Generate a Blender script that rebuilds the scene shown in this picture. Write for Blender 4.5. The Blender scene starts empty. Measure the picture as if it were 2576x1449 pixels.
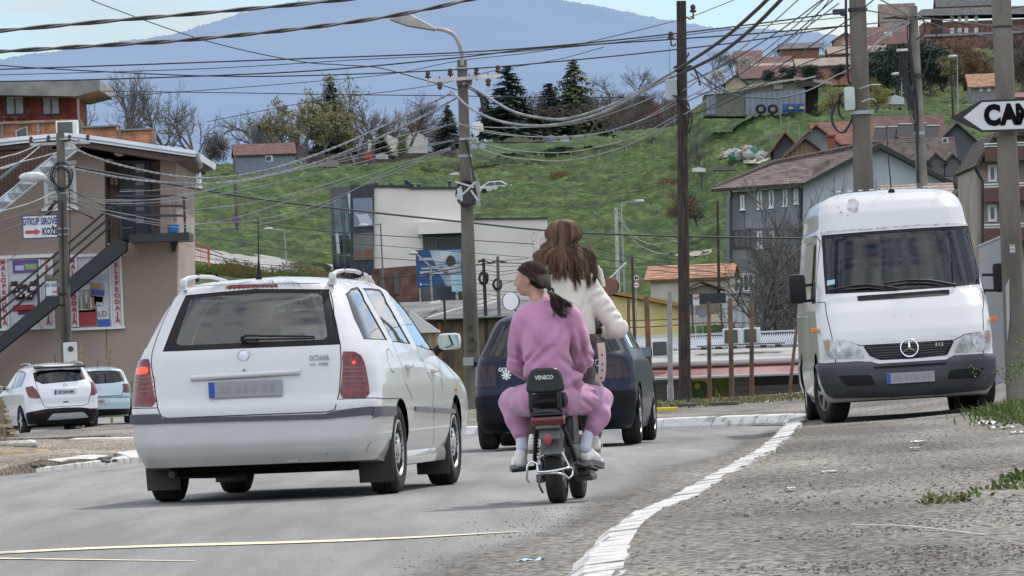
import bpy,bmesh,math,random
import numpy as np
from mathutils import Vector,Matrix,noise
from mathutils.geometry import delaunay_2d_cdt
R=math.radians
pi=math.pi
random.seed(7)
C=bpy.context.scene.collection
# camera model (a long lens, 1.3 degrees of roll to the right)
F,CU,CV,ROLL,EYE,B0=16457.,1288.,724.5,R(2.3),.88,186.4
cR,sR=math.cos(ROLL),math.sin(ROLL)
def W(u,v,Y):
 dx,dy=u-CU,CV-v
 return Vector(((dx*cR+dy*sR)/F*Y,Y,EYE+(-dx*sR+dy*cR+B0)/F*Y))
def px(n,Y):return n/F*Y
EYEP=Vector((0,0,EYE))
# materials
def mat(name,col,rough=.6,metal=0.,var=0.,vscale=3.,bump=0.,bscale=20.,spec=.5,coat=0.,emit=None,estr=0.,col2=None,coords='Object',stretch=(1,1,1),detail=6.,contrast=(.35,.65),sheen=0.,trans=0.):
 m=bpy.data.materials.new(name);m.use_nodes=True
 nt=m.node_tree;N=nt.nodes;L=nt.links
 p=N['Principled BSDF']
 c=(*col,1)
 p.inputs['Base Color'].default_value=c
 p.inputs['Roughness'].default_value=rough
 p.inputs['Metallic'].default_value=metal
 p.inputs['Specular IOR Level'].default_value=spec
 p.inputs['Coat Weight'].default_value=coat
 p.inputs['Coat Roughness'].default_value=.04
 if sheen:p.inputs['Sheen Weight'].default_value=sheen
 if trans:p.inputs['Transmission Weight'].default_value=trans
 if emit:p.inputs['Emission Color'].default_value=(*emit,1);p.inputs['Emission Strength'].default_value=estr
 if var or col2 or bump:
  tc=N.new('ShaderNodeTexCoord');mp=N.new('ShaderNodeMapping');mp.inputs['Scale'].default_value=stretch
  L.new(tc.outputs[coords],mp.inputs['Vector'])
 if var or col2:
  nz=N.new('ShaderNodeTexNoise');nz.inputs['Scale'].default_value=vscale;nz.inputs['Detail'].default_value=detail
  L.new(mp.outputs[0],nz.inputs['Vector'])
  cr=N.new('ShaderNodeValToRGB')
  cr.color_ramp.elements[0].position,cr.color_ramp.elements[1].position=contrast
  k=1-var
  a=tuple(x*k for x in col);b=tuple(min(1,x*(1+var))for x in col)
  if col2:a,b=col,col2
  cr.color_ramp.elements[0].color=(*a,1);cr.color_ramp.elements[1].color=(*b,1)
  L.new(nz.outputs['Fac'],cr.inputs[0]);L.new(cr.outputs[0],p.inputs['Base Color'])
 if bump:
  n2=N.new('ShaderNodeTexNoise');n2.inputs['Scale'].default_value=bscale;n2.inputs['Detail'].default_value=6
  L.new(mp.outputs[0],n2.inputs['Vector'])
  bp=N.new('ShaderNodeBump');bp.inputs['Strength'].default_value=1;bp.inputs['Distance'].default_value=bump
  L.new(n2.outputs['Fac'],bp.inputs['Height']);L.new(bp.outputs[0],p.inputs['Normal'])
 return m
def glassmat(name,tint=(.25,.3,.3),refl=1.,rough=.02):
 m=bpy.data.materials.new(name);m.use_nodes=True
 nt=m.node_tree;N=nt.nodes;L=nt.links;N.clear()
 o=N.new('ShaderNodeOutputMaterial');mx=N.new('ShaderNodeMixShader');t=N.new('ShaderNodeBsdfTransparent');g=N.new('ShaderNodeBsdfGlossy')
 lw=N.new('ShaderNodeFresnel');lw.inputs['IOR'].default_value=1.5
 ma=N.new('ShaderNodeMath');ma.operation='MULTIPLY_ADD';ma.inputs[1].default_value=refl;ma.inputs[2].default_value=.02;ma.use_clamp=True
 t.inputs[0].default_value=(*tint,1);g.inputs['Roughness'].default_value=rough;g.inputs['Color'].default_value=(.95,.97,1,1)
 L.new(lw.outputs[0],ma.inputs[0]);L.new(ma.outputs[0],mx.inputs[0]);L.new(t.outputs[0],mx.inputs[1]);L.new(g.outputs[0],mx.inputs[2]);L.new(mx.outputs[0],o.inputs[0])
 return m
_MC={}
def flat(col,rough=.6,**k):
 key=(tuple(round(x,3)for x in col),rough,tuple(sorted((a,str(b))for a,b in k.items())))
 if key not in _MC:_MC[key]=mat('surface_%d'%len(_MC),col,rough,**k)
 return _MC[key]
# things
def tag(o,label=None,cat=None,group=None,kind=None):
 if label:o['label']=label
 if cat:o['category']=cat
 if group:o['group']=group
 if kind:o['kind']=kind
 return o
class Th:
 def __init__(s,name,label,cat,loc=(0,0,0),yaw=0,group=None,tilt=(0,0),kind=None,scale=1):
  o=bpy.data.objects.new(name,None);C.objects.link(o);o.empty_display_size=.2
  o.location=loc;o.rotation_euler=(tilt[0],tilt[1],yaw);o.scale=(scale,)*3
  tag(o,label,cat,group,kind);s.o=o
  s.M=Matrix.Translation(Vector(loc))@o.rotation_euler.to_matrix().to_4x4()@Matrix.Scale(scale,4)
  s.I=s.M.inverted()
 def p(s,u,v,Y):return s.I@W(u,v,Y)
def copy_thing(root,loc,yaw=None,label=None,scale=None):
 c=root.copy();C.objects.link(c);c.location=loc
 if yaw is not None:c.rotation_euler=(root.rotation_euler[0],root.rotation_euler[1],yaw)
 if scale is not None:c.scale=scale if hasattr(scale,'__len__')else(scale,)*3
 if label:c['label']=label
 for ch in list(root.children):
  d=ch.copy();C.objects.link(d);d.parent=c
  for g in list(ch.children):
   e=g.copy();C.objects.link(e);e.parent=d
 return c
def link_mesh(name,me,mats,parent=None,smooth=None,origin=None):
 if origin is not None:
  me.transform(Matrix.Translation(-Vector(origin)))
 o=bpy.data.objects.new(name,me);C.objects.link(o)
 for m in(mats if isinstance(mats,(list,tuple))else[mats]):me.materials.append(m)
 if parent is not None:o.parent=parent.o if isinstance(parent,Th)else parent
 if origin is not None:o.location=origin
 if smooth is not None:
  me.polygons.foreach_set('use_smooth',[True]*len(me.polygons))
  if smooth<179:me.set_sharp_from_angle(angle=R(smooth))
 me.update()
 return o
class MB:
 def __init__(s):s.v=[];s.f=[];s.m=[]
 def add(s,vs,fs,mi=0):
  k=len(s.v);s.v+=[tuple(x)for x in vs]
  for f in fs:s.f.append(tuple(i+k for i in f));s.m.append(mi)
  return s
 def box(s,c,d,mi=0,rot=None,taper=None,bev=0):
  hx,hy,hz=d[0]/2,d[1]/2,d[2]/2
  if bev:
   b=min(bev,hx*.9,hy*.9,hz*.9);bm=bmesh.new();bmesh.ops.create_cube(bm,size=1)
   for q in bm.verts:q.co=Vector((q.co.x*d[0],q.co.y*d[1],q.co.z*d[2]))
   bmesh.ops.bevel(bm,geom=bm.edges[:],offset=b,segments=2,affect='EDGES',profile=.6)
   bm.verts.index_update();vs=[q.co.copy()for q in bm.verts];fs=[[w.index for w in f.verts]for f in bm.faces];bm.free()
  else:
   vs=[Vector((x*hx,y*hy,z*hz))for x in(-1,1)for y in(-1,1)for z in(-1,1)]
   fs=[(0,1,3,2),(4,6,7,5),(0,4,5,1),(2,3,7,6),(0,2,6,4),(1,5,7,3)]
  if taper:vs=[Vector((v.x*(1+(taper[0]-1)*(v.z/hz+1)/2),v.y*(1+(taper[1]-1)*(v.z/hz+1)/2),v.z))for v in vs]
  if rot is not None:vs=[rot@v for v in vs]
  return s.add([v+Vector(c)for v in vs],fs,mi)
 def tube(s,pts,r,n=6,mi=0,cap=True,closed=False):
  pts=[Vector(p)for p in pts];m=len(pts)
  rs=r if hasattr(r,'__len__')else[r]*m
  vs=[];prev=None
  for i,p in enumerate(pts):
   a=pts[(i-1)%m]if(i or closed)else p;b=pts[(i+1)%m]if(i<m-1 or closed)else p
   t=(b-a).normalized()if(b-a).length>1e-9 else Vector((0,0,1))
   if prev is None:
    x=t.orthogonal().normalized()
   else:
    x=prev-t*prev.dot(t)
    x=x.normalized()if x.length>1e-6 else t.orthogonal().normalized()
   prev=x;y=t.cross(x)
   for k in range(n):
    an=2*pi*k/n;vs.append(p+(x*math.cos(an)+y*math.sin(an))*rs[i])
  fs=[]
  for i in range(m if closed else m-1):
   j=(i+1)%m
   for k in range(n):fs.append((i*n+k,i*n+(k+1)%n,j*n+(k+1)%n,j*n+k))
  if cap and not closed:fs+=[tuple(range(n))[::-1],tuple((m-1)*n+k for k in range(n))]
  return s.add(vs,fs,mi)
 def cyl(s,a,b,r,n=12,mi=0,r2=None):return s.tube([a,b],[r,r if r2 is None else r2],n,mi)
 def lathe(s,prof,n=24,axis='z',c=(0,0,0),mi=0,rot=None):
  vs=[]
  for r_,h in prof:
   for k in range(n):
    a=2*pi*k/n;x,y,z=r_*math.cos(a),r_*math.sin(a),h
    if axis=='x':x,y,z=z,x,y
    if axis=='y':x,y,z=x,z,y
    w=Vector((x,y,z));w=rot@w if rot is not None else w
    vs.append(w+Vector(c))
  fs=[(i*n+k,i*n+(k+1)%n,(i+1)*n+(k+1)%n,(i+1)*n+k)for i in range(len(prof)-1)for k in range(n)]
  if abs(prof[0][1]-prof[-1][1])<1e-9:return s.add(vs,fs,mi)
  if prof[0][0]>1e-5:fs.append(tuple(range(n))[::-1])
  if prof[-1][0]>1e-5:fs.append(tuple((len(prof)-1)*n+k for k in range(n)))
  return s.add(vs,fs,mi)
 def poly(s,pts,mi=0):return s.add(pts,[tuple(range(len(pts)))],mi)
 def prism(s,pts,d,mi=0):
  d=Vector(d);n=len(pts);a=[Vector(p)for p in pts]
  return s.add(a+[p+d for p in a],[tuple(range(n))[::-1],tuple(range(n,2*n))]+[(i,(i+1)%n,n+(i+1)%n,n+i)for i in range(n)],mi)
 def ball(s,c,r,nu=12,nv=8,mi=0,rot=None):
  rr=r if hasattr(r,'__len__')else(r,r,r)
  vs=[];fs=[]
  for i in range(nv+1):
   th=pi*i/nv
   for k in range(nu):
    a=2*pi*k/nu;w=Vector((rr[0]*math.sin(th)*math.cos(a),rr[1]*math.sin(th)*math.sin(a),rr[2]*math.cos(th)))
    vs.append((rot@w if rot is not None else w)+Vector(c))
  for i in range(nv):
   for k in range(nu):fs.append((i*nu+k,(i+1)*nu+k,(i+1)*nu+(k+1)%nu,i*nu+(k+1)%nu))
  return s.add(vs,fs,mi)
 def build(s,name,mats,parent=None,smooth=None,origin=None,fix=False):
  me=bpy.data.meshes.new(name);me.from_pydata(s.v,[],s.f)
  if len(set(s.m))>1:me.polygons.foreach_set('material_index',s.m)
  if fix:
   bm=bmesh.new();bm.from_mesh(me);bmesh.ops.recalc_face_normals(bm,faces=bm.faces[:]);bm.to_mesh(me);bm.free()
  return link_mesh(name,me,mats,parent,smooth,origin)
def text_mb(mb,txt,size,M,mi=0,depth=.002,sx=1.,bold=0.,align='CENTER',spacing=1.):
 cu=bpy.data.curves.new('t','FONT');cu.body=txt;cu.size=size;cu.align_x=align;cu.align_y='CENTER';cu.extrude=depth/2;cu.offset=bold;cu.space_character=spacing;cu.resolution_u=3
 o=bpy.data.objects.new('t',cu);C.objects.link(o)
 dg=bpy.context.evaluated_depsgraph_get();me=bpy.data.meshes.new_from_object(o.evaluated_get(dg))
 mb.add([M@Vector((v.co.x*sx,v.co.y,v.co.z))for v in me.vertices],[tuple(p.vertices)for p in me.polygons],mi)
 bpy.data.objects.remove(o);bpy.data.meshes.remove(me);bpy.data.curves.remove(cu)
 return mb
def facing(loc,yaw=0):
 return Matrix.Translation(Vector(loc))@Matrix.Rotation(yaw,4,'Z')@Matrix.Rotation(pi/2,4,'X')
def inpoly(x,y,P):
 c=False;j=len(P)-1
 for i in range(len(P)):
  if(P[i][1]>y)!=(P[j][1]>y)and x<(P[j][0]-P[i][0])*(y-P[i][1])/(P[j][1]-P[i][1])+P[i][0]:c=not c
  j=i
 return c
def rounded(P,k=.25,it=2):
 for _ in range(it):
  Q=[]
  for i in range(len(P)):
   a,b=P[i],P[(i+1)%len(P)]
   Q.append(tuple(a[j]*(1-k)+b[j]*k for j in range(2)));Q.append(tuple(a[j]*k+b[j]*(1-k)for j in range(2)))
  P=Q
 return P
def dens(P,step):
 Q=[]
 for i in range(len(P)):
  a,b=P[i],P[(i+1)%len(P)];n=max(1,int(math.dist(a,b)/step))
  for k in range(n):Q.append(tuple(a[j]+(b[j]-a[j])*k/n for j in range(2)))
 return Q
def cubic(a,b,n):
 return[a+(b-a)*i/n for i in range(n+1)]
# shared materials
M={}
M['concrete']=mat('pole_concrete',(.115,.104,.085),.9,var=.4,vscale=2.2,stretch=(1,1,.25),bump=.01,bscale=30)
M['wood_old']=mat('old_wood',(.026,.018,.015),.9,col2=(.085,.062,.051),vscale=7,stretch=(6,6,.35),bump=.02,bscale=14,contrast=(.4,.7))
M['rust']=mat('rusty_steel',(.065,.042,.03),.85,col2=(.21,.11,.055),vscale=4,stretch=(1,1,.4),contrast=(.4,.6))
M['steel']=mat('galvanised_steel',(.33,.35,.36),.5,.4,var=.2)
M['black']=mat('black_plastic',(.010,.010,.011),.5,var=.3,spec=.25)
M['rubber']=mat('tyre_rubber',(.022,.021,.02),.85,col2=(.045,.042,.038),vscale=6,bump=.003,bscale=60,spec=.15)
M['white']=mat('white_plastic',(.72,.73,.72),.5,var=.1)
M['cable']=mat('black_cable',(.02,.02,.022),.6,var=.3)
M['cable_lit']=mat('sunlit_cable_tone',(.27,.28,.28),.5,var=.3,vscale=1.)  # paler copy of the cable colour, sunlit tops painted in
M['insul']=mat('brown_insulator',(.06,.025,.018),.25)
M['chrome']=mat('chrome',(.7,.7,.7),.15,1.)
M['under']=mat('underbody',(.008,.008,.007),.95,spec=.05)
M['lamp_white']=mat('lamp_housing',(.55,.56,.55),.5,var=.2)
# vehicle shells: horizontal rounded outlines stacked by height; y = 0 at the end nearest the camera
def smoothed(pts,s=.012,n=900):
 z=np.array([p[0]for p in pts],float);y=np.array([p[1]for p in pts],float)
 zz=np.linspace(z[0],z[-1],n);yy=np.interp(zz,z,y);st=(z[-1]-z[0])/n
 k=max(1,int(s/st));t=np.arange(-2*k,2*k+1);g=np.exp(-.5*(t/k)**2);g/=g.sum()
 pad=np.pad(yy,2*k,mode='reflect',reflect_type='odd');return zz,np.convolve(pad,g,'valid')
class Shell:
 QN,QC,QS,QF=.26,.42,.82,.9
 def __init__(s,T,near,far,wid,rn=.18,rny=None,rf=.2,bow=.04,sbow=.03,ex=2.2):
  s.T=T;s.near=smoothed(near);s.far=smoothed(far);s.wid=smoothed(wid)
  s.rn,s.rny,s.rf,s.bow,s.sbow,s.ex=rn,rny or rn,rf,bow,sbow,ex
  s.z0=near[0][0];s.z1=wid[-1][0];s.cache={}
 def outline(s,z):
  k=round(z*400)
  if k in s.cache:return s.cache[k]
  w=max(.001,float(np.interp(z,*s.wid)));yn=float(np.interp(z,*s.near));yf=float(np.interp(z,*s.far))
  if yf<yn+.02:yf=yn+.02
  rn=min(s.rn,w*.8);rf=min(s.rf,w*.8);sc=min(1,(yf-yn)/(2.5*(s.rny+s.rf)));ry=s.rny*sc*rn/s.rn;rfy=rf*sc;bow=s.bow*sc
  q=np.concatenate([np.linspace(0,s.QN,30,endpoint=False),np.linspace(s.QN,s.QC,24,endpoint=False),np.linspace(s.QC,s.QS,60,endpoint=False),np.linspace(s.QS,s.QF,16,endpoint=False),np.linspace(s.QF,1,16)])
  x=np.empty_like(q);y=np.empty_like(q)
  a=q<s.QN;x[a]=(w-rn)*q[a]/s.QN;y[a]=yn+bow*(x[a]/w)**2
  b=(q>=s.QN)&(q<s.QC);t=(q[b]-s.QN)/(s.QC-s.QN)*pi/2;e=2/s.ex
  x[b]=(w-rn)+rn*np.sin(t)**e;y[b]=yn+bow*(x[b]/w)**2+ry*(1-np.cos(t)**e)
  y0=yn+bow+ry;y1=yf-rfy
  c=(q>=s.QC)&(q<s.QS);t=(q[c]-s.QC)/(s.QS-s.QC);y[c]=y0+(y1-y0)*t;x[c]=w
  d=(q>=s.QS)&(q<s.QF);t=(q[d]-s.QS)/(s.QF-s.QS)*pi/2;x[d]=w-rf+rf*np.cos(t);y[d]=y1+rfy*np.sin(t)
  f=q>=s.QF;x[f]=(w-rf)*(1-(q[f]-s.QF)/(1-s.QF));y[f]=yf
  ym=(yn+yf)/2;x=x*(1-s.sbow*((y-ym)/max(.1,(yf-yn)/2))**2)
  s.cache[k]=(q,x,y,w,rn);return s.cache[k]
 def xy(s,q,z):
  z=min(max(z,s.z0),s.z1);k=z*400;a=math.floor(k);f=k-a
  o1=s.outline(a/400);o2=s.outline((a+1)/400)if f>1e-4 else o1;aq=abs(q)
  x=np.interp(aq,o1[0],o1[1])*(1-f)+np.interp(aq,o2[0],o2[1])*f
  y=np.interp(aq,o1[0],o1[2])*(1-f)+np.interp(aq,o2[0],o2[2])*f
  return(x if q>=0 else-x),y
 def P(s,q,z,off=0.):
  x,y=s.xy(q,z);p=Vector((x,y,z))
  if off:
   e=.004;q2=q+e if q<.99 else q-e;sg=1 if q<.99 else-1
   x2,y2=s.xy(q2,z);zz=min(z+.006,s.z1);z3=zz if zz>z+.001 else z-.006
   x3,y3=s.xy(q,z3);sz=1 if z3>z else-1
   a=Vector((x2-x,y2-y,0))*sg;b=Vector((x3-x,y3-y,z3-z))*sz
   n=a.cross(b)
   if n.length>1e-12:p=p+n.normalized()*off
  return p
 def q_of(s,x,y,z):
  o=s.outline(min(max(z,s.z0),s.z1));ax=abs(x)
  if y<o[2][70]:
   q=float(np.interp(ax,o[1][:50],o[0][:50]))
   if q>.35:q=max(.35,float(np.interp(y,o[2][40:],o[0][40:])))
  elif ax<o[1][30]:q=1-float(np.interp(ax,o[1][::-1][:16],1-o[0][::-1][:16]))
  else:q=float(np.interp(y,o[2][28:],o[0][28:]))
  return q if x>=0 else-q
 def hit(s,u,v):
  a=s.T.I@EYEP;b=s.T.I@W(u,v,100.);d=b-a;d=d/d.y
  y=np.arange(-.3,7,.01);z=(a+d*(0-a.y)).z
  for _ in range(4):
   xs=a.x+d.x*(y-a.y);o=s.outline(min(max(z,s.z0),s.z1))
   lim=np.interp(y,o[2],o[1],left=0,right=0)
   lim=np.where(y<o[2][0],-1,lim)
   h=np.nonzero(np.abs(xs)<lim)[0]
   if not len(h):
    i=int(np.argmin(np.where(lim>0,np.abs(xs)-lim,99)));break
   i=int(h[0]);z=(a+d*(y[i]-a.y)).z
  p=a+d*(y[i]-a.y)
  return(s.q_of(p.x,p.y,p.z),min(max(p.z,s.z0+.001),s.z1-.002))
 def R(s,pts):return[s.hit(*p)for p in pts]
 def X(s,pts):
  out=[]
  for x,z in pts:
   o=s.outline(z);out.append((math.copysign(float(np.interp(abs(x),o[1][:52],o[0][:52])),x),z))
  return out
 def Y(s,pts,side=1):return[(s.q_of(side*9,y,z),z)for y,z in pts]
 K=5.
 def patch(s,name,poly,m,parent=None,off=.002,holes=(),rnd=0,skirt=.012,step=.045,smooth=40,it=2):
  if rnd:poly=rounded(poly,rnd,it)
  K=s.K;P2=dens([(q*K,z)for q,z in poly],step)
  H2=[dens([(q*K,z)for q,z in h],step)for h in holes]
  me=s._fill(P2,H2,off,step,skirt)
  return link_mesh(name,me,m,parent or s.T,smooth)
 def _fill(s,P2,H2,off,step,skirt):
  K=s.K;pts=[Vector(p)for p in P2];ed=[(i,(i+1)%len(P2))for i in range(len(P2))]
  for h in H2:
   k=len(pts);pts+=[Vector(p)for p in h];ed+=[(k+i,k+(i+1)%len(h))for i in range(len(h))]
  xs=[p[0]for p in P2];ys=[p[1]for p in P2]
  gx=np.arange(min(xs)+step/2,max(xs),step);gy=np.arange(min(ys)+step*.35,max(ys),step*.7)
  allp=np.array([tuple(p)for p in pts])
  for x in gx:
   for y in gy:
    if inpoly(x,y,P2)and not any(inpoly(x,y,h)for h in H2):
     if np.min((allp[:,0]-x)**2+(allp[:,1]-y)**2)>(step*.35)**2:pts.append(Vector((x,y)))
  vo,_,fo,*_=delaunay_2d_cdt(pts,ed,[],0,1e-6)
  fs=[]
  for f in fo:
   cx=sum(vo[i].x for i in f)/len(f);cy=sum(vo[i].y for i in f)/len(f)
   if inpoly(cx,cy,P2)and not any(inpoly(cx,cy,h)for h in H2):fs.append(list(f))
  V=[s.P(v.x/K,v.y,off)for v in vo]
  if skirt:
   from collections import Counter
   cnt=Counter();dirn={}
   for f in fs:
    for i in range(len(f)):
     a,b=f[i],f[(i+1)%len(f)];cnt[(min(a,b),max(a,b))]+=1;dirn[(min(a,b),max(a,b))]=(a,b)
   mp={}
   def inner(i):
    if i not in mp:mp[i]=len(V);V.append(s.P(vo[i].x/K,vo[i].y,off-skirt))
    return mp[i]
   for e,c in list(cnt.items()):
    if c==1:a,b=dirn[e];fs.append([b,a,inner(a),inner(b)])
  me=bpy.data.meshes.new('patch');me.from_pydata(V,[],fs);return me
 def seam(s,name,path,m,w=.006,off=.0012,parent=None,step=.03):
  K=s.K;pp=[(q*K,z)for q,z in path];D=[]
  for i in range(len(pp)-1):
   a,b=pp[i],pp[i+1];n=max(1,int(math.dist(a,b)/step))
   D+=[tuple(a[j]+(b[j]-a[j])*k/n for j in range(2))for k in range(n)]
  D.append(pp[-1]);P3=[s.P(a/K,b,off)for a,b in D];vs=[]
  for i,p in enumerate(P3):
   t=(P3[min(i+1,len(P3)-1)]-P3[max(i-1,0)]);n=s.P(D[i][0]/K,D[i][1],.05)-s.P(D[i][0]/K,D[i][1],0)
   c=t.cross(n).normalized()*w/2;vs+=[p-c,p+c]
  mb=MB();mb.add(vs,[(2*i,2*i+1,2*i+3,2*i+2)for i in range(len(P3)-1)])
  return mb
 def body(s,name,m,holes,zs=None,smooth=35,extra=()):
  K=s.K;z0,z1=s.z0,s.z1
  if zs is None:zs=list(np.arange(z0,z1-.08,.02))+list(z1-.08*np.cos(np.linspace(0,pi/2,9)))[:-1]
  qs=[0]+list(np.linspace(0,s.QN,11)[1:])+list(np.linspace(s.QN,s.QC,12)[1:])+list(np.linspace(s.QC,s.QS,24)[1:])+list(np.linspace(s.QS,s.QF,7)[1:])+list(np.linspace(s.QF,1,6)[1:])
  qs=[-q for q in qs[::-1]]+qs[1:]
  H2=[dens([(q*K,z)for q,z in h],.04)for h in holes]
  zt=zs[-1]
  bd=[(q*K,z0)for q in qs]+[(K,z)for z in zs[1:]]+[(q*K,zt)for q in qs[::-1][1:]]+[(-K,z)for z in zs[::-1][1:-1]]
  pts=[Vector(p)for p in bd];ed=[(i,(i+1)%len(bd))for i in range(len(bd))]
  for h in H2:
   k=len(pts);pts+=[Vector(p)for p in h];ed+=[(k+i,k+(i+1)%len(h))for i in range(len(h))]
  hb=[(min(p[0]for p in h),max(p[0]for p in h),min(p[1]for p in h),max(p[1]for p in h))for h in H2]
  allh=np.array([p for h in H2 for p in h])if H2 else np.zeros((1,2))-99
  def inside(x,y):return any(b[0]<=x<=b[1]and b[2]<=y<=b[3]and inpoly(x,y,h)for h,b in zip(H2,hb))
  for z in zs[1:-1]:
   for q in qs[1:-1]:
    if not inside(q*K,z)and np.min((allh[:,0]-q*K)**2+(allh[:,1]-z)**2)>.012**2:pts.append(Vector((q*K,z)))
  vo,_,fo,*_=delaunay_2d_cdt(pts,ed,[],0,1e-6)
  fs=[list(f)for f in fo if not inside(sum(vo[i].x for i in f)/len(f),sum(vo[i].y for i in f)/len(f))]
  V=[s.P(v.x/K,v.y)for v in vo]
  me=bpy.data.meshes.new(name);me.from_pydata(V,[],fs)
  bm=bmesh.new();bm.from_mesh(me);bmesh.ops.remove_doubles(bm,verts=bm.verts[:],dist=.0006)
  top=[v for v in bm.verts if abs(v.co.z-zt)<1e-5]
  if len(top)>3:
   y0=sum(v.co.y for v in top)/len(top)
   c=bm.verts.new((0,y0,z1))
   es=[e for e in bm.edges if e.is_boundary and abs(e.verts[0].co.z-zt)<1e-5 and abs(e.verts[1].co.z-zt)<1e-5]
   for e in es:bm.faces.new((e.verts[0],e.verts[1],c))
  bmesh.ops.recalc_face_normals(bm,faces=bm.faces[:]);bm.to_mesh(me);bm.free()
  return link_mesh(name,me,m,s.T,smooth)
 def arch(s,yw,zw,r,side):
  pts=[]
  for k in range(25):
   a=pi*k/24 if zw>s.z0+.01 else pi*k/24
   y=yw-r*math.cos(a);z=zw+r*math.sin(a)
   if z>=s.z0:pts.append((y,z))
  pts=[(pts[0][0],s.z0-.02)]+pts+[(pts[-1][0],s.z0-.02)]
  out=[]
  for y,z in pts:
   q,_=s.Y([(y,max(z,s.z0))],side)[0];out.append((q,z))
  return out
def wheel(T,x,y,r,w,side,style='cap',rimr=.62,steer=0,zc=None,rimcol=(.5,.5,.5)):
 zc=r if zc is None else zc
 rot=Matrix.Rotation(steer,3,'Z');c=Vector((x,y,zc))
 mb=MB();h=w/2;rr=r*rimr
 pr=[(rr,-h*.8),(rr+.012,-h*.92),(r*.86,-h),(r*.965,-h*.86),(r*.995,-h*.6),(r,-h*.35),(r*.988,-h*.3),(r,-h*.2),(r,-h*.04),(r*.988,0),(r,h*.04),(r,h*.2),(r*.988,h*.3),(r,h*.35),(r*.995,h*.6),(r*.965,h*.86),(r*.86,h),(rr+.012,h*.92),(rr,h*.8)]
 mb.lathe(pr,48,'x',c,0,rot)
 t=mb.build('wheel',M['rubber'],T,50)
 rb=MB();o=h*.72*side
 if style=='cap':
  rb.lathe([(rr*1.0,o*.5),(rr*1.0,o*1.25),(rr*.93,o*1.3),(rr*.88,o*1.02),(rr*.3,o*1.2),(rr*.27,o*1.3),(rr*.0001,o*1.32)],40,'x',c,0,rot)
  for k in range(7):
   a=2*pi*k/7
   for q_ in(-.13,.13):
    d=Vector((o*1.17,rr*.66*math.cos(a+q_),rr*.66*math.sin(a+q_)))
    rb.ball(c+rot@d,(.012,rr*.13,rr*.055),8,5,1,rot@Matrix.Rotation(a+q_,3,'X'))
 else:
  rb.lathe([(rr*1.0,-o*.5),(rr*1.0,o*1.2),(rr*.94,o*1.25),(rr*.9,o*.9),(rr*.9,o*.1),(rr*.0001,o*.05)],32,'x',c,1 if style=='spoke' else 0,rot)
  for k in range(5):
   a=2*pi*k/5;R3=rot@Matrix.Rotation(a,3,'X')
   rb.box(c+R3@Vector((o*1.0,rr*.5,0)),(.03,rr*.95,rr*.3),0,R3,bev=.01)
  rb.lathe([(rr*.25,o*.6),(rr*.24,o*1.2),(rr*.0001,o*1.25)],16,'x',c,0,rot)
 rb.build('rim',[mat('rim_paint',rimcol,.4,.3,var=.25,vscale=9),M['black']],t,40,fix=True)
 return t
# ground, road, kerbs, hill, mountain
_rg=np.random.RandomState(5);_T=_rg.rand(256,256)
def vnoise(x,y):
 xi=np.floor(x).astype(int);yi=np.floor(y).astype(int);fx=x-xi;fy=y-yi;fx=fx*fx*(3-2*fx);fy=fy*fy*(3-2*fy)
 g=lambda a,b:_T[a&255,b&255]
 return(g(xi,yi)*(1-fx)*(1-fy)+g(xi+1,yi)*fx*(1-fy)+g(xi,yi+1)*(1-fx)*fy+g(xi+1,yi+1)*fx*fy)*2-1
def fbm(x,y,o=4):
 s=0;a=1
 for i in range(o):s=s+a*vnoise(x*2**i+17*i,y*2**i+31*i);a*=.55
 return s
def sstep(a,b,x):t=np.clip((x-a)/(b-a),0,1);return t*t*(3-2*t)
def rz(X,Y):
 z=np.interp(Y,[0,58,70,100,150,260],[0,0,-.05,-.12,-.36,-.45])
 return z-1.9*sstep(129,137,Y)*sstep(-1.5,2.5,X)
def grid_sheet(name,m,xs,ys,zf,kind='structure',smooth=180,label=None):
 Xg,Yg=np.meshgrid(xs,ys);Z=zf(Xg,Yg)
 V=np.stack([Xg,Yg,Z],-1).reshape(-1,3);nx,ny=len(xs),len(ys)
 i=np.arange(nx-1)[None,:]+np.arange(ny-1)[:,None]*nx
 Fc=np.stack([i,i+1,i+nx+1,i+nx],-1).reshape(-1,4)
 me=bpy.data.meshes.new(name);me.from_pydata(V.tolist(),[],Fc.tolist())
 return tag(link_mesh(name,me,m,None,smooth),kind=kind)
def gp(u,v,z=0.):
 k=(W(u,v,1.).z-EYE);return W(u,v,(z-EYE)/k)
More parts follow.
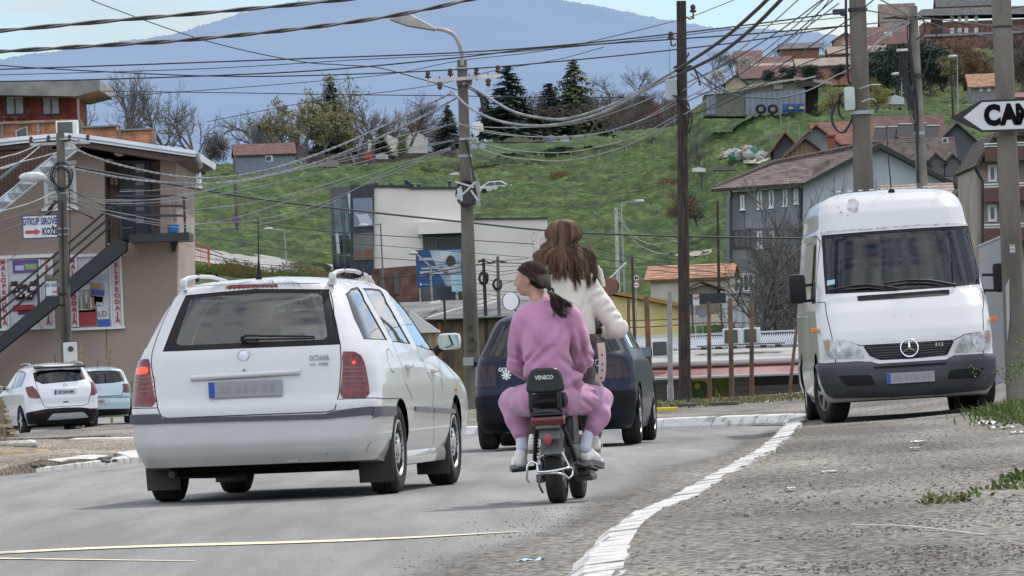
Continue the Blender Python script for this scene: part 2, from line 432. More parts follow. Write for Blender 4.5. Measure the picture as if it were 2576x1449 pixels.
def road_mat():
 m=bpy.data.materials.new('worn_asphalt');m.use_nodes=True;nt=m.node_tree;N=nt.nodes;L=nt.links;p=N['Principled BSDF']
 tc=N.new('ShaderNodeTexCoord')
 def nz(scale,st,det=5,rough=.6):
  mp=N.new('ShaderNodeMapping');mp.inputs['Scale'].default_value=st;L.new(tc.outputs['Object'],mp.inputs[0])
  n=N.new('ShaderNodeTexNoise');n.inputs['Scale'].default_value=scale;n.inputs['Detail'].default_value=det;n.inputs['Roughness'].default_value=rough;L.new(mp.outputs[0],n.inputs['Vector']);return n.outputs['Fac']
 def ramp(i,a,b,ca,cb):
  r=N.new('ShaderNodeValToRGB');r.color_ramp.elements[0].position=a;r.color_ramp.elements[1].position=b
  r.color_ramp.elements[0].color=(*ca,1);r.color_ramp.elements[1].color=(*cb,1);L.new(i,r.inputs[0]);return r.outputs[0]
 def mix(f,a,b,t='MIX'):
  x=N.new('ShaderNodeMixRGB');x.blend_type=t
  if isinstance(f,float):x.inputs[0].default_value=f
  else:L.new(f,x.inputs[0])
  L.new(a,x.inputs[1]);L.new(b,x.inputs[2]);return x.outputs[0]
 big=ramp(nz(.5,(.7,.09,1)),.4,.62,(.145,.141,.134),(.205,.20,.19))
 patchy=ramp(nz(2.2,(1.2,.07,1),8),.4,.62,(.85,.85,.85),(1.15,1.15,1.15))
 fine=ramp(nz(60,(1,.5,1),3),.35,.65,(.7,.7,.7),(1.3,1.3,1.3))
 c=mix(1.,mix(1.,big,patchy,'MULTIPLY'),fine,'MULTIPLY')
 L.new(c,p.inputs['Base Color'])
 rr=N.new('ShaderNodeMapRange');L.new(nz(1.4,(1.5,.12,1),5),rr.inputs[0]);rr.inputs[1].default_value=.35;rr.inputs[2].default_value=.65;rr.inputs[3].default_value=.62;rr.inputs[4].default_value=.85
 L.new(rr.outputs[0],p.inputs['Roughness']);p.inputs['Specular IOR Level'].default_value=.45
 b=N.new('ShaderNodeBump');b.inputs['Distance'].default_value=.006;L.new(nz(45,(1,1,1),4),b.inputs['Height']);L.new(b.outputs[0],p.inputs['Normal'])
 return m
M['road']=road_mat()
ysr=np.concatenate([np.arange(2,20,2),np.arange(20,100,1.),np.arange(100,218,3)])
grid_sheet('road',M['road'],np.concatenate([np.arange(-60,-14,4),np.arange(-14,14,.5),np.arange(14,60,4)]),ysr,rz)
KL=[(1100,1750),(1427,1449),(1468,1404),(1514,1349),(1595,1303),(1650,1284),(1722,1239),(1809,1197),(1890,1152),(1930,1118),(1962,1086),(1985,1068)]
KLw=[gp(u,v)for u,v in KL]
KLw[0]=Vector((KLw[1].x-.4,14,0))
KLw+=[Vector((4.0,83.5,-.06)),Vector((3.3,86.5,-.07)),Vector((2.1,87.5,-.08)),Vector((.3,88.5,-.09)),Vector((-3,91,-.1)),Vector((-7,98,-.12))]
def soft(P,it=2):
 for _ in range(it):
  Q=[P[0]]
  for a,b in zip(P,P[1:]):Q+=[a*.75+b*.25,a*.25+b*.75]
  P=Q+[P[-1]]
 return P
KS=soft(KLw,1)
def resample(P,d):
 out=[P[0]];acc=0
 for a,b in zip(P,P[1:]):
  L_=(b-a).length
  while acc+L_>=d:
   t=(d-acc)/L_;a=a.lerp(b,t);out.append(a.copy());L_=(b-a).length;acc=0
  acc+=L_
 return out
def kx_at(Y):return float(np.interp(Y,[p.y for p in KS[:-12]],[p.x for p in KS[:-12]]))
def gz(X,Y):
 base=np.interp(Y,[20,30,60,80],[.055,.065,.08,.09])+.03*np.maximum(0,X-np.interp(Y,[p.y for p in KLw[:12]],[p.x for p in KLw[:12]]))
 base=np.where(Y>60,base+np.interp(Y,[60,88,122,130],[0,-.05,-.13,-.1]),base)
 side=sstep(4.6,7.5,X)*np.interp(Y,[40,60,90,125],[.05,.38,.3,.1])
 return base+side
def fill_region(name,m,poly,zf,step=.5,drop=.4,label=None):
 P2=dens([tuple(p)for p in poly],step);pts=[Vector(p)for p in P2];n=len(pts);ed=[(i,(i+1)%n)for i in range(n)]
 xs=[p[0]for p in P2];ys=[p[1]for p in P2]
 for y in np.arange(min(ys),max(ys),step*1.5):
  for x in np.arange(min(xs),max(xs),step):
   if inpoly(x,y,P2):pts.append(Vector((x+random.uniform(-.1,.1)*step,y)))
 vo,_,fo,*_=delaunay_2d_cdt(pts,ed,[],0,1e-5)
 fs=[list(f)for f in fo if inpoly(sum(vo[i].x for i in f)/3,sum(vo[i].y for i in f)/3,P2)]
 X=np.array([v.x for v in vo]);Y=np.array([v.y for v in vo]);Z=zf(X,Y)
 V=[(a,b,c)for a,b,c in zip(X,Y,Z)];k=len(V)
 V+=[(V[i][0],V[i][1],V[i][2]-drop)for i in range(n)]
 fs+=[[i,(i+1)%n,k+(i+1)%n,k+i]for i in range(n)]
 me=bpy.data.meshes.new(name);me.from_pydata([tuple(map(float,v))for v in V],[],fs)
 bm=bmesh.new();bm.from_mesh(me);bmesh.ops.recalc_face_normals(bm,faces=bm.faces[:]);bm.to_mesh(me);bm.free()
 return tag(link_mesh(name,me,m,None,40),kind='structure')
def dirt_mat(name,ca,cb,cc,sc_=1.,rough=.95):
 m=bpy.data.materials.new(name);m.use_nodes=True;nt=m.node_tree;N=nt.nodes;L=nt.links;p=N['Principled BSDF'];p.inputs['Roughness'].default_value=rough;p.inputs['Specular IOR Level'].default_value=.25
 tc=N.new('ShaderNodeTexCoord')
 def nz(s,st,det=6):
  mp=N.new('ShaderNodeMapping');mp.inputs['Scale'].default_value=st;L.new(tc.outputs['Object'],mp.inputs[0]);n=N.new('ShaderNodeTexNoise');n.inputs['Scale'].default_value=s*sc_;n.inputs['Detail'].default_value=det;L.new(mp.outputs[0],n.inputs['Vector']);return n.outputs['Fac']
 r=N.new('ShaderNodeValToRGB');e=r.color_ramp.elements;e[0].position=.36;e[0].color=(*ca,1);e[1].position=.64;e[1].color=(*cc,1);k=e.new(.5);k.color=(*cb,1);L.new(nz(.55,(1,.22,1),10),r.inputs[0])
 r2=N.new('ShaderNodeValToRGB');e=r2.color_ramp.elements;e[0].position=.38;e[0].color=(.45,.45,.45,1);e[1].position=.62;e[1].color=(1.55,1.5,1.45,1);L.new(nz(28,(1,.4,1),4),r2.inputs[0])
 x=N.new('ShaderNodeMixRGB');x.blend_type='MULTIPLY';x.inputs[0].default_value=1;L.new(r.outputs[0],x.inputs[1]);L.new(r2.outputs[0],x.inputs[2]);L.new(x.outputs[0],p.inputs['Base Color'])
 b=N.new('ShaderNodeBump');b.inputs['Distance'].default_value=.03;L.new(nz(22,(1,1,1),5),b.inputs['Height']);L.new(b.outputs[0],p.inputs['Normal'])
 return m
M['gravel']=dirt_mat('gravel_verge',(.105,.098,.086),(.165,.154,.136),(.24,.225,.20))
M['dirt']=dirt_mat('dusty_dirt',(.13,.11,.085),(.22,.19,.15),(.32,.29,.25))
back=[(-9,104),(-8,127),(4,128.5),(20,130),(38,131),(40,14)]
vp=[]
for _a,_b in zip(KS,KS[1:]):
 _t=(_b-_a).normalized();vp.append((_a.x+_t.y*.22,_a.y-_t.x*.22))
fill_region('verge',M['gravel'],vp+back,lambda X,Y:gz(X,Y)+.015*fbm(X*1.3,Y*.5),.45)
isl=[gp(-900,1232),gp(-300,1214),gp(0,1192),gp(330,1152),gp(480,1140)]
IK=resample(soft(isl),.9)
il=[(p.x,p.y+.12)for p in isl]+[(-2.6,78),(-2.8,96),(-6,104),(-12,107),(-40,108),(-40,60)]
fill_region('island',M['dirt'],il,lambda X,Y:.09+rz(X,Y)+.05*fbm(X*.8,Y*.3)+.02*fbm(X*4,Y*1.5),.5)
M['kerb']=mat('chipped_white_paint',(.52,.51,.485),.85,col2=(.25,.24,.22),vscale=6,contrast=(.52,.68),bump=.02,bscale=12)
def kerb(name,line,w,h,d,seed):
 rg=random.Random(seed);mb=MB();P=resample(line,d)
 for i in range(len(P)-1):
  a,b=P[i],P[i+1];t=(b-a).normalized();n=Vector((t.y,-t.x,0)).normalized();
  hh=(h(a.y)if callable(h)else h)+rg.uniform(-.004,.004);o=rg.uniform(-.010,.010);ww=w*rg.uniform(.93,1.07);e=rg.uniform(.0,.004)
  a2,b2=a+t*e+n*o,b-t*e+n*(o+rg.uniform(-.02,.02));zt=rg.uniform(-.003,.003)
  sec=[(0,-.25),(0,hh*.12),(ww*.35,hh*.92),(ww,hh+.008),(ww,-.25)]
  A=[a2+n*x+Vector((0,0,z))for x,z in sec];B=[b2+n*x+Vector((0,0,z+zt))for x,z in sec]
  mb.add(A+B,[(0,1,2,3,4),(9,8,7,6,5)]+[(k,k+5,(k+1)%5+5,(k+1)%5)for k in range(5)])
 return tag(mb.build(name,M['kerb'],fix=True),kind='structure')
kerb('kerb',[p for p in KS],.24,lambda Y:float(np.interp(Y,[20,30,60,80],[.06,.07,.09,.12])),.8,1)
kerb('kerb',[Vector((p.x,p.y,p.z))for p in soft(isl)][::1],-.26,.06,1.0,2)
gd=MB();vs=[];GP=resample(KS[1:-8],.35)
for i,p in enumerate(GP):
 t=(GP[min(i+1,len(GP)-1)]-GP[max(0,i-1)]).normalized();wd=max(.12,float(.62+.2*fbm(np.array(i*.06),np.array(2.),3)+.06*vnoise(np.array(i*.7),np.array(5.))))*min(1,1.6-p.y/90)+max(0,(33-p.y)*.05)
 for f_ in(-.02,.35,.7,1):q=p-Vector((t.y,-t.x,0))*wd*f_;vs.append((q.x,q.y,float(rz(q.x,q.y))+.018-.014*f_))
gd.add(vs,[(4*i+k,4*i+k+1,4*i+k+5,4*i+k+4)for i in range(len(GP)-1)for k in range(3)]);gm=dirt_mat('gutter_grit',(.12,.113,.10),(.165,.156,.14),(.21,.20,.182));go=tag(gd.build('gutter_dirt',gm,smooth=180),kind='structure')
at=go.data.attributes.new('fade','FLOAT','POINT');at.data.foreach_set('value',[(0,.25,.7,1)[i%4]for i in range(len(vs))])
N=gm.node_tree.nodes;L=gm.node_tree.links;an=N.new('ShaderNodeAttribute');an.attribute_name='fade';nn=N.new('ShaderNodeTexNoise');nn.inputs['Scale'].default_value=9;nn.inputs['Detail'].default_value=8;nn.inputs['Roughness'].default_value=.75
tcc=N.new('ShaderNodeTexCoord');mpp=N.new('ShaderNodeMapping');mpp.inputs['Scale'].default_value=(1,.35,1);L.new(tcc.outputs['Object'],mpp.inputs[0]);L.new(mpp.outputs[0],nn.inputs['Vector'])
sb=N.new('ShaderNodeMath');sb.operation='SUBTRACT';L.new(nn.outputs['Fac'],sb.inputs[0]);L.new(an.outputs['Fac'],sb.inputs[1]);mr_=N.new('ShaderNodeMapRange');mr_.inputs[1].default_value=-.35;mr_.inputs[2].default_value=.3;L.new(sb.outputs[0],mr_.inputs[0]);L.new(mr_.outputs[0],N['Principled BSDF'].inputs['Alpha'])
M['line']=mat('worn_line_paint',(.66,.60,.38),.75,col2=(.28,.27,.24),vscale=5,stretch=(1,.3,1),contrast=(.52,.7))
def ribbon(name,pts,w,m,z=.005,label=None):
 mb=MB();P=[Vector(p)for p in pts];vs=[]
 for i,p in enumerate(P):
  t=(P[min(i+1,len(P)-1)]-P[max(0,i-1)]).normalized();n=Vector((t.y,-t.x,0)).normalized();ww=w[i]if hasattr(w,'__len__')else w
  for s_ in(-.5,.5):
   q=p+n*ww*s_;vs.append(Vector((q.x,q.y,float(rz(q.x,q.y))+z)))
 mb.add(vs,[(2*i,2*i+1,2*i+3,2*i+2)for i in range(len(P)-1)]);return tag(mb.build(name,m),kind='structure')
l1=[gp(1310-1310*t*1.25,1338+57*t*1.25+4*math.sin(t*7))for t in cubic(0,1,30)]
ribbon('lane_line',l1,[.04+.36*min(1,t*4)for t in cubic(0,1,30)],M['line'])
l2=[gp(490-760*t,1413-10*t)for t in cubic(0,1,12)]
ribbon('lane_line',l2,[.03+.10*t for t in cubic(0,1,12)],M['line'])
cu=[-6000,-300,400,800,950,1200,1500,1700,1820,1950,2300,2700,9000]
ry=[214,300,440,500,540,620,700,720,850,950,1100,1300,2400]
vt={440:[740,740,730,760,1040,1030,1020,1010,1005,1000,990,980,980],500:[660,660,652,690,960,950,940,930,925,920,900,890,890],540:[600,600,588,645,740,720,715,700,650,590,560,560,560],620:[530,530,514,545,560,590,590,575,510,455,430,440,440],700:[455,455,447,450,470,505,480,425,345,290,300,280,280],720:[448,448,441,437,450,490,465,415,335,284,294,272,272],850:[430,430,430,424,430,441,425,395,320,258,248,222,222],950:[425,425,428,418,420,392,368,342,292,235,208,182,182],1100:[430,430,436,424,410,372,352,326,268,195,160,130,130],1300:[440,440,445,432,420,365,345,318,248,150,110,55,55],2400:[640,640,640,630,600,560,540,520,440,380,330,260,260]}
zc=np.zeros((len(ry),len(cu)))
for i,y in enumerate(ry):
 for j,u in enumerate(cu):
  if y==214:zc[i,j]=-.5 if u<1200 else-2.35
  elif y==300:zc[i,j]=-1.2 if u<1200 else-2.6
  else:zc[i,j]=W(min(max(u,-300),2700),vt[y][j],y).z+(0 if-300<=u<=2700 else(W(u,0,y).z*0))
def hillz(X,Y):
 U=X/Y*F+CU;Xg=np.asarray(U,float);Yg=np.asarray(Y,float)
 out=np.zeros(np.broadcast(Xg,Yg).shape);Xf=np.broadcast_to(Xg,out.shape);Yf=np.broadcast_to(Yg,out.shape)
 j=np.clip(np.searchsorted(cu,Xf)-1,0,len(cu)-2);i=np.clip(np.searchsorted(ry,Yf)-1,0,len(ry)-2)
 ca,ra=np.array(cu,float),np.array(ry,float)
 fx=np.clip((Xf-ca[j])/(ca[j+1]-ca[j]),0,1);fy=np.clip((Yf-ra[i])/(ra[i+1]-ra[i]),0,1);fx=fx*fx*(3-2*fx)
 return zc[i,j]*(1-fx)*(1-fy)+zc[i,j+1]*fx*(1-fy)+zc[i+1,j]*(1-fx)*fy+zc[i+1,j+1]*fx*fy
def hill_rough(X,Y):
 k=sstep(505,540,Y)
 return hillz(X,Y)+k*(.55*fbm(X*.11,Y*.07,3)+.28*fbm(X*.5+5,Y*.3,3)+.30*np.abs(fbm(X*1.1,Y*.45,3))+.10*vnoise(X*4,Y*1.6))
def hz(u,Y):
 X=(u-CU)/F*Y;return float(hillz(np.array([X]),np.array([float(Y)]))[0])
def on_hill(u,Y):
 X=(u-CU)/F*Y;return Vector((X,Y,hz(u,Y)))
def hillpt(u,v,lo=430,hi=1200):
 for Y in np.arange(lo,hi,1.5):
  p=W(u,v,float(Y))
  if float(hillz(np.array([p.x]),np.array([p.y]))[0])>=p.z:return p
 return W(u,v,hi)
def grass_mat():
 m=bpy.data.materials.new('hillside_grass');m.use_nodes=True;nt=m.node_tree;N=nt.nodes;L=nt.links;p=N['Principled BSDF'];p.inputs['Roughness'].default_value=.9;p.inputs['Specular IOR Level'].default_value=.15
 tc=N.new('ShaderNodeTexCoord')
 def nz(s,st,det=6,r=.6):
  mp=N.new('ShaderNodeMapping');mp.inputs['Scale'].default_value=st;mp.inputs['Rotation'].default_value=(0,R(25),0);L.new(tc.outputs['Object'],mp.inputs[0]);n=N.new('ShaderNodeTexNoise');n.inputs['Scale'].default_value=s;n.inputs['Detail'].default_value=det;n.inputs['Roughness'].default_value=r;L.new(mp.outputs[0],n.inputs['Vector']);return n.outputs['Fac']
 def ramp(i,*st):
  r=N.new('ShaderNodeValToRGB');e=r.color_ramp.elements;e[0].position,e[0].color=st[0][0],(*st[0][1],1);e[1].position,e[1].color=st[-1][0],(*st[-1][1],1)
  for a,b in st[1:-1]:k=e.new(a);k.color=(*b,1)
  L.new(i,r.inputs[0]);return r.outputs[0]
 a=ramp(nz(.45,(1,.35,1.6)),(.34,(.012,.028,.007)),(.5,(.029,.060,.012)),(.66,(.062,.106,.023)))
 b=ramp(nz(.06,(1,.6,1)),(.46,(1,1,1)),(.7,(1.35,.98,.9)))
 c=ramp(nz(2.6,(.55,.2,2.4),4),(.35,(.45,.45,.45)),(.65,(1.45,1.45,1.4)))
 x=N.new('ShaderNodeMixRGB');x.blend_type='MULTIPLY';x.inputs[0].default_value=1;L.new(a,x.inputs[1]);L.new(b,x.inputs[2])
 y=N.new('ShaderNodeMixRGB');y.blend_type='MULTIPLY';y.inputs[0].default_value=1;L.new(x.outputs[0],y.inputs[1]);L.new(c,y.inputs[2]);L.new(y.outputs[0],p.inputs['Base Color'])
 return m
M['grass_hill']=grass_mat()
_us=np.concatenate([np.arange(-6000,-100,400),np.arange(-100,2700,5),np.arange(2700,9001,400)])
_ys=np.concatenate([[214,240,270,300,340,380,420,440,460,480,495],np.arange(505,960,1.5),np.arange(960,1400,14),np.arange(1400,2401,150)])
Ug,Yg=np.meshgrid(_us,_ys);Xg=(Ug-CU)/F*Yg;Zg=hill_rough(Xg,Yg)
nx,ny=len(_us),len(_ys);_i=np.arange(nx-1)[None,:]+np.arange(ny-1)[:,None]*nx
me=bpy.data.meshes.new('hill');me.from_pydata(np.stack([Xg,Yg,Zg],-1).reshape(-1,3).tolist(),[],np.stack([_i,_i+1,_i+nx+1,_i+nx],-1).reshape(-1,4).tolist())
tag(link_mesh('hill',me,M['grass_hill'],None,180),kind='structure')
M['street']=mat('pale_street',(.24,.235,.225),.85,var=.3,vscale=.4,bump=.02,bscale=3)
rd=MB();up=[(380,588),(475,592),(545,603),(640,628),(730,648),(830,668),(960,690)];lo=[(380,640),(470,655),(540,668),(640,684),(730,696),(830,708),(960,720)]
vs=[]
for(a,b)in zip(up,lo):
 for t in cubic(0,1,6):
  p=hillpt(a[0]*(1-t)+b[0]*t,a[1]*(1-t)+b[1]*t,430);vs.append(p+Vector((0,-.3,.12)))
rd.add(vs,[(i*7+k,(i+1)*7+k,(i+1)*7+k+1,i*7+k+1)for i in range(len(up)-1)for k in range(6)])
tag(rd.build('street',M['street'],smooth=180),kind='structure')
M['track']=mat('bare_track',(.30,.27,.21),.95,var=.3,vscale=.5)
def track(pl,ph,lo_=500):
 mb=MB();vs=[]
 for a,b in zip(pl,ph):
  for t in(0,.5,1):vs.append(hillpt(a[0]*(1-t)+b[0]*t,a[1]*(1-t)+b[1]*t,lo_)+Vector((0,-.5,.25)))
 mb.add(vs,[(i*3+k,(i+1)*3+k,(i+1)*3+k+1,i*3+k+1)for i in range(len(pl)-1)for k in range(2)]);tag(mb.build('path',M['track']),kind='structure')
track([(1870,408),(1920,404),(1985,408),(2030,414)],[(1870,417),(1920,418),(1985,422),(2030,424)])
track([(1690,648),(1740,640),(1790,634)],[(1690,652),(1740,652),(1790,648)])
def mountain():
 sil=[(-900,190),(-200,170),(0,152),(60,140),(130,132),(200,122),(300,106),(380,98),(440,88),(520,62),(620,30),(700,14),(760,4),(850,-4),(980,-14),(1100,-14),(1250,-6),(1400,0),(1480,12),(1560,28),(1640,46),(1700,54),(1790,70),(1900,74),(2000,78),(2080,88),(2200,100),(2400,120),(3000,150)]
 us=np.arange(-900,3000,1.6);sv=np.interp(us,[p[0]for p in sil],[p[1]for p in sil]);sv=np.convolve(np.pad(sv,15,mode='edge'),np.ones(31)/31,'valid')
 rg=np.random.RandomState(3);tree=np.abs(fbm(us*.09,us*0+3,4))*3.2+rg.rand(len(us))*2.6*(fbm(us*.02,us*0,2)>-.2)
 V=[];rows=[(9000,0),(8600,.05),(8000,.16),(7400,.3),(6800,.48),(6200,.68),(5600,.88),(5000,1.1)]
 for k,(Y,t)in enumerate(rows):
  v=sv+(900-sv)*t+(0 if k==0 else 1)*11*fbm(us*.008+k*.35,us*0+k*.5,4)*min(1,t*3)
  if k==0:v=v-tree
  for u,vv in zip(us,v):V.append(tuple(W(u,vv,Y)))
 n=len(us);Fc=[(k*n+i,k*n+i+1,(k+1)*n+i+1,(k+1)*n+i)for k in range(len(rows)-1)for i in range(n-1)]
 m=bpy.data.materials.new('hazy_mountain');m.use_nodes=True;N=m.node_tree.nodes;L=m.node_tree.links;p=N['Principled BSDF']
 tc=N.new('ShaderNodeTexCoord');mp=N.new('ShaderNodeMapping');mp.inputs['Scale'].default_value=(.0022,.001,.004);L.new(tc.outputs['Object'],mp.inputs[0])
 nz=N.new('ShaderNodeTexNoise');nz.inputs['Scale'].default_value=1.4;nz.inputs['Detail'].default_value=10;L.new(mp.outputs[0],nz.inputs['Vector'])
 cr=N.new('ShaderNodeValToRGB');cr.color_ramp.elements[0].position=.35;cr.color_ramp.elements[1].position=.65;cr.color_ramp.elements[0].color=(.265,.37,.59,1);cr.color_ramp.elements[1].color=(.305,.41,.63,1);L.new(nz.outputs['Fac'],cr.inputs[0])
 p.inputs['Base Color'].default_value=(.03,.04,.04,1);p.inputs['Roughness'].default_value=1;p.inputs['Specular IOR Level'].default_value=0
 L.new(cr.outputs[0],p.inputs['Emission Color']);p.inputs['Emission Strength'].default_value=.93  # blue distance haze put into emission; the slope is no light source
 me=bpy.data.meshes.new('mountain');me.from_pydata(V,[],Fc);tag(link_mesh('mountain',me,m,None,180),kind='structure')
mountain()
# white estate car in front
M['glass']=glassmat('car_glass',(.56,.64,.62),1.5)
M['glass_side']=glassmat('side_glass',(.2,.23,.25),1.6)
M['glass_dark']=glassmat('dark_glass',(.13,.16,.18),.8)
M['seam']=mat('panel_gap',(.01,.01,.01),.9)
M['red_lens']=mat('red_lens',(.13,.006,.008),.15,coat=.4,var=.35,vscale=14)
M['red_lit']=mat('lit_lens',(.6,.02,.01),.2,emit=(1,.06,.03),estr=1.6)
M['lens_clear']=mat('clear_lens',(.35,.36,.34),.12,coat=1.,var=.5,vscale=9)
M['mirror']=mat('mirror_glass',(.32,.38,.38),.02,1.)
M['plate']=mat('plate_white',(.5,.51,.52),.5,var=.15)
M['plate_blue']=mat('plate_blue',(.02,.08,.35),.5)
M['ink']=mat('plate_ink',(.02,.02,.025),.6)
M['interior']=mat('car_interior',(.16,.165,.165),.9,var=.3)
M['amber']=mat('amber_lens',(.7,.18,.02),.2,coat=.5)
def paint(name,col,dirt=(.4,.38,.33),amt=.5,low=.35,rough=.3,coat=.8,metal=0.):
 m=bpy.data.materials.new(name);m.use_nodes=True;nt=m.node_tree;N=nt.nodes;L=nt.links;p=N['Principled BSDF']
 p.inputs['Roughness'].default_value=rough;p.inputs['Coat Weight'].default_value=coat;p.inputs['Coat Roughness'].default_value=.05;p.inputs['Metallic'].default_value=metal
 tc=N.new('ShaderNodeTexCoord');sx=N.new('ShaderNodeSeparateXYZ');L.new(tc.outputs['Object'],sx.inputs[0])
 nz=N.new('ShaderNodeTexNoise');nz.inputs['Scale'].default_value=3.5;nz.inputs['Detail'].default_value=8;L.new(tc.outputs['Object'],nz.inputs['Vector'])
 mr=N.new('ShaderNodeMapRange');mr.inputs[1].default_value=.15;mr.inputs[2].default_value=low+.35;mr.inputs[3].default_value=.75;mr.inputs[4].default_value=.08;L.new(sx.outputs[2],mr.inputs[0])
 mu=N.new('ShaderNodeMath');mu.operation='MULTIPLY';L.new(mr.outputs[0],mu.inputs[0]);L.new(nz.outputs['Fac'],mu.inputs[1])
 m2=N.new('ShaderNodeMath');m2.operation='MULTIPLY';m2.inputs[1].default_value=amt*2;L.new(mu.outputs[0],m2.inputs[0])
 mx=N.new('ShaderNodeMixRGB');mx.inputs[1].default_value=(*col,1);mx.inputs[2].default_value=(*dirt,1);L.new(m2.outputs[0],mx.inputs[0]);L.new(mx.outputs[0],p.inputs['Base Color'])
 return m
M['white_paint']=paint('white_car_paint',(.58,.58,.575),amt=.75)
def seams(s,name,paths,w=.006,m=None,parent=None,off=.0012):
 for p in paths:o=s.seam('',p,None,w,off).build(name,m or M['seam'],parent or s.T)
 return o
def plate(T,c,w,h,txt=None,yaw=0,tiltx=0,smudge=False,name='number_plate'):
 rot=Matrix.Rotation(yaw,3,'Z')@Matrix.Rotation(tiltx,3,'X');c=Vector(c)
 mb=MB();mb.box(c,(w,.012,h),0,rot,bev=.003);p=mb.build(name,flat((.30,.30,.31),.6)if smudge else M['plate'],T)
 b=MB();b.box(c+rot@Vector((-w/2+.022,-.0075,0)),(.04,.003,h*.94),0,rot);b.build('plate_band',M['plate_blue'],p)
 if smudge:
  sm=MB()
  for i,k in enumerate((.1,.2,.36,.48,.6,.78,.9)):sm.box(c+rot@Vector((-w/2+.05+(w-.07)*k,-.0068,0)),(w*.07,.0015,h*.5),0,rot)
  sm.build('plate_lettering',mat('smudged_ink',(.265,.265,.27),.8),p)
 elif txt:
  t=MB();text_mb(t,txt,h*.85,Matrix.Translation(c+rot@Vector((.02,-.0085,0)))@rot.to_4x4()@Matrix.Rotation(pi/2,4,'X'),sx=.72 if not smudge else.8,bold=.002)
  t.build('plate_lettering',M['ink']if not smudge else mat('faded_ink',(.22,.22,.23),.7),p)
 return p
def seats(T,rows,z,w,m=None):
 for y,n,zt in rows:
  for i in range(n):
   mb=MB();x=(i-(n-1)/2)*w/(n)*1.15
   mb.box((x,y,z+.3),(w/n*.95,.14,.62),0,Matrix.Rotation(-.15,3,'X'),bev=.05)
   mb.box((x,y+.1,zt),(.25,.09,zt-z-.5),0,bev=.045)
   mb.build('seat',m or M['interior'],T,50)
def steering(T,x,y,z,r=.18):
 mb=MB();a=[(x+r*math.cos(t),y+r*.35*math.sin(t),z+r*math.sin(t))for t in cubic(0,2*pi,20)[:-1]]
 mb.tube(a,.014,6,closed=True);mb.cyl((x-r,y,z),(x+r,y,z),.012);return mb.build('steering_wheel',M['black'],T,60)
def mirror(T,side,c,w,h,d,col,stalk):
 mb=MB();mb.box(c,(w,d,h),0,bev=min(w,h,d)*.38);mb.tube([stalk,(c[0]-side*w*.35,c[1]+.02,c[2]-h*.25)],[.035,.03],8,1)
 p=mb.build('door_mirror',[col,M['black']],T,50)
 g=MB();g.box((c[0],c[1]-d/2-.002,c[2]),(w*.84,.006,h*.8),0,bev=.002);g.build('mirror_glass',M['mirror'],p)
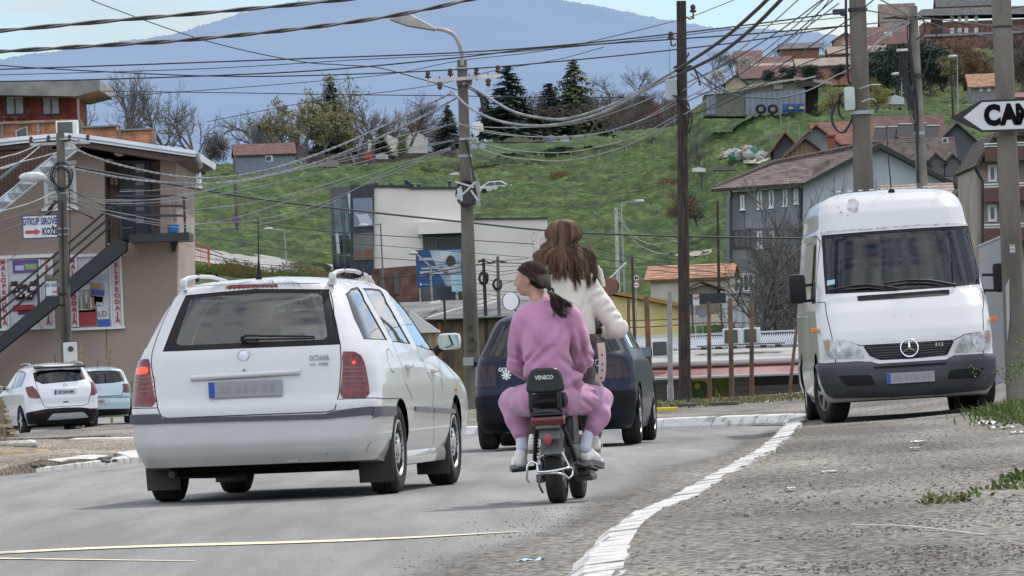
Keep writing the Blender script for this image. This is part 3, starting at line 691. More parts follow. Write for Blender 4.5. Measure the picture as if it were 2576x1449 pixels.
def octavia():
 psi=R(8.3);rear_y=44.75
 cen=W(630,1100,rear_y)
 T=Th('estate_car','dusty white estate car in front with roof rails, one lit brake light and mud flaps','car',(cen.x,rear_y,0),-psi)
 near=[(.25,.10),(.32,.04),(.40,.005),(.60,0),(.66,.005),(.70,.05),(.78,.06),(.95,.085),(1.0,.10),(1.08,.15),(1.2,.235),(1.30,.305),(1.38,.36),(1.44,.395),(1.48,.41),(1.512,.46),(1.535,.75),(1.55,1.7)]
 far=[(.25,4.35),(.3,4.42),(.55,4.5),(.68,4.46),(.78,4.2),(.88,3.7),(.95,3.3),(1.0,3.2),(1.1,3.05),(1.3,2.82),(1.43,2.6),(1.51,2.2),(1.55,1.75)]
 wid=[(.25,.83),(.32,.865),(.42,.89),(.60,.90),(.75,.896),(.90,.874),(.99,.845),(1.05,.82),(1.2,.755),(1.32,.695),(1.40,.645),(1.45,.60),(1.49,.55),(1.515,.46),(1.538,.26),(1.55,.0)]
 s=Shell(T,near,far,wid,rn=.24,rny=.25,rf=.35,bow=.035,sbow=.035,ex=2.1)
 K=lambda L:[(287.5+x*.46296,638.9+y*.46296)for x,y in L]
 rw=s.R(dens(K([(364,205),(700,190),(1163,192),(1195,330),(1226,492),(700,512),(211,532),(270,370)]),9))
 mir=lambda P:P+[(-q,z)for q,z in P[::-1]]
 rw=mir(s.R(dens(K([(712,190),(940,190),(1163,192),(1195,330),(1226,492),(960,504),(712,512)]),14)[:-22]))
 rwi=mir(s.R(dens(K([(712,212),(1100,207),(1130,222),(1158,445),(1140,462),(940,474),(712,482)]),14)[:-18]))
 sw=[s.R(dens(K(p),26))for p in([(1252,215),(1285,188),(1320,178),(1400,320),(1484,468),(1352,464),(1300,350)],[(1348,186),(1390,186),(1440,192),(1520,330),(1610,490),(1512,478),(1440,340)],[(1478,200),(1520,222),(1600,310),(1660,390),(1722,500),(1735,530),(1640,500),(1560,350)])]
 swl=[[(-q,z)for q,z in P]for P in sw]
 arches=[s.arch(y,.315,.345,sd)for y in(.99,3.50)for sd in(1,-1)]
 ws_=[(s.q_of(9*sd,3.0,.99),.99)for sd in(-1,1)]
 wind=[(.93,1.0),(.9,1.2),(.905,1.36),(1,1.42)]
 windL=[(q,z)for q,z in wind]+[(1,.995)]
 s.body('body',M['white_paint'],[rw]+sw+swl+arches+[[(q,z)for q,z in windL][:-1]+[(.999,.999)],[(-q,z)for q,z in wind[:-1]]+[(-.999,1.42),(-.999,.999)]])
 brd=s.patch('rear_window',rw,M['black'],off=-.004,holes=[rwi],rnd=0,skirt=.01)
 s.patch('pane',rwi,M['glass'],brd,off=-.006,skirt=0)
 for P in sw+swl:
  gq=[sum(a[0]for a in P)/len(P),sum(a[1]for a in P)/len(P)]
  inn=[(gq[0]+(a[0]-gq[0])*.93,gq[1]+(a[1]-gq[1])*.95)for a in P]
  fr=s.patch('side_window',P,M['black'],off=-.003,holes=[inn],skirt=.01)
  s.patch('pane',inn,M['glass_side'],fr,off=-.006,skirt=0)
 for sg in(1,-1):s.patch('windscreen',[(q*sg,z)for q,z in wind]+[(sg*.999,1.0)],M['glass'],off=-.01,skirt=0)
 for nm,P,lit in(('tail_light',[(120,577),(200,571),(236,829),(98,829),(97,680)],[(128,622),(188,612),(192,650),(130,658)]),('tail_light',[(1235,532),(1305,532),(1340,552),(1360,600),(1385,780),(1219,785)],[(1292,583),(1308,583),(1308,600),(1292,600)])):
  t=s.patch(nm,s.R(K(P)),M['red_lens'],off=.006,rnd=.12,it=1)
  s.patch('lit_bulb',s.R(K(lit)),M['red_lit'],t,off=.0085,skirt=0,rnd=.2)
  x0,x1=(108,222)if P[0][0]<500 else(1240,1365)
  for k,y in enumerate((615,637,665,690)):
   s.patch('lens_bar',s.R(K([(x0,y+55*(x0<500)),(x1,y+55*(x0<500)-2),(x1,y+55*(x0<500)+3),(x0,y+55*(x0<500)+5)])),mat('lens_bar',(.3,.10,.08),.4),t,off=.008,skirt=0)
 s.patch('brake_light',s.R(K([(610,178),(640,172),(750,168),(888,166),(886,178),(750,182),(612,189)])),M['red_lens'],off=.006)
 dk=M['seam']
 seams(s,'tailgate_gap',[s.R(K([(364,203),(300,300),(208,532),(218,680),(236,830),(256,884),(290,893),(700,876),(1160,858),(1200,845),(1213,790),(1230,640),(1228,492),(1195,330),(1164,190)]))],.007)
 seams(s,'rear_roof_gap',[s.R(K([(372,182),(700,158),(1165,158)]))],.006)
 g=[s.R(K(p))for p in([(1478,522),(1484,580),(1505,636),(1520,642)],[(1480,520),(1492,518),(1515,560)],[(1512,480),(1560,600),(1580,700),(1618,790)],[(1640,502),(1700,640),(1728,830),(1725,1050)],[(1735,530),(1830,640),(1860,760),(1855,850)])]
 seams(s,'door_gap',g,.006)
 s.patch('bumper_strip',s.R(K([(77,876),(160,872),(244,870),(258,893),(700,882),(1150,868),(1200,852),(1300,838),(1396,828),(1398,872),(1300,880),(1150,896),(700,908),(258,922),(160,926),(78,926)])),mat('grey_rubbing_strip',(.07,.072,.08),.6),off=.014,skirt=.02)
 s.patch('bumper_strip',s.R(K([(1400,830),(1470,827),(1524,829),(1524,876),(1470,882),(1398,880)])),mat('grey_rubbing_strip',(.1,.1,.105),.6),off=.014,skirt=.02)
 s.patch('rubbing_strip',s.R(K([(1630,828),(1728,832),(1728,860),(1632,852)])),mat('grey_rubbing_strip',(.15,.15,.16),.6),off=.014,skirt=.02)
 s.patch('rubbing_strip',s.R(K([(1732,834),(1845,842),(1846,866),(1732,860)])),mat('grey_rubbing_strip',(.15,.15,.16),.6),off=.014,skirt=.02)
 seams(s,'bumper_gap',[s.R(K([(84,838),(236,836)])),s.R(K([(1218,790),(1404,782),(1562,786)]))],.006)
 seams(s,'scratch',[s.R(K([(1372,1075),(1380,1045),(1392,1020)])),s.R(K([(1398,893),(1432,880)])),s.R(K([(1150,1080),(1160,1092)]))],.006,mat('scratch',(.12,.11,.1),.9))
 def rp(u,v,off=0):
  q,z=s.hit(*K([(u,v)])[0]);return s.P(q,z,off)
 led=MB();A=[rp(x,y,.018)for x,y in((420,676),(620,664),(820,652),(1010,640))]
 for a,b in zip(A,A[1:]):led.tube([a,b],.022,8)
 led.build('tailgate_ledge',M['white_paint'],T,50)
 c=rp(705,552,.006);bd=MB();bd.lathe([(.043,-.006),(.043,.004),(.038,.008),(.034,.004),(.0001,.007)],28,'y',c,0,Matrix.Rotation(pi,3,'Z')@Matrix.Rotation(.1,3,'X'));bd.build('badge',mat('badge',(.55,.55,.57),.3,.6,var=.2,vscale=30),T,40,fix=True)
 c=rp(706,632,.003);lk=MB();lk.cyl(c,c+Vector((0,-.006,0)),.01,12);lk.build('lock',M['steel'],T,40)
 lt=MB();c=rp(1115,567,.012);text_mb(lt,'OCTAVIA',.052,facing(c),depth=.004,sx=.62,bold=.001)
 c=rp(1118,599,.012);text_mb(lt,'COMBI',.022,facing((c.x+.025,c.y,c.z)),depth=.003,bold=.0012);lt.box((c.x-.05,c.y,c.z),(.045,.004,.008));lt.build('lettering',M['steel'],T)
 c=rp(715,735,.022);plate(T,c,.51,.112,None,0,.07,True)
 wp=MB();w0,w1,w2=rp(700,470,.03),rp(720,462,.04),rp(1090,462,.03);wp.tube([rp(700,480,.01),w0,w1,w2],[.018,.014,.009,.006],6);wp.tube([rp(740,474,.02),rp(1095,466,.02)],.006,5);wp.box(rp(745,478,.02),(.12,.03,.022),0,bev=.008);wp.build('wiper',M['black'],T,60)
 for x,y in((1592,612),(1728,636)):
  q,z=s.hit(*K([(x,y)])[0]);h=MB();p=s.P(q,z,.018);h.box(p,(.04,.15,.032),0,Matrix.Rotation(-.03,3,'Z'),bev=.014);h.build('door_handle',M['white_paint'],T,50)
 h=MB();p=s.P(*s.hit(*K([(1852,735)])[0]),.008);h.box(p,(.012,.05,.022),bev=.005);h.build('side_repeater',M['amber'],T)
 c=T.p(1131,858.5,rear_y+2.9);mirror(T,1,c,.165,.118,.09,M['white_paint'],(.80,c.y+.06,.97));mirror(T,-1,Vector((-c.x,c.y,c.z)),.165,.118,.09,M['white_paint'],(-.80,c.y+.06,.97))
 for sd in(1,-1):
  r=MB();X=.525;P=[(X,.50,1.49),(X,.505,1.53),(X,.54,1.558),(X,.66,1.578),(X-.005,1.0,1.592),(X-.01,1.5,1.592),(X-.015,2.0,1.565),(X-.02,2.25,1.52),(X-.02,2.33,1.47)]
  P=[(x*sd,y,z-.025)for x,y,z in P];r.tube(P,[.028,.026,.020,.015,.014,.014,.014,.018,.024],8);
  for yy in(1.0,1.75):r.box((sd*(X-.005),yy,1.56),(.022,.05,.06),1)
  r.box((sd*X,.51,1.51),(.045,.08,.08),0,bev=.02);r.build('roof_rail',[mat('rail_paint',(.55,.55,.57),.35,.3),M['black']],T,60)
 a=MB();b0=T.p(651,697,rear_y+.75);a.tube([b0+Vector((0,0,-.03)),b0+Vector((0,0,.02)),b0+Vector((0,.02,.12)),b0+Vector((0,.06,.42))],[.026,.018,.006,.003],8);a.build('aerial',M['black'],T,60)
 for y in(.99,3.50):
  for sd in(1,-1):
   wheel(T,sd*.775,y,.315,.2,sd,'cap',.63,rimcol=(.42,.42,.42))
   f=MB();f.box((sd*.75,y-.33,.235),(.24,.015,.30),0,Matrix.Rotation(.12,3,'X'),taper=(1.05,1),bev=.005);f.build('mud_flap',mat('dusty_flap',(.055,.05,.045),.9,var=.4),T)
   a=MB();n=14;vs=[]
   for k in range(n+1):
    t=pi*k/n;vs+=[(sd*.86,y-.34*math.cos(t),.315+.34*math.sin(t)),(sd*.5,y-.34*math.cos(t),.315+.34*math.sin(t))]
   a.add(vs,[(2*i,2*i+1,2*i+3,2*i+2)for i in range(n)]);a.box((sd*.5,y,.45),(.01,.7,.42));a.build('wheel_well',M['under'],T)
 u=MB();u.box((0,2.3,.24),(1.25,3.9,.12));u.box((0,.62,.26),(1.05,.6,.12),bev=.03);u.box((.02,1.05,.29),(1.3,.1,.09),bev=.02);u.box((.3,1.6,.22),(.5,.9,.1));u.cyl((-.6,.99,.3),(.6,.99,.3),.04);u.build('underbody',M['under'],T,fix=True)
 e=MB();e.lathe([(.0001,-.22),(.08,-.2),(.085,0),(.08,.2),(.0001,.22)],16,'x',(-.38,.5,.245));e.tube([(-.6,.5,.22),(-.6,.2,.2)],.025,8);e.build('exhaust',mat('sooty_steel',(.05,.045,.04),.7,.3),T,50)
 t=MB();t.box((.27,.1,.262),(.09,.05,.02),0,bev=.005);t.build('tow_eye',mat('dusty_flap2',(.3,.29,.26),.8),T)
 for sd in(1,-1):MB().box((sd*.80,2.25,.24),(.12,1.75,.11),0,bev=.035).build('sill',M['white_paint'],T,50)
 seats(T,[(1.55,3,1.08),(2.5,2,1.15)],.45,1.25)
 fl=MB();fl.box((0,1.9,.42),(1.5,3.0,.03));fl.box((0,.95,.80),(1.2,1.0,.02));fl.box((0,3.15,.85),(1.4,.45,.25),0,bev=.08);fl.box((0,1.8,1.44),(1.0,2.0,.01));fl.build('cabin',M['interior'],T)
 steering(T,-.36,2.85,.92)
 m_=MB();m_.box((0,2.75,1.27),(.2,.03,.06),0,bev=.01);m_.build('inside_mirror',M['black'],T)
 return T,s
OCT,OSH=octavia()
# panel van parked on the verge, facing the camera
def van():
 Yf=70.6;c=W(2291,1000,Yf)
 T=Th('panel_van','white high-roof panel van parked on the verge facing the camera, grey bumper, peeling roof paint','van',(c.x,Yf,.085),0,tilt=(0,-.018))
 near=[(.24,.16),(.32,.06),(.45,.01),(.62,0),(.655,.015),(.67,.07),(.8,.08),(.88,.10),(.98,.17),(1.2,.38),(1.34,.55),(1.39,.62),(1.7,.87),(2.03,1.14),(2.1,1.19),(2.3,1.32),(2.42,1.45),(2.5,1.65),(2.545,2.1),(2.56,3.0)]
 far=[(.24,5.5),(.4,5.6),(2.3,5.55),(2.5,5.3),(2.56,3.4)]
 wid=[(.24,.88),(.32,.93),(.45,.965),(.62,.97),(.67,.955),(1.2,.95),(1.38,.925),(1.7,.885),(2.05,.845),(2.09,.845),(2.11,.825),(2.3,.80),(2.4,.765),(2.47,.70),(2.515,.58),(2.545,.36),(2.56,0)]
 s=Shell(T,near,far,wid,rn=.26,rny=.20,rf=.12,bow=.10,sbow=.015,ex=2.3)
 K=lambda L:[(1948.6+x*.48486,415.3+y*.48486)for x,y in L]
 ws=s.R(dens(K([(245,364),(480,345),(720,328),(1022,312),(1050,470),(1065,618),(880,636),(600,655),(264,670),(252,520)]),12))
 wsi=s.R(dens(K([(258,378),(480,358),(720,342),(1012,326),(1040,470),(1053,606),(880,624),(600,643),(277,656),(266,520)]),12))
 dw=s.Y([(1.02,1.38),(1.25,1.42),(1.42,1.9),(1.5,1.98),(1.98,1.98),(1.98,1.36),(1.1,1.34)],-1);dwr=[(-q,z)for q,z in dw]
 lid=lambda sd:s.arch(.98,.36,.42,sd)
 s.body('body',M['white_paint'],[ws,dw,dwr]+[s.arch(y,.36,.42,sd)for y in(.98,4.5)for sd in(1,-1)])
 b=s.patch('windscreen',ws,M['black'],off=-.004,holes=[wsi])
 s.patch('pane',wsi,M['glass_dark'],b,off=-.007,skirt=0)
 for P in(dw,dwr):
  g=[sum(a[0]for a in P)/len(P),sum(a[1]for a in P)/len(P)];inn=[(g[0]+(a[0]-g[0])*.9,g[1]+(a[1]-g[1])*.92)for a in P]
  f=s.patch('side_window',P,M['black'],off=-.004,holes=[inn]);s.patch('pane',inn,M['glass_dark'],f,off=-.008,skirt=0)
 gr=mat('grey_bumper',(.055,.058,.065),.6,var=.3,vscale=2)
 bp=s.patch('bumper',s.R(K([(216,1036),(315,1029),(500,1024),(540,1032),(890,1010),(930,992),(1060,985),(1157,977),(1154,1060),(1140,1110),(1092,1160),(900,1182),(600,1200),(310,1206),(272,1186),(240,1110)])),gr,off=.014,skirt=.05,smooth=50)
 for nm,P in(('bumper_opening',[(330,1092),(500,1088),(525,1138),(385,1144),(350,1125)]),('bumper_opening',[(892,1108),(908,1062),(1085,1048),(1050,1102)]),('bumper_slot',[(512,1046),(905,1022),(880,1036),(520,1058)])):
  s.patch(nm,s.R(K(P)),M['seam'],bp,off=.016,skirt=0,rnd=.1,it=1)
 seams(s,'bumper_line',[s.R(K([(240,1104),(340,1090)])),s.R(K([(1085,1050),(1154,1046)]))],.012,gr,bp,.02)
 g=s.patch('grille',s.R(K([(458,938),(700,926),(932,910),(895,988),(700,1005),(545,1012),(492,990)])),M['black'],off=.005,rnd=.06,it=1)
 for k in range(5):
  y=950+k*13;s.patch('grille_bar',s.R(K([(475+k*12,y),(700,y-12),(915-k*8,y-26),(913-k*8,y-22),(700,y-7),(477+k*12,y+4)])),mat('grille_bar',(.05,.05,.055),.4),g,off=.012,skirt=.006)
 q,z=s.hit(*K([(698,949)])[0]);c=s.P(q,z,.03);b=MB();rt=Matrix.Rotation(pi,3,'Z')@Matrix.Rotation(-.25,3,'X')
 ring=[c+Matrix.Rotation(-.2,3,'X')@Vector((.095*math.cos(a),0,.095*math.sin(a)))for a in cubic(0,2*pi,28)[:-1]]
 b.tube(ring,.009,6,closed=True)
 for k in range(3):
  a=pi/2+k*2*pi/3;d=Matrix.Rotation(-.2,3,'X')@Vector((math.cos(a),0,math.sin(a)));b.tube([c,c+d*.093],[.017,.003],4)
 b.build('badge',M['chrome'],T,40)
 q,z=s.hit(*K([(852,932)])[0]);p=s.P(q,z,.02);t=MB();text_mb(t,'313',.052,facing(p),depth=.004,bold=.001,sx=1.2);t.build('lettering',M['chrome'],T)
 for P in([(250,906),(330,905),(400,915),(440,940),(470,1003),(300,1006),(268,985)],[(930,975),(950,925),(985,887),(1060,862),(1120,851),(1126,930),(1082,964),(1000,972)]):
  pp=s.R(K(P));h=s.patch('headlight',pp,M['lens_clear'],off=.006,rnd=.08,it=1)
  gx=[sum(a[0]for a in pp)/len(pp),sum(a[1]for a in pp)/len(pp)]
  s.patch('reflector',[(gx[0]+.018*math.cos(a)*.9,gx[1]+.062*math.sin(a))for a in cubic(0,2*pi,18)[:-1]],mat('reflector',(.42,.42,.4),.25,.5,var=.4,vscale=25),h,off=.0085,skirt=0)
  o=P[0]if P[0][0]<500 else P[4]
  s.patch('indicator_lens',s.R(K([(o[0]+8,o[1]+8),(o[0]+38,o[1]+8),(o[0]+36,o[1]+60),(o[0]+14,o[1]+58)]if o[0]<500 else[(o[0]-30,o[1]+12),(o[0]-6,o[1]+6),(o[0]-6,o[1]+66),(o[0]-26,o[1]+72)])),mat('amber_clear',(.35,.22,.12),.2),h,off=.009,skirt=0)
 s.patch('bonnet_vent',s.R(K([(428,680),(660,664),(906,646),(907,674),(660,692),(432,706)])),M['black'],off=.004,rnd=.06,it=1)
 seams(s,'bonnet_gap',[s.R(K([(262,712),(275,800),(300,905),(380,912),(442,937),(700,922),(932,908),(985,880),(1083,858),(1080,760),(1074,640)])),s.R(K([(222,712),(262,712)])),s.R(K([(1070,660),(1100,655)]))],.009)
 seams(s,'bumper_gap',[s.R(K([(216,1030),(315,1023),(450,1018),(500,1026)])),s.R(K([(316,1008),(316,1026)])),s.R(K([(1083,962),(1083,978)]))],.01)
 seams(s,'door_gap',[s.Y([(.86,.75),(.9,1.3),(1.3,2.0),(1.45,2.06),(2.05,2.06),(2.05,.45)],sd)for sd in(-1,1)]+[s.Y([(2.3,.45),(2.3,2.0),(3.6,2.0),(3.6,.45)],-1)],.012)
 seams(s,'roof_seam',[s.R(K([(240,352),(480,333),(720,316),(1020,303)]))],.03,mat('flaking_sealant',(.3,.29,.27),.9,col2=(.6,.6,.6),vscale=20))
 s.patch('peeling_paint',s.R(K([(385,176),(400,165),(412,170),(422,182),(440,192),(434,210),(432,243),(410,248),(388,240),(376,226),(378,205)])),mat('bare_primer',(.22,.20,.19),.9,col2=(.5,.5,.5),vscale=9),off=.0015,skirt=0,step=.03)
 for x,y,r_ in((345,245,9),(330,222,6),(378,262,5),(622,782,5),(706,782,4),(560,903,4)):s.patch('paint_chip',s.R(K([(x-r_,y),(x,y-r_*.7),(x+r_,y),(x,y+r_*.8)])),mat('bare_primer2',(.28,.26,.25),.9),off=.0015,skirt=0,step=.02)
 def rp(u,v,off=0):q,z=s.hit(*K([(u,v)])[0]);return s.P(q,z,off)
 for pts in([(285,660),(395,637),(480,629),(640,648)],[(575,622),(690,606),(800,606),(940,631)]):
  w_=MB();w_.tube([rp(x,y,.03)for x,y in pts],.012,6);w_.tube([rp(x,y+6,.02)for x,y in pts[1:]],.006,5);w_.build('wiper',M['black'],T,60)
 st=s.patch('sticker',s.R(K([(272,600),(312,593),(312,618),(273,626)])),mat('sticker_blue',(.35,.5,.58),.5),off=.001,skirt=0)
 for x,y,sd in((201,856,-1),(1143,799,1)):
  q,z=s.hit(*K([(x+(30 if sd<0 else-12),y)])[0]);o=MB();zc=z;o.box((sd*.975,.42,zc),(.07,.1,.05),0,bev=.01);o.build('side_repeater',M['amber'],T)
 for sd in(-1,1):
  m_=MB();c=T.p(*K([(117,643)])[0],Yf+.95)if sd<0 else T.p(*K([(1178,582)])[0],Yf+.95)
  m_.box(c,(.19,.12,.325),0,bev=.05)
  for dz in(.03,-.14):m_.tube([c+Vector((-sd*.06,0,dz)),(sd*.93,c.y+.08,c.z+dz+.01)],.016,6)
  m_.prism([(sd*.86,c.y+.02,c.z-.17),(sd*.955,c.y+.1,c.z-.17),(sd*.9,c.y+.28,c.z+.08),(sd*.86,c.y+.2,c.z+.06)],(0,.03,0));q_=m_.build('door_mirror',M['black'],T,50)
  g_=MB();g_.box(c+Vector((0,.062,0)),(.15,.004,.28));g_.build('mirror_glass',M['mirror'],q_)
 a=MB();p=rp(607,140,0);a.lathe([(.04,0),(.035,.02),(.015,.04),(.0001,.06)],12,'z',p);a.tube([p,p+Vector((-.01,.03,.32)),p+Vector((-.012,.06,.75))],[.008,.006,.004],6);a.build('aerial',M['black'],T,60)
 for k in range(10):
  rb=MB();rb.box((-.55+k*.12,1.75+.05*math.sin(k),2.545),(.05,.03,.014),bev=.004);rb.build('roof_rib',M['white_paint'],T)
 wheel(T,-.79,.98,.345,.225,-1,'plain',.6,steer=R(16),rimcol=(.25,.25,.25));wheel(T,.79,.98,.345,.225,1,'plain',.6,steer=R(16),rimcol=(.25,.25,.25))
 wheel(T,-.82,4.5,.345,.225,-1,'plain',.6);wheel(T,.82,4.5,.345,.225,1,'plain',.6)
 u=MB();u.box((0,2.8,.42),(1.5,5.0,.16));u.box((0,1.0,.36),(1.3,.5,.16),bev=.04);u.cyl((-.8,4.5,.35),(.8,4.5,.35),.06);u.box((0,.5,.33),(1.3,.6,.1));u.build('underbody',M['under'],T,fix=True)
 for sd in(-1,1):
  a=MB();vs=[]
  for k in range(15):
   t=pi*k/14
   for x in(.955,.5):vs.append((sd*x,.98-.41*math.cos(t),.36+.41*math.sin(t)))
  a.add(vs,[(2*i,2*i+1,2*i+3,2*i+2)for i in range(14)]);a.build('wheel_well',M['under'],T)
 q,z=s.hit(*K([(705,1100)])[0]);p=s.P(q,z,.03);plate(T,p,.52,.115,None,0,0,True)
 cab=mat('cab_lining',(.05,.065,.08),.9,var=.3);i_=MB();i_.box((0,1.15,1.22),(1.7,.7,.22),0,bev=.06);i_.box((0,2.7,1.3),(1.5,.04,1.8));i_.box((0,1.6,.6),(1.7,2.0,.05));i_.build('cabin',cab,T)
 cv=MB();vs=[]
 for k in range(41):x=.02+k*.019;vs+=[(x,1.75+.03*math.sin(k*1.1)+.02*math.sin(k*.37),1.3),(x,1.8+.03*math.sin(k*1.1+.3),2.08)]
 cv.add(vs,[(2*k,2*k+2,2*k+3,2*k+1)for k in range(40)]);cv.build('curtain',flat((.55,.62,.58),.8,var=.2),T,180)
 seats(T,[(1.95,3,1.78)],1.0,1.55,cab);steering(T,.42,1.35,1.42,.2)
 pp=MB();pp.add([(.5,.95,1.36),(.78,.95,1.36),(.74,1.15,1.38),(.55,1.15,1.38)],[(0,1,2,3)]);pp.add([(-.3,.85,1.355),(.1,.85,1.355),(.1,1.0,1.36),(-.3,1.0,1.36)],[(0,1,2,3)]);pp.build('paper',M['white'],T)
 return T
van()
# smaller hatchbacks, seen from behind
def hatch(cfg):
 T=Th(cfg['name'],cfg['label'],'car',cfg['loc'],cfg['yaw']);s=Shell(T,cfg['near'],cfg['far'],cfg['wid'],**cfg.get('sh',{}))
 K=cfg['K'];pt=cfg['paint'];r,w_,ya,yb,tr=cfg['wheels']
 conv=lambda P:s.R(K(P))if isinstance(P,list)else s.X(P[1])if P[0]=='X' else s.Y(P[1],P[2])
 rw=conv(cfg['rear']);g=[sum(a[0]for a in rw)/len(rw),sum(a[1]for a in rw)/len(rw)]
 rwi=[(g[0]+(a[0]-g[0])*.92,g[1]+(a[1]-g[1])*.88)for a in rw]
 sw=[]
 for P in cfg['sides']:
  for sd in(1,-1):sw.append(s.Y(P,sd))
 zb,zt=cfg.get('wind',(1.0,1.36))
 wnd=[[(sg*.93,zb+.01),(sg*.91,(zb+zt)/2),(sg*.905,zt-.02),(sg*.93,zt),(sg*.999,zt),(sg*.999,zb)]for sg in(1,-1)]
 ar=[s.arch(y,r,r*1.1,sd)for y in(ya,yb)for sd in(1,-1)]
 s.body('body',pt,[rw]+sw+ar+wnd)
 b=s.patch('rear_window',rw,M['black'],off=-.003,holes=[rwi]);s.patch('pane',rwi,M[cfg.get('glass','glass_dark')],b,off=-.005,skirt=0)
 for P in sw:
  g=[sum(a[0]for a in P)/len(P),sum(a[1]for a in P)/len(P)];inn=[(g[0]+(a[0]-g[0])*.93,g[1]+(a[1]-g[1])*.92)for a in P]
  f=s.patch('side_window',P,M['black'],off=-.003,holes=[inn]);s.patch('pane',inn,M['glass_side'],f,off=-.006,skirt=0)
 for P in wnd:s.patch('windscreen',P,M['glass_dark'],off=-.01,skirt=0)
 for nm,P,m,off in cfg['patches']:s.patch(nm,conv(P),m,off=off,rnd=.08,it=1)
 for nm,P,w2 in cfg['seams']:seams(s,nm,[conv(P)],w2)
 for y in(ya,yb):
  for sd in(1,-1):
   wheel(T,sd*tr,y,r,w_,sd,cfg.get('rim','spoke'),.66)
   a=MB();vs=[]
   for k in range(13):
    t=pi*k/12
    for x in(tr+.1,.45):vs.append((sd*x,y-r*1.1*math.cos(t),r+r*1.1*math.sin(t)))
   a.add(vs,[(2*i,2*i+1,2*i+3,2*i+2)for i in range(12)]);a.build('wheel_well',M['under'],T)
 L=cfg['far'][1][1]
 u=MB();u.box((0,L/2,.26),(1.25,L-.5,.14));u.box((0,.35,.28),(1.2,.5,.12),bev=.03);u.cyl((-tr,ya,r),(tr,ya,r),.045);u.cyl((-.4,.2,.24),(-.4,.5,.24),.03);u.build('underbody',M['under'],T,fix=True)
 zw=cfg['wid'][-1][0];seats(T,[(1.15,3,zw-.36),(2.1,2,zw-.3)],.4,1.25)
 c_=MB();c_.box((0,L/2,.42),(1.4,L-1.4,.03));c_.box((0,.65,.8),(1.1,.8,.02));c_.box((0,L*.66,.82),(1.3,.4,.22),bev=.06);c_.build('cabin',M['interior'],T)
 def rp(u,v,off=0):q,z=s.hit(*K([(u,v)])[0]);return s.P(q,z,off)
 return T,s,rp
blue=paint('dark_blue_paint',(.005,.009,.035),(.05,.05,.05),.25,rough=.3,coat=.15)
blue.node_tree.nodes['Principled BSDF'].inputs['Specular IOR Level'].default_value=.18
smoke=mat('smoked_lens',(.02,.006,.01),.15,spec=.25,coat=.3,var=.4,vscale=9)
dkb=mat('dark_bumper',(.012,.013,.018),.5,spec=.15,var=.3,vscale=3)
KG=lambda L:[(1182+x*.5289,523.9+y*.5289)for x,y in L]
c=W(1393,1000,68.2)
gT,gS,grp=hatch(dict(name='hatchback_car',label='dark blue hatchback ahead of the moped, with smoked tail lights and a white sticker',loc=(c.x,68.2,-.035),yaw=R(-4.6),paint=blue,K=KG,near=[(.19,.16),(.3,.03),(.5,0),(.6,.0),(.64,.04),(.8,.07),(.93,.10),(.97,.14),(1.1,.25),(1.28,.40),(1.36,.47),(1.39,.52),(1.42,.7),(1.445,1.4)],far=[(.19,3.95),(.5,4.12),(.72,3.98),(.85,3.4),(.98,2.95),(1.3,2.3),(1.4,1.9),(1.445,1.6)],wid=[(.19,.80),(.3,.84),(.5,.868),(.7,.868),(.88,.85),(.97,.815),(1.1,.755),(1.25,.69),(1.34,.64),(1.38,.58),(1.41,.48),(1.435,.28),(1.445,0)],sh=dict(rn=.24,rny=.24,rf=.35,bow=.05,sbow=.04),wheels=(.315,.2,.80,3.31,.755),rim='cap',rear=('X',[(-.57,1.34),(0,1.355),(.57,1.34),(.755,.985),(.5,.95),(0,.945),(-.5,.95),(-.755,.985)]),sides=[[(.75,1.02),(.72,1.2),(.85,1.31),(1.2,1.33),(1.2,1.0)],[(1.27,1.0),(1.27,1.34),(2.1,1.32),(2.75,1.0)]],patches=[('tail_light',[(15,760),(40,752),(118,752),(128,770),(128,848),(8,852),(6,820)],smoke,.006),('tail_light',[(640,712),(715,712),(735,735),(758,795),(745,808),(640,812)],smoke,.006),('bumper',('X',[(-.85,.56),(-.5,.585),(0,.59),(.5,.585),(.85,.56),(.86,.35),(.83,.22),(0,.21),(-.83,.22),(-.86,.35)]),dkb,.012)],seams=[('tailgate_gap',('X',[(-.6,1.37),(-.78,.95),(-.58,.9),(-.56,.62),(.56,.62),(.58,.9),(.78,.95),(.6,1.37)]),.008)]))
m_=MB();text_mb(m_,'GOLF',.055,facing(grp(166,769,.012)),depth=.003,bold=.002,sx=.95);m_.build('lettering',M['white'],gT)
m_=MB();p=grp(175,795,.012)
for k in range(8):m_.tube([p,p+Vector((.05*math.cos(k*pi/4),0,.05*math.sin(k*pi/4)))],[.008,.014],4)
m_.build('sticker',M['white'],gT)
cm=gT.p(1623,887,68.2+2.55);mirror(gT,1,cm,.15,.115,.08,blue,(.8,cm.y+.03,cm.z-.03));cm2=gT.p(1179,910,68.2+2.55);mirror(gT,-1,cm2,.14,.105,.08,blue,(-.8,cm2.y+.03,cm2.z-.03))
m_=MB();m_.tube([(.3,.05,.985),(.02,.06,1.0),(-.3,.05,1.0)],[.012,.012,.006],6);m_.build('wiper',M['black'],gT);plate(gT,(0,-.01,.75),.5,.11,None,0,0,True)
KM=lambda L:[(x*.42678,830.6+y*.42678)for x,y in L]
c=W(163,1050,150);white2=paint('clean_white_paint',(.66,.66,.68),amt=.2,coat=.9)
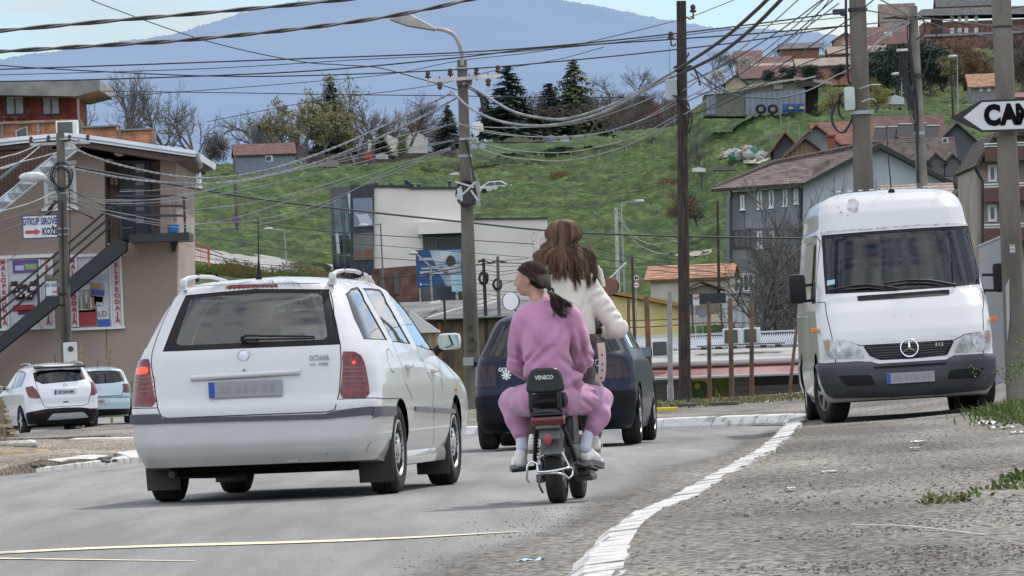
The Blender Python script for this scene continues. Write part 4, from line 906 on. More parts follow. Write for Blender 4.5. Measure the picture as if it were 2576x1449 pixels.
moT,moS,mrp=hatch(dict(name='crossover_car',label='small white crossover with black lower bumper, leftmost car on the far lane',loc=(c.x,150,-.36),yaw=R(15),paint=white2,K=KM,near=[(.25,.14),(.4,.04),(.55,0),(.7,.03),(.85,.03),(1.0,.06),(1.08,.1),(1.15,.16),(1.35,.33),(1.5,.45),(1.55,.42),(1.6,.55),(1.66,1.3)],far=[(.25,4.05),(.6,4.25),(.9,4.05),(1.05,3.3),(1.5,2.5),(1.6,2.1),(1.66,1.7)],wid=[(.25,.80),(.45,.87),(.7,.89),(.95,.89),(1.1,.85),(1.3,.76),(1.45,.69),(1.53,.63),(1.6,.52),(1.64,.34),(1.66,0)],sh=dict(rn=.26,rny=.28,rf=.3,bow=.07,sbow=.05),wheels=(.335,.21,.85,3.40,.78),rear=[(196,252),(235,238),(350,230),(478,230),(506,288),(450,300),(350,308),(250,318),(205,300)],sides=[[(.75,1.14),(.85,1.42),(1.05,1.46),(1.05,1.12)],[(1.12,1.12),(1.12,1.47),(1.9,1.5),(1.9,1.08)],[(1.98,1.08),(1.98,1.5),(2.3,1.48),(2.95,1.06)]],patches=[('tail_light',[(150,338),(192,330),(215,352),(240,402),(205,403),(175,400)],M['red_lens'],.008),('tail_light',[(530,303),(558,310),(572,368),(555,383),(530,385)],M['red_lens'],.008),('lower_bumper',('X',[(-.88,.52),(-.4,.60),(0,.61),(.4,.60),(.88,.52),(.87,.38),(.80,.26),(0,.26),(-.80,.26),(-.87,.38)]),M['black'],.012),('skid_plate',[(277,530),(312,491),(490,481),(524,512)],mat('satin_silver',(.4,.41,.42),.4,.3),.018),('reflector',[(196,484),(262,477),(262,486),(198,490)],M['red_lens'],.016),('reflector',[(530,462),(580,455),(580,463),(530,468)],M['red_lens'],.016),('trim_bar',[(290,346),(465,334),(466,341),(292,353)],M['chrome'],.01),('gate_handle',[(372,420),(405,418),(404,425),(373,427)],M['seam'],.003)],seams=[('tailgate_gap',[(196,252),(215,330),(240,402),(262,452),(290,455),(500,442),(520,432),(530,385),(530,303),(507,240)],.012)]))
p=mrp(383,365,.014);plate(moT,p,.5,.112,'SK·2643·BM',0,.1)
p=mrp(382,327,.012);b=MB();b.lathe([(.045,-.006),(.045,.006),(.035,.006),(.035,-.006)],20,'y',p);b.box(p,(.1,.006,.012));b.build('badge',M['chrome'],moT)
for sd in(1,-1):
 r_=MB();r_.tube([(sd*.60,.65,1.585),(sd*.60,.8,1.63),(sd*.60,1.6,1.665),(sd*.58,2.1,1.64)],.02,6);r_.build('roof_rail',M['chrome'],moT,60)
sp=MB();sp.prism([(-.6,.38,1.525),(.6,.38,1.525),(.58,.6,1.56),(-.58,.6,1.56)],(0,0,.03));sp.build('spoiler',M['black'],moT)
cm=Vector((-.98,2.75,1.1));mirror(moT,-1,cm,.17,.12,.1,white2,(-.85,2.8,1.1));mirror(moT,1,Vector((.98,2.75,1.1)),.17,.12,.1,white2,(.85,2.8,1.1))
a=MB();a.tube([(-.02,.75,1.64),(-.02,.85,1.85)],.008);a.build('aerial',M['black'],moT)
c=W(247,1000,166);aqua=paint('pale_aqua_paint',(.42,.53,.56),amt=.3,coat=.8)
poT,poS,prp=hatch(dict(name='hatchback_car',label='pale aqua hatchback partly behind the white crossover',loc=(c.x,166,-.27),yaw=R(3),paint=aqua,K=KM,near=[(.2,.12),(.35,.02),(.55,0),(.66,.03),(.7,.0),(.9,.05),(1.0,.1),(1.3,.33),(1.38,.38),(1.43,.6),(1.47,1.3)],far=[(.2,3.8),(.5,3.96),(.75,3.8),(.95,3.0),(1.35,2.2),(1.47,1.6)],wid=[(.2,.77),(.4,.83),(.7,.84),(.95,.82),(1.1,.76),(1.3,.68),(1.38,.6),(1.44,.4),(1.47,0)],sh=dict(rn=.24,rny=.24,rf=.3,bow=.06,sbow=.05),wheels=(.305,.2,.75,3.2,.73),rear=('X',[(-.56,1.34),(0,1.36),(.56,1.34),(.68,1.06),(.4,1.03),(0,1.02),(-.4,1.03),(-.68,1.06)]),sides=[[(.7,1.06),(.72,1.3),(1.9,1.34),(2.4,1.03)]],patches=[('tail_light',('X',[(.62,1.0),(.8,.99),(.82,.85),(.79,.76),(.64,.78)]),M['red_lens'],.008),('tail_light',('X',[(-.62,1.0),(-.8,.99),(-.82,.85),(-.79,.76),(-.64,.78)]),M['red_lens'],.008),('lower_bumper',('X',[(-.8,.36),(0,.38),(.8,.36),(.76,.22),(0,.21),(-.76,.22)]),M['black'],.01)],seams=[('tailgate_gap',('X',[(-.6,1.36),(-.66,1.0),(-.6,.7),(.6,.7),(.66,1.0),(.6,1.36)]),.012),('bumper_gap',('X',[(-.82,.64),(0,.66),(.82,.64)]),.01)]))
plate(poT,(.0,-.01,.57),.5,.112,'PL·AH661');b=MB();b.lathe([(.06,-.006),(.06,.006),(.05,.006),(.05,-.006)],20,'y',(0,.03,.92));b.tube([(-.04,.03,.95),(-.015,.03,.88),(0,.03,.92),(.015,.03,.88),(.04,.03,.95)],.006,4);b.build('badge',M['chrome'],poT)
a=MB();a.tube([(0,.6,1.44),(.03,.75,1.62)],.009);a.build('aerial',M['black'],poT)
# organic surfaces: one continuous skin grown from blended capsules
import openvdb
def noise3(P,f,seed=0):
 x,y,z=P[...,0]*f,P[...,1]*f,P[...,2]*f
 return(vnoise(x+z*.71+seed,y-z*.53)+vnoise(y+x*.37+seed*3,z*1.1+x*.6))*.5
def organic(name,prims,m,parent,vox=.008,k=.03,cut=None,fold=None,smooth=True,it=2,M4=None):
 lo=np.full(3,1e9);hi=-lo
 for p in prims:
  if p[0]=='c':
   for c,r in((p[1],p[3]),(p[2],p[4])):lo=np.minimum(lo,np.array(c)-r);hi=np.maximum(hi,np.array(c)+r)
  else:r=max(p[2]);lo=np.minimum(lo,np.array(p[1])-r);hi=np.maximum(hi,np.array(p[1])+r)
 lo-=.04;hi+=.04;n=np.ceil((hi-lo)/vox).astype(int)
 g=np.stack(np.meshgrid(*[lo[i]+np.arange(n[i])*vox for i in range(3)],indexing='ij'),-1)
 D=np.full(g.shape[:3],1.0)
 for p in prims:
  kk=p[5]if(p[0]=='c' and len(p)>5)else p[4]if(p[0]=='e' and len(p)>4)else k
  if p[0]=='c':l2=np.minimum(np.array(p[1])-p[3],np.array(p[2])-p[4]);h2=np.maximum(np.array(p[1])+p[3],np.array(p[2])+p[4])
  else:l2=np.array(p[1])-max(p[2]);h2=np.array(p[1])+max(p[2])
  i0=np.maximum(0,np.floor((l2-kk-.03-lo)/vox)).astype(int);i1=np.minimum(n,np.ceil((h2+kk+.03-lo)/vox)+1).astype(int)
  sl=tuple(slice(a_,b_)for a_,b_ in zip(i0,i1));G=g[sl];O=D[sl]
  if p[0]=='c':
   a,b=np.array(p[1],float),np.array(p[2],float);ab=b-a;t=np.clip(((G-a)@ab)/max(ab@ab,1e-12),0,1)
   d=np.linalg.norm(G-a-t[...,None]*ab,axis=-1)-(p[3]+(p[4]-p[3])*t)
  else:
   q=G-np.array(p[1],float)
   if p[3]is not None:q=q@np.array(p[3])
   r=np.array(p[2],float);k0=np.linalg.norm(q/r,axis=-1);k1=np.linalg.norm(q/(r*r),axis=-1);d=k0*(k0-1)/np.maximum(k1,1e-9)
  h=np.clip(.5+.5*(O-d)/kk,0,1);D[sl]=O*(1-h)+d*h-kk*h*(1-h)
 if fold is not None:D=D+fold(g)
 if cut is not None:D=np.maximum(D,cut(g))
 gr=openvdb.FloatGrid(1.0);gr.copyFromArray(D.astype(np.float32),tolerance=0)
 pts,tri,quad=gr.convertToPolygons(isovalue=0.0,adaptivity=0.0)
 V=pts*vox+lo
 me=bpy.data.meshes.new(name);me.from_pydata(V.tolist(),[],[tuple(map(int,f))for f in quad]+[tuple(map(int,f))for f in tri])
 bm=bmesh.new();bm.from_mesh(me)
 for _ in range(it):bmesh.ops.smooth_vert(bm,verts=bm.verts[:],factor=.5,use_axis_x=True,use_axis_y=True,use_axis_z=True)
 bmesh.ops.recalc_face_normals(bm,faces=bm.faces[:]);bm.to_mesh(me);bm.free()
 return link_mesh(name,me,m,parent,180)
def seg_dist(g,a,b):
 a,b=np.array(a,float),np.array(b,float);ab=b-a;t=np.clip(((g-a)@ab)/(ab@ab),0,1);return np.linalg.norm(g-a-t[...,None]*ab,axis=-1),t
def creases(lines):
 def f(g):
  o=0
  for a,b,w,amp in lines:
   a2,b2=np.array([a[0],0,a[2]]),np.array([b[0],0,b[2]]);d,t=seg_dist(g*np.array([1,0,1.]),a2,b2)
   o=o+2.1*amp*(np.exp(-(d/(w*1.1))**2)-.45*np.exp(-((d-w*2.1)/(w*1.3))**2))*np.sin(np.clip(t,.04,.96)*pi)
  return o*(g[...,1]<.16)
 return f
def cloth(name,col,var=.12,rough=.9,weave=140,bump=.0012,sheen=.35):
 return mat(name,col,rough,var=var,vscale=5,bump=bump,bscale=weave,sheen=sheen,spec=.2)
M['skin']=mat('skin',(.46,.25,.18),.5,var=.08,vscale=20);M['skin'].node_tree.nodes['Principled BSDF'].inputs['Subsurface Weight'].default_value=.15;M['skin'].node_tree.nodes['Principled BSDF'].inputs['Subsurface Radius'].default_value=(.02,.008,.004)
M['pink']=cloth('pink_fleece',(.46,.225,.35));M['cream']=cloth('cream_denim',(.66,.63,.56),.08,.85,90,.001);M['sock']=cloth('white_sock',(.62,.64,.74));M['shoe']=mat('worn_trainer',(.72,.70,.66),.7,var=.3,vscale=14,bump=.002,bscale=40)
M['sole']=mat('shoe_sole',(.16,.15,.14),.8);M['brown_cloth']=cloth('brown_trousers',(.075,.05,.045))
def hairmat(name,a,b):
 m=mat(name,a,.6,col2=b,vscale=9,stretch=(3,3,.35),spec=.22,contrast=(.4,.62));m.node_tree.nodes['Principled BSDF'].inputs['Anisotropic'].default_value=.6;return m
M['hair_dark']=hairmat('dark_hair',(.022,.014,.011),(.06,.038,.027));M['hair_brown']=hairmat('brown_hair',(.055,.034,.023),(.18,.108,.068));M['hair_light']=hairmat('lighter_brown_hair',(.13,.08,.048),(.30,.19,.11))  # hair_light is a lighter brown for some side locks and loose ends
BY=40.0
b0=gp(1393,1268,0)
BK=Th('moped','small black moped with chrome guard bar, padded backrest and red tail light, carrying two riders','moped',(b0.x,b0.y,0),R(-6.8),tilt=(0,R(-1.0)))
def moped():
 T=BK;wheel(T,0,.25,.215,.108,1,'spoke',.62,rimcol=(.3,.3,.3));wheel(T,.0,1.42,.205,.085,1,'spoke',.62,rimcol=(.3,.3,.3))
 dm=mat('dusty_metal',(.11,.11,.105),.55,.3,var=.35,vscale=12);bk=mat('black_frame',(.014,.014,.015),.4,var=.3)
 f=MB();n=10;vs=[]
 sec=[(-.068,-.03),(-.066,.0),(-.045,.012),(0,.016),(.045,.012),(.066,.0),(.068,-.03)]
 for k in range(n+1):
  a=R(20)+(R(85))*k/n;c_=Vector((0,.25-.25*math.cos(a),.215+.25*math.sin(a)))
  d=Vector((0,-math.cos(a),math.sin(a)))
  for x,o in sec:vs.append(c_+d*o*1.2+Vector((x,0,0)))
 f.add(vs,[(k*7+j,k*7+j+1,(k+1)*7+j+1,(k+1)*7+j)for k in range(n)for j in range(6)]);f.tube([vs[0],vs[3],vs[6]],.006,5)
 fo=f.build('mudguard',dm,T,50)
 up_=MB();up_.prism([(-.066,-.02,.40),(.066,-.02,.40),(.062,.03,.50),(-.062,.03,.50)],(0,.02,0));up_.build('mudguard_bracket',dm,T)
 r_=MB();r_.ball((-.012,-.035,.40),(.026,.01,.038),14,8);r_.build('reflector',mat('faded_reflector',(.30,.05,.06),.3),T,60)
 h=MB();h.box((-.005,.02,.515),(.205,.09,.062),0,bev=.018);hl=h.build('tail_light',M['red_lens'],T,50)
 h=MB();h.box((-.005,.0,.552),(.2,.12,.012),0,bev=.004);h.build('light_cover',bk,hl)
 p=MB();p.box((-.01,-.01,.474),(.148,.02,.022),0,bev=.004);p.cyl((-.05,-.022,.474),(-.05,-.03,.474),.006,8);p.cyl((.03,-.022,.474),(.03,-.03,.474),.006,8);p.build('plate_bracket',dm,T)
 b=MB();vs=[];pr=[(-.115,.0),(-.118,.03),(-.105,.10),(-.085,.135),(-.05,.148),(.05,.148),(.085,.135),(.105,.10),(.118,.03),(.115,.0),(.06,-.006),(-.06,-.006)]
 b.prism([(x*1.0-.01,-.02,.69+z)for x,z in pr],(0,.05,0));o=b.build('backrest',mat('black_vinyl',(.01,.01,.011),.35,bump=.001,bscale=90),T,30,fix=True)
 bv=o.modifiers.new('soft','BEVEL');bv.width=.014;bv.segments=3;bv.limit_method='ANGLE';bv.angle_limit=R(40)
 t=MB();text_mb(t,'VENECO',.034,facing((-.012,-.0225,.778)),depth=.002,bold=.0012,sx=.85);t.build('lettering',mat('silver_print',(.55,.55,.53),.5),o)
 fr=MB()
 for x in(-.105,.07):fr.tube([(x,.0,.70),(x,-.005,.60),(x+.002,.03,.53)],.014,8)
 fr.tube([(-.105,0,.635),(.07,0,.635)],.010,6);fr.tube([(-.105,.01,.565),(-.02,-.005,.572),(.07,.01,.565)],.015,6);fr.build('backrest_frame',bk,T,60)
 s=MB();s.box((-.01,.42,.635),(.22,.62,.10),0,bev=.04);s.box((0,.95,.62),(.2,.42,.09),0,bev=.04);s.build('saddle',M['black'],T,50)
 for sd in(-1,1):
  g=MB();g.tube([(sd*.085,.02,.47),(sd*.10,.10,.40),(sd*.125,.2,.28),(sd*.12,.27,.22)],[.012,.013,.013,.012],8)
  for k in range(9):a=k/8;g.lathe([(.019,-.004),(.0191,.004)],10,'z',(sd*(.095+.028*a),.08+.15*a,.43-.17*a))
  g.build('shock_absorber',bk,T,60)
 g=MB()
 for sd in(-1,1):g.tube([(sd*.10,.25,.215),(sd*.11,.55,.24),(sd*.08,.8,.3)],.018,8);g.tube([(sd*.06,.1,.53),(sd*.08,.6,.56),(sd*.06,.9,.5),(0,1.18,.72)],.02,8)
 g.box((0,.75,.28),(.18,.45,.16),0,bev=.03);g.box((.0,.72,.45),(.17,.35,.2),0,bev=.03);g.tube([(0,1.1,.9),(0,1.2,.6),(0,1.25,.45)],.028,8)
 for sd in(-1,1):g.tube([(sd*.07,1.18,.72),(sd*.075,1.42,.205)],.017,8)
 g.tube([(-.07,1.18,.72),(.07,1.18,.72)],.02,8);g.cyl((-.09,.25,.215),(.09,.25,.215),.014,8)
 g.build('frame',bk,T,60)
 m_=MB();m_.box((.13,.55,.20),(.13,.3,.08),0,bev=.02);m_.box((.15,.55,.145),(.11,.26,.04),0,bev=.015);m_.lathe([(.0001,-.03),(.05,-.03),(.055,0),(.05,.03),(.0001,.03)],16,'x',(.10,.25,.215));m_.tube([(.12,.4,.20),(.2,.28,.205),(.21,.2,.21)],.02,8);m_.build('motor',mat('grey_casing',(.10,.095,.09),.5,.4,var=.4,vscale=18),T,50)
 m_=MB();m_.lathe([(.07,-.004),(.07,.004),(.05,.004),(.05,-.004)],24,'x',(-.085,.25,.215));
 for k in range(12):a=k*pi/6;m_.ball((-.085+.01*math.sin(k*3),.25+.07*math.cos(a),.215+.07*math.sin(a)),.008,6,4)
 m_.box((-.10,.24,.16),(.05,.05,.06),0,bev=.01);m_.tube([(-.08,.1,.20),(-.09,.05,.12),(-.07,.06,.07)],.008,5);m_.build('brake',dm,T,40)
 c=MB();q=lambda u,v,y:(BK.p(u,v,BY+y))
 Q=lambda x,y,d:q(1277.8+x*.2822,881.7+y*.2822,d)
 c.tube([Q(265,1083,-.06),Q(330,1082,-.08),Q(420,1070,-.08),Q(520,1048,-.05),Q(560,1042,-.03),Q(580,1060,0),Q(575,1110,0),Q(540,1140,-.02),Q(500,1105,-.05),Q(440,1090,-.06),Q(330,1092,-.06),Q(255,1100,-.04)],.0075,8)
 c.tube([Q(265,1083,-.06),Q(262,1010,-.02),Q(225,992,0),Q(190,1000,0),Q(172,1040,0),Q(170,1150,0),Q(190,1175,.02)],.0075,8)
 c.tube([Q(290,900,-.03),Q(262,1010,-.02)],.006,6);c.tube([Q(480,905,-.03),Q(545,1030,-.03)],.006,6)
 c.build('guard_bar',M['chrome'],T,60)
 for sd,a_,b_ in((-1,Q(165,1055,.35),Q(42,1072,.35)),(1,Q(600,1010,.35),Q(800,1062,.35))):
  k=MB();k.tube([Vector((sd*.07,.42,.23)),a_,b_],[.014,.014,.012],8);k.box((a_+b_)/2,((b_-a_).length,.1,.02),0,Matrix.Rotation(-math.atan2(b_.z-a_.z,b_.x-a_.x),3,'Y'),bev=.006);k.build('footrest',M['black'],T,50)
 HY=BY+1.15;hb=MB();L_=q(1332,838,1.15);R_=q(1522,830,1.15)
 hb.tube([L_,q(1370,845,1.2),q(1405,880,1.25),q(1440,880,1.25),q(1480,842,1.2),R_],.012,8);hb.tube([q(1422,880,1.25),Vector((0,1.18,.72))],.02,8);hb.build('handlebar',bk,T,60)
 for a_,b_ in((q(1302,840,1.12),q(1340,838,1.15)),(q(1545,830,1.12),q(1505,832,1.15))):
  g_=MB();g_.tube([a_,a_.lerp(b_,.1),b_],[.02,.017,.017],10);g_.tube([b_,b_.lerp(a_,.4)+Vector((0,.05,-.01)),a_+Vector((0,.07,-.015))],.006,6);g_.box(b_,(.03,.05,.045),0,bev=.01);g_.build('grip',M['black'],T,60)
 for(u,v,yy,rx,rz_,mc,st)in((1285,758,1.1,.051,.056,flat((.80,.82,.84),.35),q(1340,838,1.15)),(1536,720,1.15,.049,.056,mat('mirror_reflection',(.16,.07,.05),.25,var=.4),q(1505,832,1.15))):  # bright and brown reflections put into the flat mirror colours
  c_=q(u,v,yy);mm=MB();mm.lathe([(.0001,.02),(rx*.8,.016),(rx*1.12,.004),(rx*1.1,-.006),(rx,-.008)],28,'y',c_);mm.tube([c_+Vector((0,.02,-.03)),st.lerp(c_,.5)+Vector((0,.03,0)),st],.005,6)
  o_=mm.build('mirror',M['black'],T,60);gl=MB();gl.lathe([(.0001,-.014),(rx*.97,-.014),(rx*.99,-.006)],28,'y',c_);gl.v=[(x,y,c_.z+(z-c_.z)*rz_/rx)for x,y,z in gl.v];gl.build('mirror_glass',mc,o_,fix=True)
moped()
def head(T,c,f,name='person',s=1.,tiltR=None):
 f=Vector(f).normalized();up=Vector((0,0,1));l=up.cross(f)
 R3=np.array([[l.x,f.x,up.x],[l.y,f.y,up.y],[l.z,f.z,up.z]])
 w=lambda x,y,z:tuple(Vector(c)+(l*x+f*y+up*z)*s)
 E=lambda p,r,k=.02:('e',w(*p),tuple(q*s for q in r),R3,k*s)
 return[E((0,-.012,.03),(.074,.092,.088)),E((0,.035,-.005),(.058,.052,.075)),E((0,.045,-.06),(.036,.035,.035)),E((0,.02,-.045),(.05,.05,.04)),('c',w(0,.088,.012),w(0,.101,-.018),.009*s,.012*s,.012),E((.012,.092,-.021),(.008,.009,.007),.008),E((-.012,.092,-.021),(.008,.009,.007),.008),E((.0,.084,-.046),(.022,.01,.006),.006),E((0,.082,-.058),(.019,.010,.007),.006),E((.032,.072,.024),(.02,.012,.008),.012),E((-.032,.072,.024),(.02,.012,.008),.012),E((.034,.062,-.02),(.022,.018,.02),.02),E((-.034,.062,-.02),(.022,.018,.02),.02),E((.076,-.005,.0),(.009,.018,.03),.008),E((-.076,-.005,.0),(.009,.018,.03),.008)],w,R3,l,f
def eyes(T,parent,w,l,f,s=1.):
 for sd in(1,-1):
  e=MB();c=Vector(w(sd*.031,.068,.012));e.ball(c,.0125*s,12,8,0);e.ball(c+f*.0065*s,.0072*s,10,6,1);e.build('eye',[mat('eye_white',(.6,.58,.55),.2),mat('iris',(.04,.02,.012),.1)],parent,60)
  b=MB();b.tube([w(sd*.014,.081,.030),w(sd*.032,.078,.037),w(sd*.048,.064,.030)],[.003,.0035,.0018],5);b.build('eyebrow',M['hair_dark'],parent)
def strands(name,roots,m,parent,n=5):
 mb=MB()
 for P,r in roots:mb.tube(P,r,n,cap=True)
 return mb.build(name,m,parent,180)
def bez(a,b,c,d,n=9):
 return[a*(1-t)**3+b*3*t*(1-t)**2+c*3*t*t*(1-t)+d*t**3 for t in cubic(0,1,n)]
def hand(w0,w1,curl,thumb,s=.8):
 w0,w1=Vector(w0),Vector(w1);d=(w1-w0).normalized();cu_=Vector(curl).normalized();sd=Vector(thumb).normalized();P=[('c',tuple(w0),tuple(w1),.022*s,.024*s,.01)]
 for o in(-.5,.5):P.append(('c',tuple(w0+sd*.018*s*o*2),tuple(w1+sd*.026*s*o*2),.016*s,.014*s,.008))
 for i,(o,ln)in enumerate(((1.5,.9),(.5,1.),(-.5,.95),(-1.5,.76))):
  a=w1+sd*.019*s*o;b=a+(d*.6+cu_*.7).normalized()*.034*s*ln;c=b+(cu_*.95-d*.35).normalized()*.026*s*ln;e=c+(-d*.9+cu_*.2).normalized()*.019*s*ln
  P+=[('c',tuple(a),tuple(b),.0095*s,.0088*s,.003),('c',tuple(b),tuple(c),.0088*s,.008*s,.003),('c',tuple(c),tuple(e),.008*s,.007*s,.003)]
 a=w0.lerp(w1,.3)+sd*.03*s;b=a+(sd*.6+d*.5+cu_*.4).normalized()*.036*s;c=b+(d*.5+cu_*.8).normalized()*.028*s
 P+=[('c',tuple(a),tuple(b),.012*s,.010*s,.006),('c',tuple(b),tuple(c),.010*s,.008*s,.003)];return P
def shoe(T,parent,heel,yaw,pitch=0,L=.25):
 R3=Matrix.Rotation(yaw,3,'Z')@Matrix.Rotation(pitch,3,'X');h=Vector(heel);w=lambda x,y,z:tuple(h+R3@Vector((x,y,z)))
 up_=[('c',w(0,.035,.05),w(0,.03,.085),.036,.034,.02),('c',w(0,.04,.035),w(0,.14,.04),.034,.036,.03),('c',w(0,.14,.032),w(0,L-.05,.026),.038,.03,.03),('c',w(0,.06,.09),w(0,.12,.06),.03,.026,.02)]
 o=organic('shoe',up_,M['shoe'],parent,.006,.02,it=1)
 s=MB();n=24;vs=[]
 for z in(-.012,.022):
  for k in range(n):
   a=2*pi*k/n;y=.02+(L-.02)*(.5-.5*math.cos(a));x=.043*math.sin(a)**1*(1.0 if abs(math.sin(a))else 1);x=math.copysign(abs(math.sin(a))**.55,math.sin(a))*(.038+.008*(y/L));vs.append(w(x,y-.01,z))
 s.add(vs,[tuple(range(n))[::-1],tuple(range(n,2*n))]+[(k,(k+1)%n,n+(k+1)%n,n+k)for k in range(n)]);s.build('sole',M['sole'],o,40,fix=True)
 l_=MB()
 for k in range(3):l_.tube([w(-.026,.085+.018*k,.088-.01*k),w(0,.092+.018*k,.094-.01*k),w(.026,.085+.018*k,.088-.01*k)],.003,4)
 l_.tube([w(.02,.08,.09),w(.05,.09,.05),w(.055,.1,.02)],.0028,4);l_.build('lace',M['white'],o);return o
def passenger():
 g0=gp(1384,1240,0);T=Th('person','passenger in pink sweatshirt and pink joggers with a dark ponytail, sitting behind the driver','person',(g0.x,40.5,0),0)
 P=lambda u,v,Y:tuple(T.p(u,v,Y))
 hc=T.p(1334,706,40.5);H_,w,R3,l,f=head(T,hc,(-.95,.30,0),s=.98)
 body=H_+[('c',w(0,-.02,-.04),P(1362,766,40.46),.05,.052,.03),('c',P(1362,766,40.46),P(1378,800,40.46),.055,.09,.03),('c',P(1380,800,40.46),P(1384,965,40.45),.10,.11,.03),('c',P(1325,812,40.45),P(1300,900,40.55),.04,.034),('c',P(1300,900,40.55),P(1340,925,40.85),.034,.026),('c',P(1445,808,40.45),P(1475,900,40.55),.04,.034),('c',P(1475,900,40.55),P(1452,925,40.85),.034,.026),('c',P(1360,995,40.48),P(1292,1012,40.86),.08,.055),('c',P(1292,1012,40.86),P(1316,1095,40.72),.05,.033),('c',P(1316,1095,40.72),P(1314,1150,40.70),.033,.03),('c',P(1415,992,40.48),P(1506,1006,40.86),.08,.055),('c',P(1506,1006,40.86),P(1484,1080,40.72),.05,.036),('c',P(1484,1080,40.72),P(1472,1150,40.70),.034,.03)]
 body+=hand(P(1345,925,40.86),P(1362,925,40.93),(0.3,1,0),(0,0,1))+hand(P(1448,925,40.86),P(1432,925,40.93),(-.3,1,0),(0,0,1))
 B=organic('body',body,M['skin'],T.o,.006,.02,it=1)
 T.o['label']=T.o['label'];eyes(T,B,w,l,f,.98)
 mo=MB();mo.tube([w(.02,.088,-.052),w(0,.0935,-.052),w(-.02,.088,-.052)],[.002,.003,.002],5);mo.build('mouth',mat('lips',(.28,.09,.075),.4),B)
 A=lambda x,y,d=0:P(1182+x*.5289,523.9+y*.5289,40.45+d)
 ns=lambda g:.006*noise3(g,20)+.011*noise3(g,8,4)
 lines=[(A(225,610,-.14),A(250,760,-.14),.014,.012),(A(515,560,-.12),A(560,760,-.14),.013,.013),(A(270,760,-.16),A(420,640,-.16),.018,.008),(A(230,770,-.14),A(330,660,-.17),.012,.007),(A(450,560,-.16),A(430,640,-.17),.015,.006),(A(545,640,-.15),A(520,790,-.15),.014,.010),(A(250,850,-.15),A(290,790,-.16),.012,.009),(A(470,860,-.15),A(560,800,-.14),.012,.010),(A(420,700,-.17),A(510,780,-.16),.016,.006),(A(180,700,-.05),A(245,730,-.1),.010,.008),(A(560,690,-.06),A(600,720,-.04),.011,.008),(A(300,520,-.15),A(330,660,-.18),.03,-.006),(A(430,520,-.15),A(400,700,-.18),.03,-.005)]
 sw=[('c',A(352,462),A(350,520),.062,.10,.03),('c',A(285,520,.0),A(445,500,.0),.088,.082,.04),('e',A(362,640,-.03),(.150,.13,.19),None,.05),('e',A(368,760,-.03),(.150,.135,.15),None,.05),('e',A(372,845,-.01),(.165,.14,.08),None,.03),('e',A(500,815,-.0),(.05,.08,.05),None,.03),('c',A(262,535,.0),A(228,650,.02),.073,.064,.012),('c',A(228,650,.02),A(220,742,.06),.064,.060,.007),('c',A(220,742,.06),A(265,790,.36),.058,.042,.007),('c',A(478,520,.0),A(520,620,.02),.074,.066,.012),('c',A(520,620,.02),A(546,712,.06),.066,.062,.007),('c',A(546,712,.06),A(510,775,.36),.06,.042,.007)]
 fd=creases(lines)
 S=organic('sweatshirt',sw,M['pink'],B,.007,.03,fold=lambda g:fd(g)+ns(g),cut=lambda g:np.maximum(-(np.linalg.norm(g-np.array(A(338,425,.02)),axis=-1)-.052),-999),it=1)
 c=MB();ce=Vector(A(352,446,.01));rr=[ce+Vector((.066*math.cos(a),.06*math.sin(a),.010*math.cos(a)-.004*math.sin(a)*0))for a in cubic(0,2*pi,26)[:-1]];c.tube(rr,.011,8,closed=True);c.build('collar',M['pink'],S,60)
 lines2=[(A(560,870,-.05),A(660,900,.2),.012,.007),(A(520,900,-.05),A(600,960,.1),.012,.006),(A(545,1030,.2),A(620,1010,.25),.010,.006),(A(560,1060,.22),A(630,1030,.25),.010,.006),(A(640,960,.3),A(690,920,.35),.010,.007),(A(150,960,.3),A(190,930,.3),.010,.006),(A(170,1040,.25),A(250,1060,.25),.010,.005),(A(200,860,-.02),A(150,900,.3),.013,-.005)]
 f2=creases(lines2)
 jg=[('e',A(372,895,0),(.165,.15,.095),None,.04),('c',A(325,905,0),A(205,920,.40),.118,.083,.03),('c',A(205,920,.40),A(228,1000,.30),.083,.078,.02),('c',A(228,1000,.30),A(238,1068,.26),.07,.052,.02),('c',A(238,1072,.26),A(240,1090,.26),.044,.040,.006),('c',A(425,900,0),A(612,915,.40),.118,.085,.03),('c',A(612,915,.40),A(612,985,.30),.085,.074,.02),('c',A(612,985,.30),A(582,1048,.26),.068,.050,.02),('c',A(580,1050,.26),A(572,1064,.26),.045,.042,.006)]
 organic('joggers',jg,M['pink'],B,.007,.03,fold=lambda g:f2(g)+.006*noise3(g,22,7)+.008*noise3(g,9,2),it=1)
 for a_,b_,c_ in((A(244,1084,.25),A(248,1135,.24),.036),(A(560,1080,.24),A(548,1140,.22),.037)):
  organic('sock',[('c',a_,b_,c_,c_*.98),('c',b_,tuple(Vector(b_)+Vector((0,.05,-.02))),c_*.98,.03)],M['sock'],B,.006,.01)
 hl=Vector(A(250,1232,.19));shoe(T,B,hl,R(12),R(-4));hr=Vector(A(532,1205,.20));shoe(T,B,(hr.x,hr.y,hr.z),R(-32),R(-10))
 cap=[('e',w(0,-.016,.034),(.079,.094,.090),R3,.02),('e',w(0,-.05,.0),(.066,.06,.075),R3,.03)]
 def cutf(g):
  q=(g-np.array(tuple(hc)))@R3
  return np.maximum(.012-(q[...,2]-.55*np.clip(q[...,1]+.02,-.04,.2)*1.4+.035*(q[...,1]<-.02)),q[...,1]-.078)
 hp=organic('hair',cap,mat('cap_hair',(.022,.015,.012),.85,col2=(.045,.03,.023),vscale=30,spec=.1),B,.005,.02,cut=cutf,fold=lambda g:0.0009*np.sin((g[...,2]+.3*g[...,0])*420+noise3(g,14)*6),it=1)
 rg=random.Random(4);S_=[]
 base=Vector(A(378,378,-.06));kn=Vector(A(385,395,-.09))
